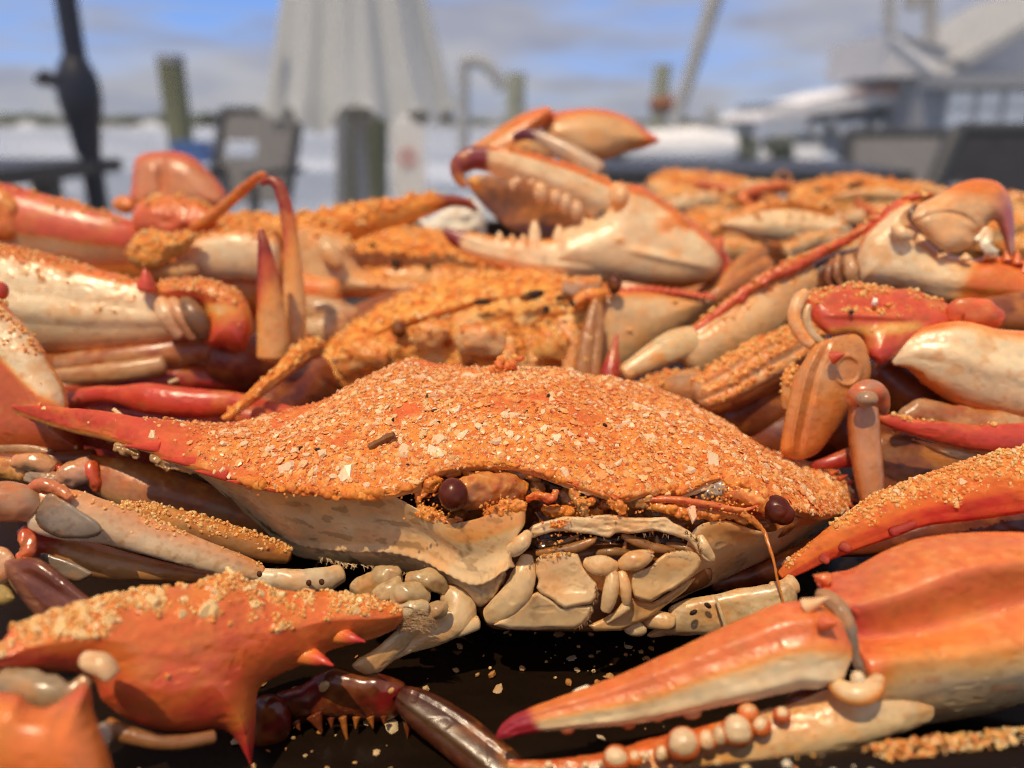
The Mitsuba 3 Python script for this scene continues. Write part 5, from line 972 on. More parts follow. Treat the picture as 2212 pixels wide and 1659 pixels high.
m = limb([(1522, 856, .183, 44), (1580, 830, .184, 54), (1650, 790, .186, 56), (1720, 752, .188, 48), (1760, 735, .19, 40)], t=.7, prof=[(0, 1), (30, .97), (50, 1.05), (62, .9), (85, 1.04), (100, .9), (118, 1.03), (135, .92), (180, 1), (270, 1)], res=2.4, stops=[(0, (.64, .46, .32)), (.5, (.46, .22, .10)), (1, (.22, .07, .03))], redfn=lambda R, s, t: .15 + .75 * sm(110, 150, np.degrees(t)) * sm(250, 200, np.degrees(t)), rn=.3, dust=1.1, dust_at=(.15, .75), grain=.0008, spots=.1, seed=237)
P(K4 + '__leg', m, label='ribbed brown leg crusted along its top')
P(K4 + '__leg', limb([(1560, 900, .19, 50), (1660, 880, .192, 70), (1760, 860, .195, 70)], t=.8, res=4, stops=[(0, (.3, .12, .05)), (1, (.12, .035, .02))], base=.6))
season(rng, K4, [K4 + '__arm_001', K4 + '__leg', K4 + '__leg_001', K4 + '__arm'], 900, .0004, .0016)

# ---- right: red wrist, white hand, paddle leg and a long spine
K5 = thing('steamed_crab_005', 'crab at right with smooth red wrist, shiny white hand and orange paddle leg', 'crab', GRP)
CL = K5 + '__claw'
m = lump([(1735, 640), (1780, 626), (1835, 614), (1908, 622), (1975, 628), (2020, 644), (2055, 662), (2066, 684), (2054, 704), (2010, 728), (1968, 747), (1935, 768), (1908, 786), (1885, 778), (1872, 764), (1862, 730), (1830, 722), (1791, 724), (1755, 694), (1742, 665)], lambda x, y: .1690 - .00005 * (y - 680), 46, edge=62, res=2.2, stops=[(0, (.76, .58, .36)), (.3, (.76, .42, .13)), (.6, (.66, .17, .07)), (1, (.56, .075, .05))],
         Rfn=lambda x, y: .85 - .62 * np.exp(-((y - 712 - (x - 1900) * -.08) / 17) ** 2) * sm(1770, 1800, x) * sm(2030, 1960, x) + .3 * sm(740, 765, y), relief=lambda x, y: 9 * np.exp(-((y - 682 - (x - 1850) * .03) / 8) ** 2) * sm(1760, 1800, x) * sm(1975, 1940, x) - 6 * np.exp(-((y - 662) / 10) ** 2) * sm(1800, 1840, x) * sm(2010, 1960, x), rn=.14, dust=.5, dust_at=(.65, 1.15), grain=.0006, spots=.08, seed=240)
P(CL + '__wrist', m, label='smooth red wrist')
P(CL + '__wrist__rim', limb([(1740, 632, .166, 10), (1722, 655, .165, 14), (1716, 690, .1645, 14), (1730, 722, .164, 14), (1752, 745, .1635, 11)], t=.8, res=2.2, stops=PALES, base=.35, rn=.3, dust=.5, dust_at=(.2, .9), spots=.1))
P(CL + '__wrist__rim', limb([(1748, 660, .1645, 7), (1742, 690, .164, 9), (1756, 722, .1632, 9), (1780, 742, .163, 7)], t=.7, res=2.2, stops=[(0, (.66, .55, .38)), (1, (.3, .16, .09))], base=.25, rn=.4, spots=0), 'mat_wet')
P(CL + '__wrist__speck', ball(1839, 674, .1634, 6, 5, stops=[(0, (.05, .02, .01)), (1, (.08, .03, .01))], spots=0))
P(CL + '__salt_flake', flake(rng, px(1888, 651, .1645), -AX_F + AX_U, .0024, .0006, (.86, .76, .6)), 'mat_salt', smooth=False)
m = limb([(1932, 782, .1645, 10), (1965, 768, .1645, 40), (2000, 766, .1645, 62), (2060, 776, .164, 84), (2130, 800, .1635, 92), (2212, 816, .163, 100), (2340, 830, .163, 100)], t=.62, prof=[(0, 1), (30, .97), (60, .93), (85, 1.03), (105, .95), (140, .97), (180, 1), (270, 1)], res=2.4, stops=PALES, red=[(0, 34, 16, .55), (176, 42, 18, .6)], base=.05, rn=.13, spots=.4, spot_col=(.72, .34, .10), dust=.15, dust_at=(.7, 1.2), seed=241, caps=(.6, .5))
P(CL, m, 'mat_shell', label='shiny white hand with orange edges at the right edge')
P(CL + '__joint', limb([(2060, 690, .166, 16), (2075, 668, .1655, 26), (2110, 676, .1655, 32), (2150, 690, .166, 26)], t=.8, res=2.6, stops=PINK, base=.6, rn=.3, wave=.15, spots=.2))
P(CL + '__joint', limb([(1980, 742, .1655, 8), (2020, 724, .165, 12), (2060, 704, .165, 9)], t=.7, res=2.4, stops=[(0, (.42, .3, .2)), (1, (.18, .06, .03))], base=.4, rn=.5), 'mat_wet')
m = lump([(1790, 732), (1840, 722), (1862, 732), (1874, 757), (1882, 800), (1869, 840), (1836, 880), (1809, 925), (1780, 965), (1758, 984), (1721, 993), (1696, 986), (1685, 972), (1688, 945), (1693, 915), (1700, 880), (1706, 850), (1716, 815), (1738, 776), (1760, 748)], lambda x, y: .1610 + .00001 * (x - 1780), 22, edge=34, res=2.2, stops=[(0, (.66, .42, .24)), (.4, (.58, .26, .09)), (.75, (.54, .17, .045)), (1, (.32, .09, .03))],
         Rfn=lambda x, y: .4 + .3 * sm(880, 960, y) - .25 * np.exp(-(((x - 1790) / 30) ** 2 + ((y - 800) / 40) ** 2)), relief=lambda x, y: 8 * np.exp(-((x - np.interp(y, [740, 800, 870, 950], [1775, 1745, 1728, 1712])) / 5) ** 2) - 7 * np.exp(-((x - np.interp(y, [740, 800, 870, 950], [1790, 1764, 1748, 1730])) / 7) ** 2) + 6 * np.exp(-(((np.hypot(x - 1832, (y - 800) * .9) - 28) / 5) ** 2)), rn=.22, dust=.3, dust_at=(.5, 1.1), spots=.25, seed=242)
P(K5 + '__paddle_leg', m, label='flat orange brown paddle leg hanging down')
P(K5 + '__paddle_leg__spine', cone(1800, 772, .1568, 15, 1826, 764, .1548, stops=PINK, base=.8))
P(K5 + '__paddle_leg', limb([(1716, 800, .163, 12), (1704, 840, .1632, 15), (1700, 880, .164, 10)], t=.6, res=2.6, stops=TAN, base=.35, dust=1, dust_at=(-.2, .5), grain=.0006), 'mat_dry')
m = limb([(1866, 880, .1555, 30), (1866, 930, .1555, 33), (1872, 990, .155, 32), (1880, 1050, .154, 28), (1884, 1090, .1535, 22)], t=.85, res=2.4, stops=[(0, (.60, .36, .24)), (.5, (.50, .20, .08)), (1, (.26, .07, .03))], red=[(180, 50, 40, .9), (0, 30, 30, .6)], base=.25, rn=.25, spots=.1, seed=243)
P(K5 + '__leg', m, 'mat_wet', label='orange brown tube-like leg standing upright')
P(K5 + '__leg__knee', limb([(1840, 870, .1545, 14), (1858, 850, .1535, 24), (1886, 848, .1535, 26), (1904, 868, .1545, 18), (1910, 890, .1555, 10)], t=.8, res=2.2, stops=[(0, (.42, .36, .32)), (.5, (.58, .2, .09)), (1, (.5, .08, .05))], base=.45, rn=.5, wave=.08, spots=0), 'mat_wet', label='grey topped knee')
P(K5 + '__leg__knee', ball(1872, 862, .1505, 24, 18, base=.2, stops=[(0, (.36, .31, .28)), (1, (.2, .1, .06))], spots=0), 'mat_wet')
m = limb([(1872, 892, .1560, 3), (1905, 903, .1558, 11), (1960, 920, .1555, 17), (2040, 936, .155, 25), (2120, 948, .1545, 30), (2230, 950, .154, 38), (2340, 950, .154, 44)], t=.7, res=2.2, stops=PINK, redfn=lambda R, s, t: .95 - .75 * sm(135, 165, np.degrees(t)) * sm(235, 205, np.degrees(t)) * sm(.12, .3, s), rn=.12, dust=.4, dust_at=(.8, 1.2), spots=.05, seed=244)
P(K5 + '__carapace', m, label='long crimson spine of the shell')
m = lump([(1960, 945), (2041, 960), (2108, 970), (2212, 972), (2330, 980), (2330, 1050), (2212, 1030), (2120, 1010), (2040, 985)], lambda x, y: .157, 16, edge=20, stops=PALES, Rfn=lambda x, y: .2 + .3 * sm(1000, 960, y), rn=.4, spots=.3, lump=.0008, lf=200, seed=245)
P(K5 + '__carapace', m)
m = lump([(1930, 930), (1960, 880), (2000, 860), (2100, 880), (2212, 900), (2330, 890), (2330, 960), (2100, 940), (2000, 930)], .1625, 22, edge=30, stops=[(0, (.58, .42, .28)), (.5, (.4, .18, .08)), (1, (.45, .08, .06))], base=.4, rn=.6, spots=.3, lump=.0016, lf=120, seed=246)
P(K5 + '__carapace', m)
P(K5 + '__underside', lump([(1900, 940), (1990, 950), (2100, 1000), (2212, 1040), (2330, 1040), (2330, 1120), (2100, 1110), (1960, 1130), (1890, 1140)], .166, 20, edge=40, stops=[(0, (.5, .34, .2)), (1, (.2, .06, .03))], base=.7, rn=.5, res=4))  # dark filler shells, added; gloom of the gaps put into their colour
P(K5 + '__underside', lump([(1890, 800), (1940, 770), (2040, 850), (2200, 930), (2330, 930), (2330, 800), (2000, 700)], .172, 20, edge=40, stops=[(0, (.5, .3, .14)), (1, (.3, .08, .04))], base=.7, rn=.5, res=4))
P(K5 + '__spine', limb([(1756, 1006, .162, 8), (1790, 1000, .161, 14), (1830, 990, .161, 20), (1880, 980, .162, 24)], t=.7, res=2.8, stops=RD, base=.8, rn=.2, dust=.4, dust_at=(.4, 1)))
for pts, b in [([(2040, 700, .182, 40), (2130, 690, .180, 46), (2240, 680, .180, 50)], .6), ([(1620, 960, .192, 50), (1720, 940, .188, 60), (1800, 930, .184, 50)], .8), ([(1790, 900, .176, 40), (1880, 960, .174, 60), (1960, 1060, .172, 60)], .8), ([(1820, 1050, .166, 30), (1880, 1090, .164, 44), (1960, 1110, .162, 50)], .75), ([(1880, 1140, .150, 34), (2000, 1120, .150, 40), (2200, 1090, .150, 46)], .85), ([(1800, 1180, .140, 24), (1900, 1170, .140, 30), (2050, 1140, .140, 36), (2230, 1120, .140, 40)], .9), ([(1540, 1260, .142, 16), (1640, 1240, .142, 22), (1760, 1190, .144, 30), (1840, 1140, .146, 30)], .8), ([(1900, 800, .178, 40), (2000, 880, .178, 60), (2230, 950, .178, 60)], .7)]:  # filler limbs added over bright gaps, coloured dark for the recess
    P(K5 + '__leg', limb(pts, t=.8, res=4, stops=[(0, (.5, .3, .15)), (.5, (.30, .10, .04)), (1, (.13, .035, .02))], base=b, rn=.35, wave=.08, spots=.2))
season(rng, K5, [K5 + '__claw__wrist', K5 + '__carapace', K5 + '__paddle_leg_001'], 420, .0004, .0014)

# ---- left: white clawed crab with upright fingers
K6 = thing('steamed_crab_006', 'crab at left with a long white hand and two fingers pointing up', 'crab', GRP)
CL = K6 + '__claw'
m = limb([(-120, 640, .196, 118), (-40, 642, .196, 117), (60, 655, .196, 110), (160, 668, .196, 97), (250, 676, .196, 82), (330, 682, .196, 66), (400, 686, .197, 48)], t=.6, prof=[(0, 1), (30, 1.0), (52, .96), (75, .94), (98, 1.05), (118, .95), (150, .97), (180, 1), (270, 1)], res=2.8, stops=PALES, red=[(4, 34, 14, .85), (165, 30, 26, .45), (185, 30, 20, .8)], base=.04, rn=.14, dust=1.0, dust_at=(.6, 1.05), grain=.001, gf=900, spots=.3, spot_col=(.55, .33, .13), seed=250)
m = m + limb([(316, 622, .19, 20), (316, 604, .1895, 14), (312, 580, .189, 2)], t=1, res=2.6, stops=PINK, base=.85, rn=.1, spots=0)
P(CL, m, label='long white hand with an orange seasoned ridge')
for pts, b in [([(350, 650, .192, 16), (368, 690, .1905, 22), (392, 722, .1915, 18)], .15), ([(372, 650, .191, 12), (398, 690, .1895, 18), (420, 728, .191, 14)], .4), ([(398, 652, .191, 16), (425, 690, .1895, 24), (440, 722, .191, 18)], .9)]:
    P(CL + '__joint', limb(pts, t=.8, res=2.8, stops=[(0, (.70, .55, .40)), (.4, (.6, .34, .2)), (1, (.2, .12, .07))], base=b, rn=.3))
m = lump([(352, 612), (400, 606), (433, 606), (480, 616), (517, 632), (535, 655), (545, 690), (540, 730), (520, 760), (480, 752), (450, 748), (440, 720), (445, 690), (430, 660), (390, 652), (350, 648), (330, 625)], .1935, 40, edge=50, stops=[(0, (.78, .60, .36)), (.3, (.74, .36, .1)), (.6, (.6, .12, .05)), (1, (.36, .035, .03))], Rfn=lambda x, y: .6 + .25 * sm(700, 740, y) - .5 * np.exp(-(((x - 470) / 40) ** 2 + ((y - 668) / 16) ** 2)) - .3 * sm(525, 545, x), rn=.3, dust=1, dust_at=(.4, .9), grain=.001, gf=900, seed=251)
P(CL + '__wrist', m, label='orange red wrist')
FNG = [(0, (.74, .52, .28)), (.4, (.70, .33, .10)), (.7, (.5, .09, .035)), (1, (.26, .025, .025))]
m = limb([(563, 500, .190, 7), (570, 530, .190, 13), (576, 580, .1905, 20), (582, 640, .191, 26), (588, 700, .1915, 32), (590, 770, .192, 34)], t=.8, res=2.6, stops=FNG, redfn=lambda R, s, t: .25 + .45 * sm(.7, .2, s) + .4 * np.exp(-((np.degrees(t) - 180 - 0) / 50) ** 2) * sm(.9, .5, s) + .35 * sm(.25, .1, s), rn=.2, dust=.2, spots=.1, seed=252, caps=(.8, .4))
P(CL + '__finger', m, label='upright finger with a dark red tip')
m = limb([(568, 396, .204, 6), (580, 390, .204, 9), (596, 396, .204, 12), (608, 416, .204, 14), (617, 448, .204, 15), (626, 500, .204, 16), (632, 570, .204, 19), (636, 650, .204, 24), (634, 750, .205, 26)], t=.8, res=2.6, stops=FNG, redfn=lambda R, s, t: .2 + .75 * sm(.6, .15, s + .1 * np.cos(t)) , rn=.2, dust=.2, spots=.2, seed=253, caps=(.9, .4))
P(CL + '__finger', m, label='taller finger with a curled maroon tip')
P(K6 + '__leg', limb([(420, 492, .232, 13), (470, 458, .23, 12), (520, 414, .226, 11), (560, 381, .222, 8), (572, 377, .221, 6)], t=.7, res=3.2, stops=TAN, base=.7, rn=.2, wave=.06, dust=.4, dust_at=(.3, 1), seed=254))
for pts, b in [([(130, 790, .195, 26), (220, 782, .195, 30), (330, 770, .196, 32), (460, 748, .2, 30)], .55), ([(120, 815, .190, 18), (240, 806, .19, 22), (350, 790, .192, 22)], .35), ([(470, 770, .2, 50), (560, 780, .205, 60), (650, 770, .21, 40)], .85)]:
    P(K6 + '__leg', limb(pts, t=.7, res=3, stops=[(0, (.62, .44, .26)), (.5, (.36, .13, .05)), (1, (.2, .03, .025))], base=b, rn=.4, spots=.2))
P(K6 + '__leg', limb([(420, 600, .235, 40), (560, 625, .238, 46), (720, 640, .24, 40)], t=.7, res=5, stops=TAN, base=.6, rn=.4))
P(K6 + '__body', limb([(-100, 760, .24, 80), (100, 750, .245, 110), (320, 740, .25, 110), (560, 720, .25, 80)], t=.7, res=6, stops=TAN, base=.7))
season(rng, K6, [CL, CL + '__wrist'], 1100, .0004, .0012, pal=[(.80, .42, .12), (.76, .28, .08), (.84, .52, .2), (.7, .2, .06)])

# ---- upper left: coral claw, lumps and a rounded paddle
K7 = thing('steamed_crab_007', 'smooth coral red crab at the upper left behind the white hand', 'crab', GRP)
m = limb([(-90, 468, .250, 80), (0, 478, .25, 80), (100, 496, .25, 72), (190, 512, .25, 62), (280, 524, .251, 48), (330, 530, .252, 30)], t=.7, n=2.1, prof=[(0, 1), (60, .97), (90, 1), (120, .93), (180, 1), (270, 1)], res=3.4, stops=[(0, (.68, .50, .34)), (.3, (.66, .30, .13)), (.6, (.64, .15, .07)), (1, (.58, .10, .055))], red=[(30, 72, 12, .8)], base=.06, rn=.13, dust=.5, dust_at=(.7, 1.1), grain=.0008, spots=.05, seed=260)
P(K7 + '__claw', m, label='smooth coral hand with pale underside')
P(K7 + '__claw__wrist', lump([(-60, 400), (0, 402), (28, 416), (44, 440), (46, 480), (36, 514), (0, 522), (-60, 520)], .246, 36, edge=44, res=3.4, stops=FARS, base=.7, rn=.4, dust=.8, dust_at=(.2, .9), lump=.0016, lf=110))
P(K7 + '__claw__wrist', limb([(50, 430, .2455, 8), (56, 460, .245, 12), (54, 490, .2455, 10), (40, 508, .245, 14)], t=.7, res=3.4, stops=TAN, base=.2))
m = lump([(285, 470), (300, 440), (340, 428), (390, 426), (440, 440), (468, 460), (466, 490), (440, 512), (390, 525), (330, 522), (295, 500)], .243, 44, edge=52, res=3.2, stops=[(0, (.72, .35, .12)), (.5, (.66, .18, .07)), (1, (.58, .11, .06))], base=.6, relief=lambda x, y: 18 * (meshkit.fbm(np.stack([x / 36, y / 30, 0 * x], -1), 3, 3) - .5), rn=.35, dust=.7, dust_at=(.4, 1), grain=.001, seed=261)
P(K7 + '__knuckle', m)
m = lump([(277, 565), (285, 530), (310, 508), (350, 500), (390, 505), (408, 500), (420, 520), (400, 545), (370, 560), (345, 580), (310, 585)], .2205, 26, edge=32, res=3, stops=FARS, base=.25, rn=.3, dust=1, dust_at=(-.1, .6), grain=.001, lump=.001, lf=160, relief=lambda x, y: 14 * (meshkit.fbm(np.stack([x / 26, y / 22, 0 * x], -1), 3, 8) - .5), seed=262)
m = m + cone(402, 520, .219, 14, 411, 492, .2185, stops=FARS, base=.6, res=3)
P(K7 + '__crust', m, 'mat_dry', label='yellow orange crusted lump')
P(K7 + '__claw', limb([(396, 556, .2275, 30), (450, 556, .228, 46), (520, 552, .2285, 52), (580, 560, .229, 50)], t=.6, res=3.2, stops=PALES, red=[(0, 40, 16, .45)], base=.06, rn=.16, dust=.8, dust_at=(.5, 1), grain=.001, seed=263), label='cream hand with orange top edge')
P(K7 + '__claw', limb([(330, 575, .223, 14), (380, 586, .222, 20), (420, 580, .223, 16)], t=.7, res=3.2, stops=TAN, base=.35, rn=.3))
m = lump([(285, 440), (284, 400), (288, 360), (300, 336), (330, 328), (365, 326), (400, 332), (430, 350), (460, 380), (485, 410), (488, 450), (440, 462), (360, 460)], .292, 40, edge=52, res=4, stops=[(0, (.60, .38, .26)), (.5, (.62, .24, .12)), (1, (.6, .14, .07))], Rfn=lambda x, y: .30 + .6 * sm(20, 4, np.minimum(y - np.interp(x, [285, 300, 330, 400, 460, 488], [360, 336, 328, 332, 380, 430]), (x - 284) * 1.2)), relief=lambda x, y: -14 * np.exp(-((x - 352 - (y - 400) * .1) / 10) ** 2), rn=.2, seed=264)
P(K7 + '__paddle_leg', m, label='rounded coral paddle leg standing up, blurred')
P(K7 + '__paddle_leg', lump([(246, 452), (244, 434), (256, 424), (275, 424), (290, 436), (290, 456), (268, 462)], .285, 16, res=4, stops=TAN, base=.6))
m = lump([(400, 500), (440, 480), (480, 470), (540, 466), (600, 470), (660, 480), (690, 510), (600, 540), (480, 530), (420, 525)], .262, 30, edge=40, res=4, stops=FARS, base=.5, rn=.4, dust=1.1, dust_at=(-.1, .6), grain=.0014, gf=600, lump=.0016, lf=90, seed=265)
P(K7 + '__carapace', m, 'mat_dry')
P(K7 + '__body', limb([(-100, 570, .29, 60), (120, 580, .29, 80), (380, 560, .3, 80), (640, 560, .3, 60)], t=.8, res=6, stops=TAN, base=.6))
season(rng, K7, [K7 + '__carapace', K7 + '__crust', K7 + '__claw', K7 + '__claw_001', K7 + '__knuckle'], 700, .0006, .0022)

# ---- left edge: hand with a cream band
K8 = thing('steamed_crab_008', 'orange hand with a slanting cream band cut off by the left edge of the photo', 'crab', GRP)
m = lump([(-90, 640), (-40, 640), (0, 652), (22, 668), (40, 690), (62, 712), (83, 737), (98, 760), (110, 787), (128, 815), (141, 841), (146, 862), (152, 890), (166, 925), (180, 960), (178, 978), (150, 986), (60, 988), (-90, 990)], lambda x, y: .1630 - .00001 * (y - 800), 60, edge=90, res=2.4, stops=[(0, (.74, .63, .47)), (.3, (.76, .46, .2)), (.6, (.66, .22, .06)), (1, (.5, .11, .04))],
         Rfn=lambda x, y: .9 * sm(-14, 20, (y - np.interp(x, [-60, 0, 40, 80, 140], [690, 770, 815, 850, 880]))) + .5 * sm(14, 2, np.interp(x, [0, 40, 83, 110, 141], [652, 690, 737, 787, 841]) * 0 + (np.interp(y, [652, 690, 737, 787, 841, 866], [0, 40, 83, 110, 141, 148]) - x)) + .3 * sm(690, 655, y), rn=.14, dust=.5, dust_at=(.5, 1), grain=.0008, spots=.2, seed=270)
P(K8 + '__claw', m)
P(K8 + '__claw__spine', ball(0, 628, .166, 17, 20, stops=PINK, base=.9, spots=0))
for pts, c, b in [([(-40, 975, .158, 10), (40, 968, .158, 13), (110, 980, .158, 10)], [(0, (.55, .38, .22)), (1, (.3, .14, .06))], .3), ([(-60, 1000, .156, 24), (60, 1002, .157, 24), (200, 990, .16, 22)], [(0, (.4, .16, .06)), (1, (.2, .05, .03))], .5)]:
    P(K8 + '__leg', limb(pts, t=.7, res=3, stops=c, base=b, rn=.4))
season(rng, K8, [K8 + '__claw'], 260, .0004, .0012)

# ---- lower left interior: dark red spines and legs in the shade
K9 = thing('steamed_crab_009', 'dark crimson crab deep in the shade behind the long left spine', 'crab', GRP)
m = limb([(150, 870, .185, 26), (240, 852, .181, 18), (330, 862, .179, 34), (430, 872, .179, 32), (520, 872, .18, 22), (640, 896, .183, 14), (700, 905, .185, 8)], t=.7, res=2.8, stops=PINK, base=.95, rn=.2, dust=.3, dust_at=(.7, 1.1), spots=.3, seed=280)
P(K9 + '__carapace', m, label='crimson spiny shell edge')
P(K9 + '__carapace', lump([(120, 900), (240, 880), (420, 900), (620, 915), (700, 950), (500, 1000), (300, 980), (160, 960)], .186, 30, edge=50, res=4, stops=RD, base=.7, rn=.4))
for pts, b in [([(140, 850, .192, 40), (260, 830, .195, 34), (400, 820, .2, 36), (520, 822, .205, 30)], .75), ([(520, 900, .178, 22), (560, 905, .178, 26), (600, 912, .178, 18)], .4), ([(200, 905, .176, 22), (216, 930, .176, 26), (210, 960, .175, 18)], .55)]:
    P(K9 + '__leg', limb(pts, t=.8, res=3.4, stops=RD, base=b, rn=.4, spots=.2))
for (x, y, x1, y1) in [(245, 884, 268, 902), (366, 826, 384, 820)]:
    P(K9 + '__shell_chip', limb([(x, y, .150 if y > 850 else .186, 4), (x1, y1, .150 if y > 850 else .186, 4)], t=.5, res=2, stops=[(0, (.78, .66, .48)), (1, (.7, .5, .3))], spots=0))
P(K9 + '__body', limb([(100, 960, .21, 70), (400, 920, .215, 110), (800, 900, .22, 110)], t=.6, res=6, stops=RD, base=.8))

# ---- far end of the heap at the right, blurred
for i, (lab, parts) in enumerate([
    ('blurred orange crab at the far right end of the heap, lumpy with seasoning', [([(1690, 440), (1720, 405), (1760, 393), (1810, 388), (1860, 381), (1900, 386), (1935, 390), (1980, 394), (2010, 400), (2030, 430), (2040, 480), (1960, 520), (1840, 520), (1740, 500)], .36, 60, .5, 'carapace'), ([(2000, 440), (2060, 420), (2140, 430), (2230, 450), (2300, 500), (2300, 600), (2160, 600), (2060, 560)], .30, 50, .3, 'carapace')]),
    ('blurred orange brown crab in the far middle of the heap behind the raised claw', [([(1395, 400), (1415, 380), (1456, 368), (1510, 372), (1556, 380), (1600, 388), (1635, 398), (1680, 430), (1690, 480), (1600, 500), (1480, 480), (1410, 440)], .40, 60, .45, 'carapace'), ([(1410, 430), (1450, 400), (1500, 410), (1560, 440), (1570, 480), (1500, 500), (1430, 480)], .36, 40, .15, 'underside')]),
    ('blurred crab with a pale cream claw below the far right heap', [([(1556, 480), (1600, 462), (1641, 454), (1708, 452), (1775, 464), (1820, 482), (1838, 498), (1800, 512), (1730, 524), (1661, 522), (1590, 505)], .29, 34, .0, 'claw'), ([(1480, 480), (1520, 455), (1580, 465), (1640, 500), (1700, 530), (1800, 520), (1860, 500), (1900, 470), (1920, 500), (1850, 560), (1740, 600), (1600, 600), (1500, 560)], .305, 44, .45, 'carapace')])]):
    k = thing(f'steamed_crab_{10 + i:03d}', lab, 'crab', GRP)
    for j, (poly, d, th, b, nm) in enumerate(parts):
        m = lump(poly, d, th, edge=th * 1.3, res=4.5, stops=PALES if b == 0 else [(0, (.74, .60, .42)), (.3, (.72, .50, .26)), (.55, (.74, .34, .09)), (.8, (.66, .2, .06)), (1, (.3, .11, .04))], base=b, rn=1.1 if b else .2, dust=.15 if b == 0 else .55, dust_at=(.1, .9), grain=.0016, gf=500, lump=.0026 if b else .0006, lf=70, relief=(lambda x, y: 50 * (meshkit.fbm(np.stack([x / 50, y / 30, 0 * x + i], -1), 3, 30 + i) - .5)) if b else None, spots=.3, seed=290 + 3 * i + j)
        P(k + '__' + nm, m, 'mat_dry')
    if i == 2:
        P(k + '__claw', limb([(1500, 520, .292, 14), (1580, 480, .29, 14), (1650, 452, .29, 12), (1720, 446, .29, 10), (1800, 462, .292, 8)], t=.8, res=4, stops=FARS, base=.45, dust=1, grain=.0014))
    for pts, b, wn in {0: [([(1800, 430, .335, 10), (1880, 420, .33, 14), (1960, 430, .33, 12)], .2, 'leg'), ([(1760, 480, .32, 14), (1850, 470, .318, 18), (1940, 450, .32, 12)], .1, 'leg'), ([(1990, 410, .35, 12), (2080, 430, .34, 18), (2230, 440, .33, 22)], .35, 'leg'), ([(1940, 500, .30, 14), (1900, 470, .31, 10), (1850, 440, .32, 8)], .9, 'leg')], 1: [([(1420, 470, .345, 16), (1480, 440, .34, 22), (1550, 430, .345, 14)], .05, 'claw'), ([(1570, 420, .36, 10), (1640, 404, .355, 14), (1720, 410, .36, 10)], .4, 'leg'), ([(1500, 400, .37, 8), (1580, 412, .365, 12), (1650, 440, .36, 10)], .85, 'leg')], 2: [([(1480, 560, .28, 18), (1560, 540, .28, 24), (1640, 545, .28, 18)], .2, 'leg'), ([(1700, 545, .27, 14), (1760, 520, .275, 18), (1830, 515, .28, 12)], .15, 'leg')]}[i]:
        P(k + '__' + wn, limb(pts, t=.8, res=4, wave=.12, stops=[(0, (.78, .64, .46)), (.35, (.74, .45, .2)), (.6, ORANGE), (1, (.56, .09, .05))], base=b, rn=.35, dust=.6, dust_at=(.2, .9), grain=.0012, gf=600, seed=int(pts[0][0])))
    if i == 0:
        for (x, y, r, r2) in [(1685, 438, 14, 10), (1850, 400, 18, 7), (1770, 410, 14, 5)]:
            P(k + '__hollow', ball(x, y, .33, r, r2, t=.4, stops=[(0, (.2, .09, .04)), (1, (.3, .12, .05))], spots=0), 'mat_dry')  # dark flattened balls stand for shaded holes in the shell
        P(k + '__leg', limb([(1700, 505, .335, 12), (1650, 470, .335, 14), (1610, 440, .335, 12), (1700, 400, .34, 10)], t=.8, res=4.5, stops=FARS, base=.9, rn=.2))
        P(k + '__feeler', limb([(1680, 392, .36, 2), (1676, 378, .36, 2), (1692, 370, .36, 2), (1708, 380, .36, 2), (1702, 394, .36, 2)], t=1, res=4, stops=TAN, base=.5))
    season(rng, k, [x for x in MESHES if x.startswith(k)], 300, .001, .003)
# ================================================================ tray, table and the harbour behind
rng = np.random.default_rng(5)


def at(x, y, Y):
    """The point at distance Y (metres, level) on the line of sight at x, y."""
    r = AX_F + (x - 1106) / FX * AX_R - (y - 829.5) / FX * AX_U
    return EYE + r * (Y / r[1])


def W(x, Y):
    return at(x, 265, Y)[0]


def Zt(y, Y, x=1106):
    return at(x, y, Y)[2]


def proc_mat(fn, rough=.5, spec=.5, **kw):
    return {'type': 'twosided', 'bsdf': {'type': 'principled', 'base_color': mikit.proc(fn), 'roughness': rough, 'specular': spec, **kw}}


def tone(c, var=.15, f=6.0, sx=(1, 1, 1)):
    c = mi.Color3f(*c) if False else c
    return lambda p, n, uv: mikit.mix(tuple(v * (1 - var) for v in c), tuple(min(v * (1 + var), .95) for v in c), mikit.fbm(p.x * f * sx[0], p.y * f * sx[1], p.z * f * sx[2], 3))


scene['mat_tray'] = proc_mat(lambda p, n, uv: mikit.mix((.007, .004, .0025), (.016, .009, .005), mikit.fbm(p.x * 90, p.y * 400, p.z * 90, 3)), rough=.3, spec=.10)
scene['mat_table'] = proc_mat(tone((.03, .03, .032), .3, 30), rough=.45)
scene['mat_darkmetal'] = proc_mat(tone((.018, .021, .034), .2, 8), rough=.4)
scene['mat_sling'] = proc_mat(tone((.20, .20, .205), .12, 40), rough=.8)
scene['mat_frame'] = proc_mat(tone((.05, .055, .06), .15, 10), rough=.45)
scene['mat_canvas'] = proc_mat(tone((.47, .50, .51), .05, 5), rough=.9, spec=.2)
scene['mat_piling'] = proc_mat(tone((.17, .185, .13), .35, 5, (3, 3, .5)), rough=.9, spec=.2)
scene['mat_hazed_piling'] = proc_mat(tone((.30, .32, .26), .3, 5, (3, 3, .5)), rough=.9, spec=.2)  # piling colour lightened, stands for haze over the far posts
scene['mat_grey'] = proc_mat(tone((.36, .37, .37), .12, 3), rough=.6)
scene['mat_white'] = proc_mat(tone((.78, .79, .80), .05, 3), rough=.5)
scene['mat_deck'] = proc_mat(tone((.34, .32, .29), .25, 3, (1, 6, 1)), rough=.85, spec=.2)
scene['mat_siding'] = proc_mat(tone((.52, .53, .55), .08, 2), rough=.8)
scene['mat_darkwall'] = proc_mat(tone((.25, .27, .30), .15, 1), rough=.8)
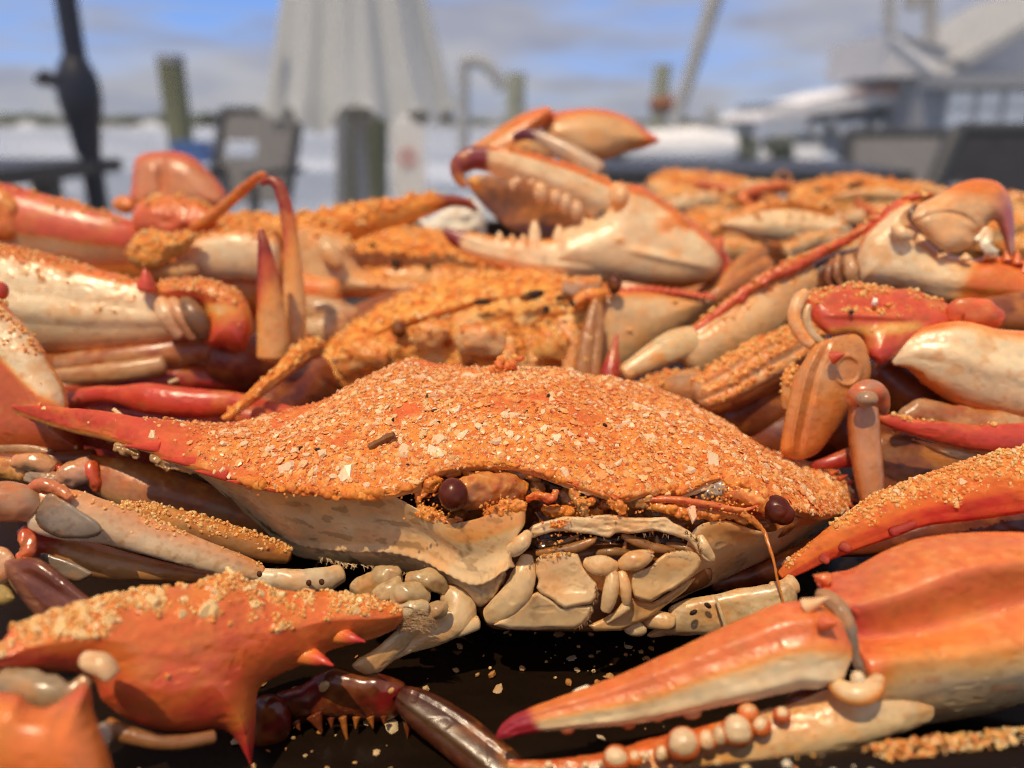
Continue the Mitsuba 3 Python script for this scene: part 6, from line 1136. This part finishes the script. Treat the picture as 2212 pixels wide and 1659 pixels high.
scene['mat_roof'] = proc_mat(tone((.58, .59, .62), .10, 2), rough=.8)
scene['mat_redroof'] = proc_mat(tone((.42, .27, .23), .12, 2), rough=.8)
scene['mat_blue'] = proc_mat(tone((.07, .15, .38), .1, 3), rough=.5)
scene['mat_red'] = proc_mat(tone((.6, .1, .08), .1, 30), rough=.5)
scene['mat_rust'] = proc_mat(tone((.26, .12, .07), .3, 12), rough=.8)
scene['mat_hazed_leaf'] = proc_mat(tone((.14, .16, .135), .3, .2), rough=.8, spec=.2)  # leaf colour greyed and lightened for haze over the far trees
scene['mat_sand'] = proc_mat(tone((.4, .38, .33), .1, .05), rough=.9, spec=.2)
scene['mat_window'] = {'type': 'twosided', 'bsdf': {'type': 'principled', 'base_color': {'type': 'rgb', 'value': [.9, .92, .92]}, 'roughness': .15, 'specular': .8}}  # near-white pane colour stands for a bright reflection
scene['mat_water'] = {'type': 'twosided', 'bsdf': {'type': 'principled', 'base_color': mikit.proc(lambda p, n, uv: mikit.mix((.20, .235, .28), (.46, .505, .57), mikit.smoothstep(.35, .65, mikit.fbm(p.x * .10, p.y * .22, 0, 4)))), 'roughness': .42, 'specular': .9}}  # pale streaks in the base colour stand for glare


def solid(key, tm, mat, **lab):
    key = fresh(key)
    scene[key] = mikit.ply(tm, mat, smooth=lab.pop('smooth', 30))
    if lab:
        labels[key] = lab
    return key


def box(sx, sy, sz, x, y, z, rz=0.0, rx=0.0, bevel=.0):
    b = trimesh.creation.box((sx, sy, sz))
    if rx:
        b.apply_transform(trimesh.transformations.rotation_matrix(rx, (1, 0, 0)))
    if rz:
        b.apply_transform(trimesh.transformations.rotation_matrix(rz, (0, 0, 1)))
    b.apply_translation((x, y, z))
    return b


def tube(pts, r, n=14):
    pts = np.asarray(pts, float)
    r = np.broadcast_to(r, len(pts))
    T = np.gradient(pts, axis=0)
    T /= np.linalg.norm(T, axis=1, keepdims=True)
    up = np.array([.13, .97, .2])
    A = np.cross(T, up)
    A /= np.linalg.norm(A, axis=1, keepdims=True)
    B = np.cross(T, A)
    a = np.arange(n) * 2 * math.pi / n
    V = pts[:, None] + r[:, None, None] * (np.cos(a)[None, :, None] * A[:, None] + np.sin(a)[None, :, None] * B[:, None])
    F = gridfaces(len(pts), n, True)
    V = np.vstack([V.reshape(-1, 3), pts[:1], pts[-1:]])
    k = len(V)
    i = np.arange(n)
    F = np.vstack([F, np.stack([(i + 1) % n, i, i * 0 + k - 2], -1), np.stack([(len(pts) - 1) * n + i, (len(pts) - 1) * n + (i + 1) % n, i * 0 + k - 1], -1)])
    t = trimesh.Trimesh(V, F, process=False)
    t.fix_normals()
    return t


def prism(poly, y0, y1):
    """An outline in the x, z plane carried from y0 to y1."""
    m = trimesh.creation.extrude_polygon(Polygon(poly), y1 - y0, engine='earcut')
    v = m.vertices.copy()
    m.vertices = np.stack([v[:, 0], y0 + v[:, 2], v[:, 1]], -1)
    m.fix_normals()
    return m


cat = trimesh.util.concatenate
# ---- tray with a turned-up rim, and its loose crumbs
thing('serving_tray', 'black serving tray with a raised rim under the heap of crabs', 'tray')
E_, N_ = np.array([.990, .141]), np.array([-.141, .990])
c0 = np.array([.035, .0735]) + N_ * .262 - E_ * .04
prof = [(-.262 - .018, .0105), (-.262 - .017, .0130), (-.262 - .012, .0158), (-.262 - .004, .0172), (-.262 + .0, .0172), (-.262 + .0015, .016), (-.262 + .0035, .004), (-.262 + .006, .0010), (-.262 + .012, 0)]


def rrect(hx, hy, r, k=10):
    pts = []
    for cx, cy, a0 in ((hx - r, hy - r, 0), (-hx + r, hy - r, 90), (-hx + r, -hy + r, 180), (hx - r, -hy + r, 270)):
        for a in np.radians(np.linspace(a0, a0 + 90, k)):
            pts.append((cx + r * math.cos(a), cy + r * math.sin(a)))
    return np.array(pts)


rings = []
for o, z in prof:
    s_ = -o - .262
    q = rrect(.36 + s_, .262 + s_, .03 + max(s_, -.02))
    rings.append(np.column_stack([c0 + q[:, :1] * E_ + q[:, 1:] * N_, np.full(len(q), FLOOR + z)]))
n_ = len(rings[0])
V = np.vstack(rings + [np.array([[*c0, FLOOR]])])
F = gridfaces(len(rings), n_, True)
i_ = np.arange(n_)
F = np.vstack([F, np.stack([(len(rings) - 1) * n_ + i_, (len(rings) - 1) * n_ + (i_ + 1) % n_, i_ * 0 + len(V) - 1], -1)])
under = V.copy()
under[:, 2] -= .0016
F2 = F[:, ::-1] + len(V)
rim = np.stack([i_, i_ + len(V), (i_ + 1) % n_ + len(V)], -1)
rim2 = np.stack([i_, (i_ + 1) % n_ + len(V), (i_ + 1) % n_], -1)
tm = trimesh.Trimesh(np.vstack([V, under]), np.vstack([F, F2, rim, rim2]), process=False)
scene['serving_tray__dish'] = mikit.ply(tm, 'mat_tray', smooth=40)
# crumbs on the tray floor, and along the rim
g = np.stack(np.meshgrid(np.linspace(-.06, .07, 66), np.linspace(.075, .15, 40)), -1).reshape(-1, 2)
fl = M(np.column_stack([g, np.full(len(g), FLOOR + .0001)]), gridfaces(40, 66, False))
if vnorm(fl.V, fl.F)[:, 2].sum() < 0:
    fl.F = fl.F[:, ::-1]
w_ = sm(.45, .6, nz(fl.V, 60, 3, 4)) * .8 + .15
cr = scatter(rng, fl, 520, .0003, .0016, flat=(.3, .9), weight=w_, pal=[(.55, .30, .10), (.48, .20, .05), (.62, .42, .2), (.42, .24, .09)])
cr = cr + scatter(rng, fl, 34, .0016, .0036, flat=(.15, .3), weight=w_, pal=[(.6, .42, .2), (.5, .3, .12), (.55, .42, .24)])
put('serving_tray__crumbs', cr, 'mat_crumb', smooth=False, kind='stuff')
k_ = 400
s_ = rng.uniform(-.30, .12, k_)
g = np.linspace(-.055, .075, 90)
strip = []
for o, z in ((-.0022, .0173), (-.0008, .0174), (.0006, .0168), (.0016, .0145)):
    p_ = c0[None] + E_ * g[:, None] - N_ * (.262 - o)
    strip.append(np.column_stack([p_, np.full(len(g), FLOOR + z)]))
sm_ = M(np.vstack(strip), gridfaces(4, 90, False))
if vnorm(sm_.V, sm_.F)[:, 2].sum() < 0:
    sm_.F = sm_.F[:, ::-1]
gw = np.clip(sm(.50, .66, nz(sm_.V * [1, 0, 0], 90, 3, 12)), .03, 1) * np.tile(np.interp(g, [-.06, -.01, .01, .022, .032, .055, .075], [.05, .1, .35, .3, 1, 1, .6]), 4) ** 1.5
cr = scatter(rng, sm_, 900, .00025, .0009, flat=(.5, 1), weight=gw, sink=.05, pal=[(.82, .5, .16), (.78, .38, .09), (.84, .6, .28), (.72, .26, .06)])
strip2 = [np.column_stack([c0[None] + E_ * g[:, None] - N_ * (.262 + o), np.full(len(g), FLOOR + z)]) for o, z in ((.001, .0174), (.006, .0170), (.012, .0160))]
sm2 = M(np.vstack(strip2), gridfaces(3, 90, False))
if vnorm(sm2.V, sm2.F)[:, 2].sum() < 0:
    sm2.F = sm2.F[:, ::-1]
cr = cr + scatter(rng, sm2, 90, .0003, .0013, flat=(.5, 1), weight=.02 + sm(.55, .68, nz(sm2.V, 120, 3, 2)), sink=.05, pal=[(.82, .52, .2), (.8, .64, .36), (.74, .24, .06), (.84, .7, .46)])
put('serving_tray__crumbs', cr, 'mat_crumb', smooth=False, kind='stuff')

thing('dining_table', 'dark table top under the black serving tray', 'table')
solid('dining_table__tabletop', box(1.1, .9, .03, -.05, .32, FLOOR - .0185, rz=.14), 'mat_table')
for x, y in ((-.5, -.05), (.4, .02), (-.5, .7), (.4, .76)):
    solid('dining_table__leg', box(.05, .05, .72, x, y, .361), 'mat_frame')

# ---- paper showing between the claws
m = lump([(905, 470), (925, 478), (945, 462), (975, 440), (1010, 430), (1040, 445), (1050, 480), (1040, 515), (1000, 525), (960, 515), (925, 505)], .34, 30, edge=40, res=4, stops=[(0, (.82, .82, .80)), (1, (.75, .75, .74))], relief=lambda x, y: 26 * (meshkit.fbm(np.stack([x / 24, y / 24, 0 * x], -1), 2, 3) - .5), spots=0, rn=.2, tint=.02)
k_ = put('paper_napkin', m, 'mat_dry', label='crumpled white paper napkin between the raised claw and the claw with dark red tip', category='napkin')

# ---- chairs
def chair(key, x0, x1, ytop, Y, label, turn=0.0, shear=0.0, zseat=.44, slot=True, dark=False):
    k = thing(key, label, 'chair', 'outdoor chairs by the tables')
    xa, xb = W(x0, Y), W(x1, Y)
    w, xc, h = xb - xa, (xa + xb) / 2, Zt(ytop, Y)
    R_ = trimesh.transformations.rotation_matrix(turn, (0, 0, 1), (xc, Y, 0))

    def pt(nm, tm, mat):
        if nm in ('back_post', 'back_panel', 'top_rail'):
            v_ = np.array(tm.vertices)
            v_[:, 0] += (h - v_[:, 2]) * shear
            tm.vertices = v_
        tm.apply_transform(R_)
        solid(k + '__' + nm, tm, mat)
    t, lean = .022, .11
    zs = [zseat + .02, h - .03]
    fy = lambda z: Y + lean * (z - zseat) / (h - zseat)
    for s in (-1, 1):
        X = xc + s * (w / 2 - t)
        pt('back_post', tube([(X, fy(zseat), zseat), (X, fy(h), h)], t, 10), 'mat_frame')
        pt('leg', tube([(X, Y + .02, 0), (X, Y, zseat)], t * .9, 10), 'mat_frame')
        pt('leg', tube([(X, Y - .46, 0), (X, Y - .46, zseat + .2)], t * .9, 10), 'mat_frame')
        pt('arm', box(.05, .5, .025, X, Y - .22, zseat + .21), 'mat_frame')
    z0, zm0, zm1 = zseat + .06, h - .20, h - .13
    rx = -math.atan2(lean, h - zseat)
    for a, b in (((zm1, h - .015), (z0, zm0)) if slot else ((z0, h - .015),)):
        pt('back_panel', box(w - 2 * t, .014, b - a, xc, fy((a + b) / 2), (a + b) / 2, rx=rx), 'mat_table' if dark else 'mat_sling')
    if slot:
        pt('back_panel', box((w - 2 * t) * .46, .012, zm1 - zm0 + .01, xc + w * .21, fy((zm0 + zm1) / 2), (zm0 + zm1) / 2, rx=rx), 'mat_table' if dark else 'mat_sling')
        pt('back_panel', box((w - 2 * t) * .12, .012, zm1 - zm0 + .01, xc - w * .42, fy((zm0 + zm1) / 2), (zm0 + zm1) / 2, rx=rx), 'mat_table' if dark else 'mat_sling')
    pt('top_rail', tube([(xc - w / 2 + t, fy(h), h), (xc + w / 2 - t, fy(h), h)], t * .8, 10), 'mat_frame')
    pt('seat', box(w, .5, .04, xc, Y - .24, zseat), 'mat_sling')


chair('chair', 446, 646, 238, 3.7, 'grey sling chair with a slot in its back, left of the folded umbrella', turn=-.12, shear=-.16)
chair('chair_001', 2105, 2400, 280, 2.0, 'dark chair with a slot in its back, cut off by the right edge', turn=.1, shear=-.5, dark=True)
chair('chair_002', 1845, 2080, 288, 3.2, 'light grey chair left of the dark chair at the right', turn=-.1, slot=False)
# ---- navy umbrella pole with its crank
k = thing('umbrella_pole', 'dark navy umbrella pole with a crank housing at the left', 'umbrella')
Y = 2.2
X = W(184, Y)
solid(k + '__pole', tube([(X, Y, .0), (X, Y, 2.7)], .027, 20), 'mat_darkmetal')
hz = lambda y: Zt(y, Y, 184)
pr = [(hz(335), .031), (hz(300), .036), (hz(270), .041), (hz(240), .049), (hz(215), .053), (hz(185), .053), (hz(160), .048), (hz(142), .039), (hz(125), .031)]
solid(k + '__crank_housing', tube([(X - .004, Y, z) for z, _ in pr], [r for _, r in pr], 24), 'mat_darkmetal')
solid(k + '__crank_handle', tube([(X - .03, Y - .02, hz(185)), (X - .072, Y - .03, hz(165)), (X - .078, Y - .04, hz(180))], .018, 10), 'mat_darkmetal')
solid(k + '__base', trimesh.creation.cylinder(.27, .06, transform=trimesh.transformations.translation_matrix((X, Y, .031))), 'mat_frame')

# ---- folded white umbrella
k = thing('folded_umbrella', 'folded white market umbrella hanging in pleats behind the heap', 'umbrella')
Y = 3.0
X = W(775, Y)
zs = np.linspace(Zt(252, Y), 2.55, 60)
th = np.arange(220) * 2 * math.pi / 220
V = []
for z in zs:
    f = (z - zs[0]) / (zs[-1] - zs[0])
    r = .285 - .085 * min(f / .3, 1) ** .8 - .03 * f - .12 * max(0, f - .8) / .2
    pl = 1 + (.12 * np.cos(9 * th + 1.5 * f) * np.abs(np.cos(4.5 * th + .75 * f)) + .07 * np.cos(17 * th + 2.0 - f)) * (1 - .3 * f)
    skew = .05 * (1 - f) ** 4 * np.clip(np.cos(th), -.2, 1)
    zz = z + (.035 * np.cos(9 * th + .7) + .02 * np.cos(5 * th) if f == 0 else 0 * th)
    V.append(np.stack([X + r * pl * np.cos(th) * .98 + skew, Y + r * pl * np.sin(th), zz + 0 * th], -1))
V = np.vstack(V)
F = gridfaces(60, 220, True)
tm = trimesh.Trimesh(np.vstack([V, [[X, Y, zs[-1] + .03]]]), np.vstack([F, np.stack([59 * 220 + np.arange(220), 59 * 220 + (np.arange(220) + 1) % 220, np.full(220, len(V))], -1)]), process=False)
solid(k + '__canopy', tm, 'mat_canvas', smooth=True)
solid(k + '__pole', tube([(X, Y, 0), (X, Y, 2.7)], .025, 14), 'mat_grey')
solid(k + '__base', trimesh.creation.cylinder(.3, .07, transform=trimesh.transformations.translation_matrix((X, Y, .036))), 'mat_frame')


def piling(key, x, y0, x1, y1, Y, wpx, label, mat='mat_piling', cap=None):
    k = thing(key, label, 'post', 'dock pilings')
    a, b = at(x, y0, Y), at(x1, y1, Y)
    e = a + (b - a) * ((-2.2 - a[2]) / (b[2] - a[2]))
    r = wpx / 2 / FX * Y
    q = np.linspace(0, 1, 24)[:, None]
    tm = tube(a + (e - a) * q, r * (1 + .05 * (meshkit.noise(np.stack([q[:, 0] * 9, q[:, 0] * 0, q[:, 0] * 0], -1), int(x)) - .5)), 22)
    solid(k + '__shaft', tm, mat)
    if cap:
        solid(k + '__cap', trimesh.creation.cylinder(r * 1.06, .07, transform=trimesh.transformations.translation_matrix(a + [0, 0, .02])), cap)


piling('dock_piling', 368, 134, 392, 312, 7.5, 52, 'tall grey green dock piling with a dark top, right of the navy pole', cap='mat_darkwall')
piling('dock_piling_001', 788, 240, 788, 440, 4.1, 96, 'stout green grey dock piling below the folded umbrella')
piling('dock_piling_002', 1115, 158, 1112, 268, 13.5, 38, 'grey green piling under the curved davit', mat='mat_hazed_piling')
piling('dock_piling_003', 1432, 140, 1420, 290, 17, 34, 'far grey piling with a bulge, right of the orange upper claw', mat='mat_hazed_piling')
solid('dock_piling_003__bulge', tube([at(1430, y, 17) for y in (205, 215, 225, 235, 245)], [.14, .24, .27, .24, .15], 16), 'mat_rust')
piling('dock_piling_004', 1535, 232, 1533, 300, 24, 22, 'thin far post between the slanting mast and the low building', mat='mat_grey')
piling('dock_piling_005', 738, 236, 738, 440, 3.9, 26, 'narrow dark post at the left side of the stout piling', mat='mat_darkwall')
k = thing('harbour_davit', 'grey curved davit on the dock', 'davit')
Y = 14
solid(k + '__post', tube([at(1001, y, Y) for y in (400, 300, 200, 138)], .1, 14), 'mat_grey')
solid(k + '__arm', tube([at(x, y, Y) for x, y in ((998, 134), (1030, 132), (1056, 144), (1075, 168), (1086, 196))], [.11, .11, .105, .1, .09], 14), 'mat_grey')
k = thing('sailboat', 'sailing boat mast leaning across the sky', 'boat')
Y = 16
a, b = at(1545, -8, Y), at(1462, 250, Y)
a2 = a + (a - b) * 1.6
solid(k + '__mast', tube([a2, a, b, b + (b - a) * .28], [.15, .16, .11, .1], 14), 'mat_grey')
hull = tube([at(1330, 318, Y), at(1400, 322, Y), at(1500, 322, Y), at(1590, 316, Y)], [.05, .35, .42, .2], 16)
solid(k + '__hull', hull, 'mat_white')
k = thing('white_boat', 'small white boat with a pointed bow between umbrella and davit', 'boat')
Y = 12
solid(k + '__hull', tube([at(x, y, Y) for x, y in ((860, 272), (890, 262), (925, 250), (955, 240), (972, 236))], [.1, .16, .17, .12, .03], 16), 'mat_white')
solid(k + '__rail', box(.32, .3, .07, *at(882, 274, 11.6)), 'mat_rust')
# ---- white board with a red ring
k = thing('notice_board', 'white board with a red ring beside the stout piling', 'sign')
Y = 4.4
c = at(882, 345, Y)
solid(k + '__panel', box(.18, .02, .40, *c), 'mat_white')
ring = trimesh.creation.annulus(.030, .042, .006, transform=trimesh.transformations.translation_matrix((c[0] + .0, Y - .016, Zt(340, Y))) @ trimesh.transformations.rotation_matrix(math.pi / 2, (1, 0, 0)))
solid(k + '__ring', ring, 'mat_red')
solid(k + '__post', box(.05, .05, 1.2, c[0], Y + .04, c[2] - .75), 'mat_grey')
k = solid('blue_cooler', trimesh.util.concatenate([box(.20, .2, .12, *at(416, 332, 5.6)), box(.215, .21, .02, *(at(416, 332, 5.6) + [0, 0, .071]))]), 'mat_blue', label='blue cooler box behind the grey chair with a slot', category='cooler')
# ---- other tables
for key, x0, x1, yt, Y, rz, lab in (('dining_table_001', 1270, 1880, 354, 2.15, -.06, 'dark neighbouring table beyond the right side of the heap'), ('dining_table_002', -420, 118, 352, 2.0, .05, 'dark neighbouring table at the left edge')):
    k = thing(key, lab, 'table')
    xa, xb = W(x0, Y), W(x1, Y)
    z = Zt(yt, Y)
    solid(k + '__tabletop', box(xb - xa, .62, .035, (xa + xb) / 2, Y + .02, z - .02, rz=rz), 'mat_table')
    for s in (-.45, .45):
        solid(k + '__leg', box(.05, .05, z - .04, (xa + xb) / 2 + s * (xb - xa) * .9, Y + .02, (z - .04) / 2), 'mat_frame')

# ---- dock, water, far shore
solid('dock', box(14, 9, .12, 0, 3.2, -.06), 'mat_deck', kind='structure', label='grey timber dock under the tables')
solid('harbour_dock', box(9, 1.5, .18, 4.6, 11.8, -.02), 'mat_grey', kind='structure', label='pale grey dock in front of the far buildings')
w_ = trimesh.Trimesh([(-900, -60, -1.2), (900, -60, -1.2), (900, 420, -1.2), (-900, 420, -1.2)], [(0, 1, 2), (0, 2, 3)])
solid('water', w_, 'mat_water', kind='structure', label='harbour water, its bright glare partly put into the pale colour')
solid('far_shore', box(1800, 400, 1.6, 0, 620, -1.0), 'mat_sand', kind='structure', label='low far shore')
# far trees: one mass
V, F, n0 = [], [], 0
for i in range(420):
    x = rng.uniform(-330, 330)
    y = rng.uniform(424, 470)
    h = rng.uniform(2, 5.5) * (1.15 if x < -60 else .7)
    for j in range(5):
        v = ICO.vertices * (np.array([2.8, 2.2, 1.0]) * h * .28 * rng.uniform(.6, 1.1)) * rng.uniform(.75, 1.2, (len(ICO.vertices), 1))
        V.append(v + [x + rng.normal(0, h * .45), y, h * rng.uniform(.2, .8) - .3])
        F.append(ICO.faces + n0)
        n0 += len(v)
solid('far_trees', trimesh.Trimesh(np.vstack(V), np.vstack(F), process=False), 'mat_hazed_leaf', smooth=False, kind='stuff', label='far tree line across the water, haze put into its grey green', category='trees')
for i, (x, y, wd, Y) in enumerate([(60, 286, 5, 300), (330, 284, 6, 260), (540, 283, 4, 240), (662, 282, 5, 250)]):
    k = thing('far_boat' + (f'_{i:03d}' if i else ''), ['tiny far white boat left of the navy pole', 'tiny far white boat left of the tall green dock piling', 'tiny far white boat beyond the grey chair', 'tiny far white boat at the left edge of the folded umbrella'][i], 'boat', 'far moored boats')
    c = at(x, y, Y)
    c[2] = -1.2
    solid(k + '__hull', tube([c + [-wd, 0, .4], c + [-wd * .5, 0, .5], c + [wd * .4, 0, .6], c + [wd, 0, .9]], [.5, .9, .9, .15], 12), 'mat_white')
    solid(k + '__cabin', box(wd * .7, 1.2, 1.3, c[0], c[1], c[2] + 1.9), 'mat_white')
for i, (x, w, h) in enumerate([(1325, 34, 12), (1600, 60, 26), (1690, 40, 22)]):
    k = fresh('shore_bush')
    n0, V, F = 0, [], []
    c = at(x, 325, 19)
    for j in range(90):
        v = ICO0.vertices * rng.uniform(.05, .13) * rng.uniform(.7, 1.3, (12, 1))
        V.append(v + c + [rng.normal(0, w / 3 / FX * 19), rng.normal(0, .2), rng.uniform(-.4, h / FX * 19)])
        F.append(ICO0.faces + n0)
        n0 += 12
    solid(k + '__crown', trimesh.Trimesh(np.vstack(V), np.vstack(F), process=False), 'mat_hazed_leaf', smooth=False)
    solid(k + '__stem', tube([c - [0, 0, 1.6], c], .04, 8), 'mat_piling')
    labels[k] = {'label': ['low green bush on the bank right of the far bulged piling', 'green bush below the left end of the low building', 'green bush below the middle of the low building'][i], 'category': 'bush', 'group': 'bushes on the bank'}

# ---- low building and gabled house at the right
Y = 22.0
u = Y / FX
k = thing('low_building', 'long low waterside building with a pale roof and round white lamps', 'building')
gx = lambda x: W(x, Y)
gz = lambda y: at(1800, y, Y)[2]
solid(k + '__wall', box(gx(2010) - gx(1660), 3.0, gz(222) - gz(330), (gx(2010) + gx(1660)) / 2, Y + 1.7, (gz(222) + gz(330)) / 2), 'mat_darkwall')
solid(k + '__roof', prism([(gx(1628), gz(262)), (gx(1640), gz(246)), (gx(1780), gz(208)), (gx(1830), gz(192)), (gx(1985), gz(166)), (gx(1995), gz(214))], Y - .5, Y + 4), 'mat_roof')
solid(k + '__roof_patch', prism([(gx(1806), gz(206)), (gx(1832), gz(196)), (gx(1978), gz(172)), (gx(1982), gz(204))], Y - .56, Y - .5), 'mat_redroof')
solid(k + '__fascia', prism([(gx(1640), gz(258)), (gx(1740), gz(250)), (gx(1740), gz(288)), (gx(1640), gz(296))], Y - .2, Y + .2), 'mat_white')
for (x, y, r) in [(1766, 277, 14), (1826, 278, 17), (1852, 276, 17), (1800, 262, 9), (1900, 272, 12), (1958, 274, 12), (1640, 296, 10)]:
    solid(k + '__lamp', trimesh.creation.icosphere(2, r * u, ).apply_translation(at(x, y, Y - .1)), 'mat_white', smooth=True)
solid(k + '__base_panel', box(gx(1770) - gx(1640), .2, gz(312) - gz(350), (gx(1770) + gx(1640)) / 2, Y - .3, (gz(312) + gz(350)) / 2), 'mat_white')
Y = 20.0
u = Y / FX
gz = lambda y: at(2100, y, Y)[2]
k = thing('gabled_house', 'grey gabled house with a wide window at the top right, its bright reflection put into white', 'house')
solid(k + '__wall', box(gx(2600) - gx(1990), 5, gz(158) - gz(360), (gx(2600) + gx(1990)) / 2, Y + 2.6, (gz(158) + gz(360)) / 2), 'mat_darkwall')
solid(k + '__gable', prism([(gx(2030), gz(160)), (gx(2052), gz(128)), (gx(2212), gz(34)), (gx(2330), gz(-40)), (gx(2600), gz(120)), (gx(2600), gz(160))], Y - .1, Y + 5), 'mat_siding')
solid(k + '__roof', prism([(gx(2036), gz(130)), (gx(2212), gz(10)), (gx(2330), gz(-68)), (gx(2620), gz(110)), (gx(2620), gz(134)), (gx(2330), gz(-42)), (gx(2212), gz(34)), (gx(2046), gz(148))], Y - .5, Y + 5.4), 'mat_grey')
solid(k + '__eave', box(gx(2620) - gx(1985), .7, gz(160) - gz(190), (gx(2620) + gx(1985)) / 2, Y - .1, (gz(160) + gz(190)) / 2), 'mat_darkwall')
solid(k + '__side_roof', prism([(gx(1906), gz(162)), (gx(1908), gz(68)), (gx(1925), gz(66)), (gx(1990), gz(92)), (gx(2046), gz(104)), (gx(2040), gz(162))], Y + .3, Y + 4), 'mat_siding')
solid(k + '__valley_trim', tube([at(1925, 78, Y + .25), at(1975, 118, Y + .25), at(2022, 160, Y + .25)], .07, 8), 'mat_white')
solid(k + '__ridge_trim', tube([at(1912, 66, Y + .25), at(1990, 92, Y + .25), at(2046, 106, Y + .25)], .06, 8), 'mat_darkwall')
solid(k + '__window', box(gx(2215) - gx(2044), .1, gz(197) - gz(274), (gx(2215) + gx(2044)) / 2, Y + .04, (gz(197) + gz(274)) / 2), 'mat_window')
for x in (2100, 2158):
    solid(k + '__window__mullion', box(.06, .06, gz(197) - gz(274), gx(x), Y - .05, (gz(197) + gz(274)) / 2), 'mat_grey')
solid(k + '__window__rail', box(gx(2215) - gx(2044), .05, .05, (gx(2215) + gx(2044)) / 2, Y - .06, gz(236)), 'mat_grey')
for x, y0, y1, w in ((1924, -40, 70, 24), (2014, -40, 96, 28)):
    solid(k + '__chimney_pipe', tube([at(x, y0, Y + 1), at(x - 4, y1, Y + 1)], w / 2 * u, 14), 'mat_grey')
solid(k + '__chimney_pipe', tube([at(1975, -30, Y + 1), at(1975, 14, Y + 1), at(1975, 22, Y + 1)], [.2, .24, .1], 14), 'mat_grey')
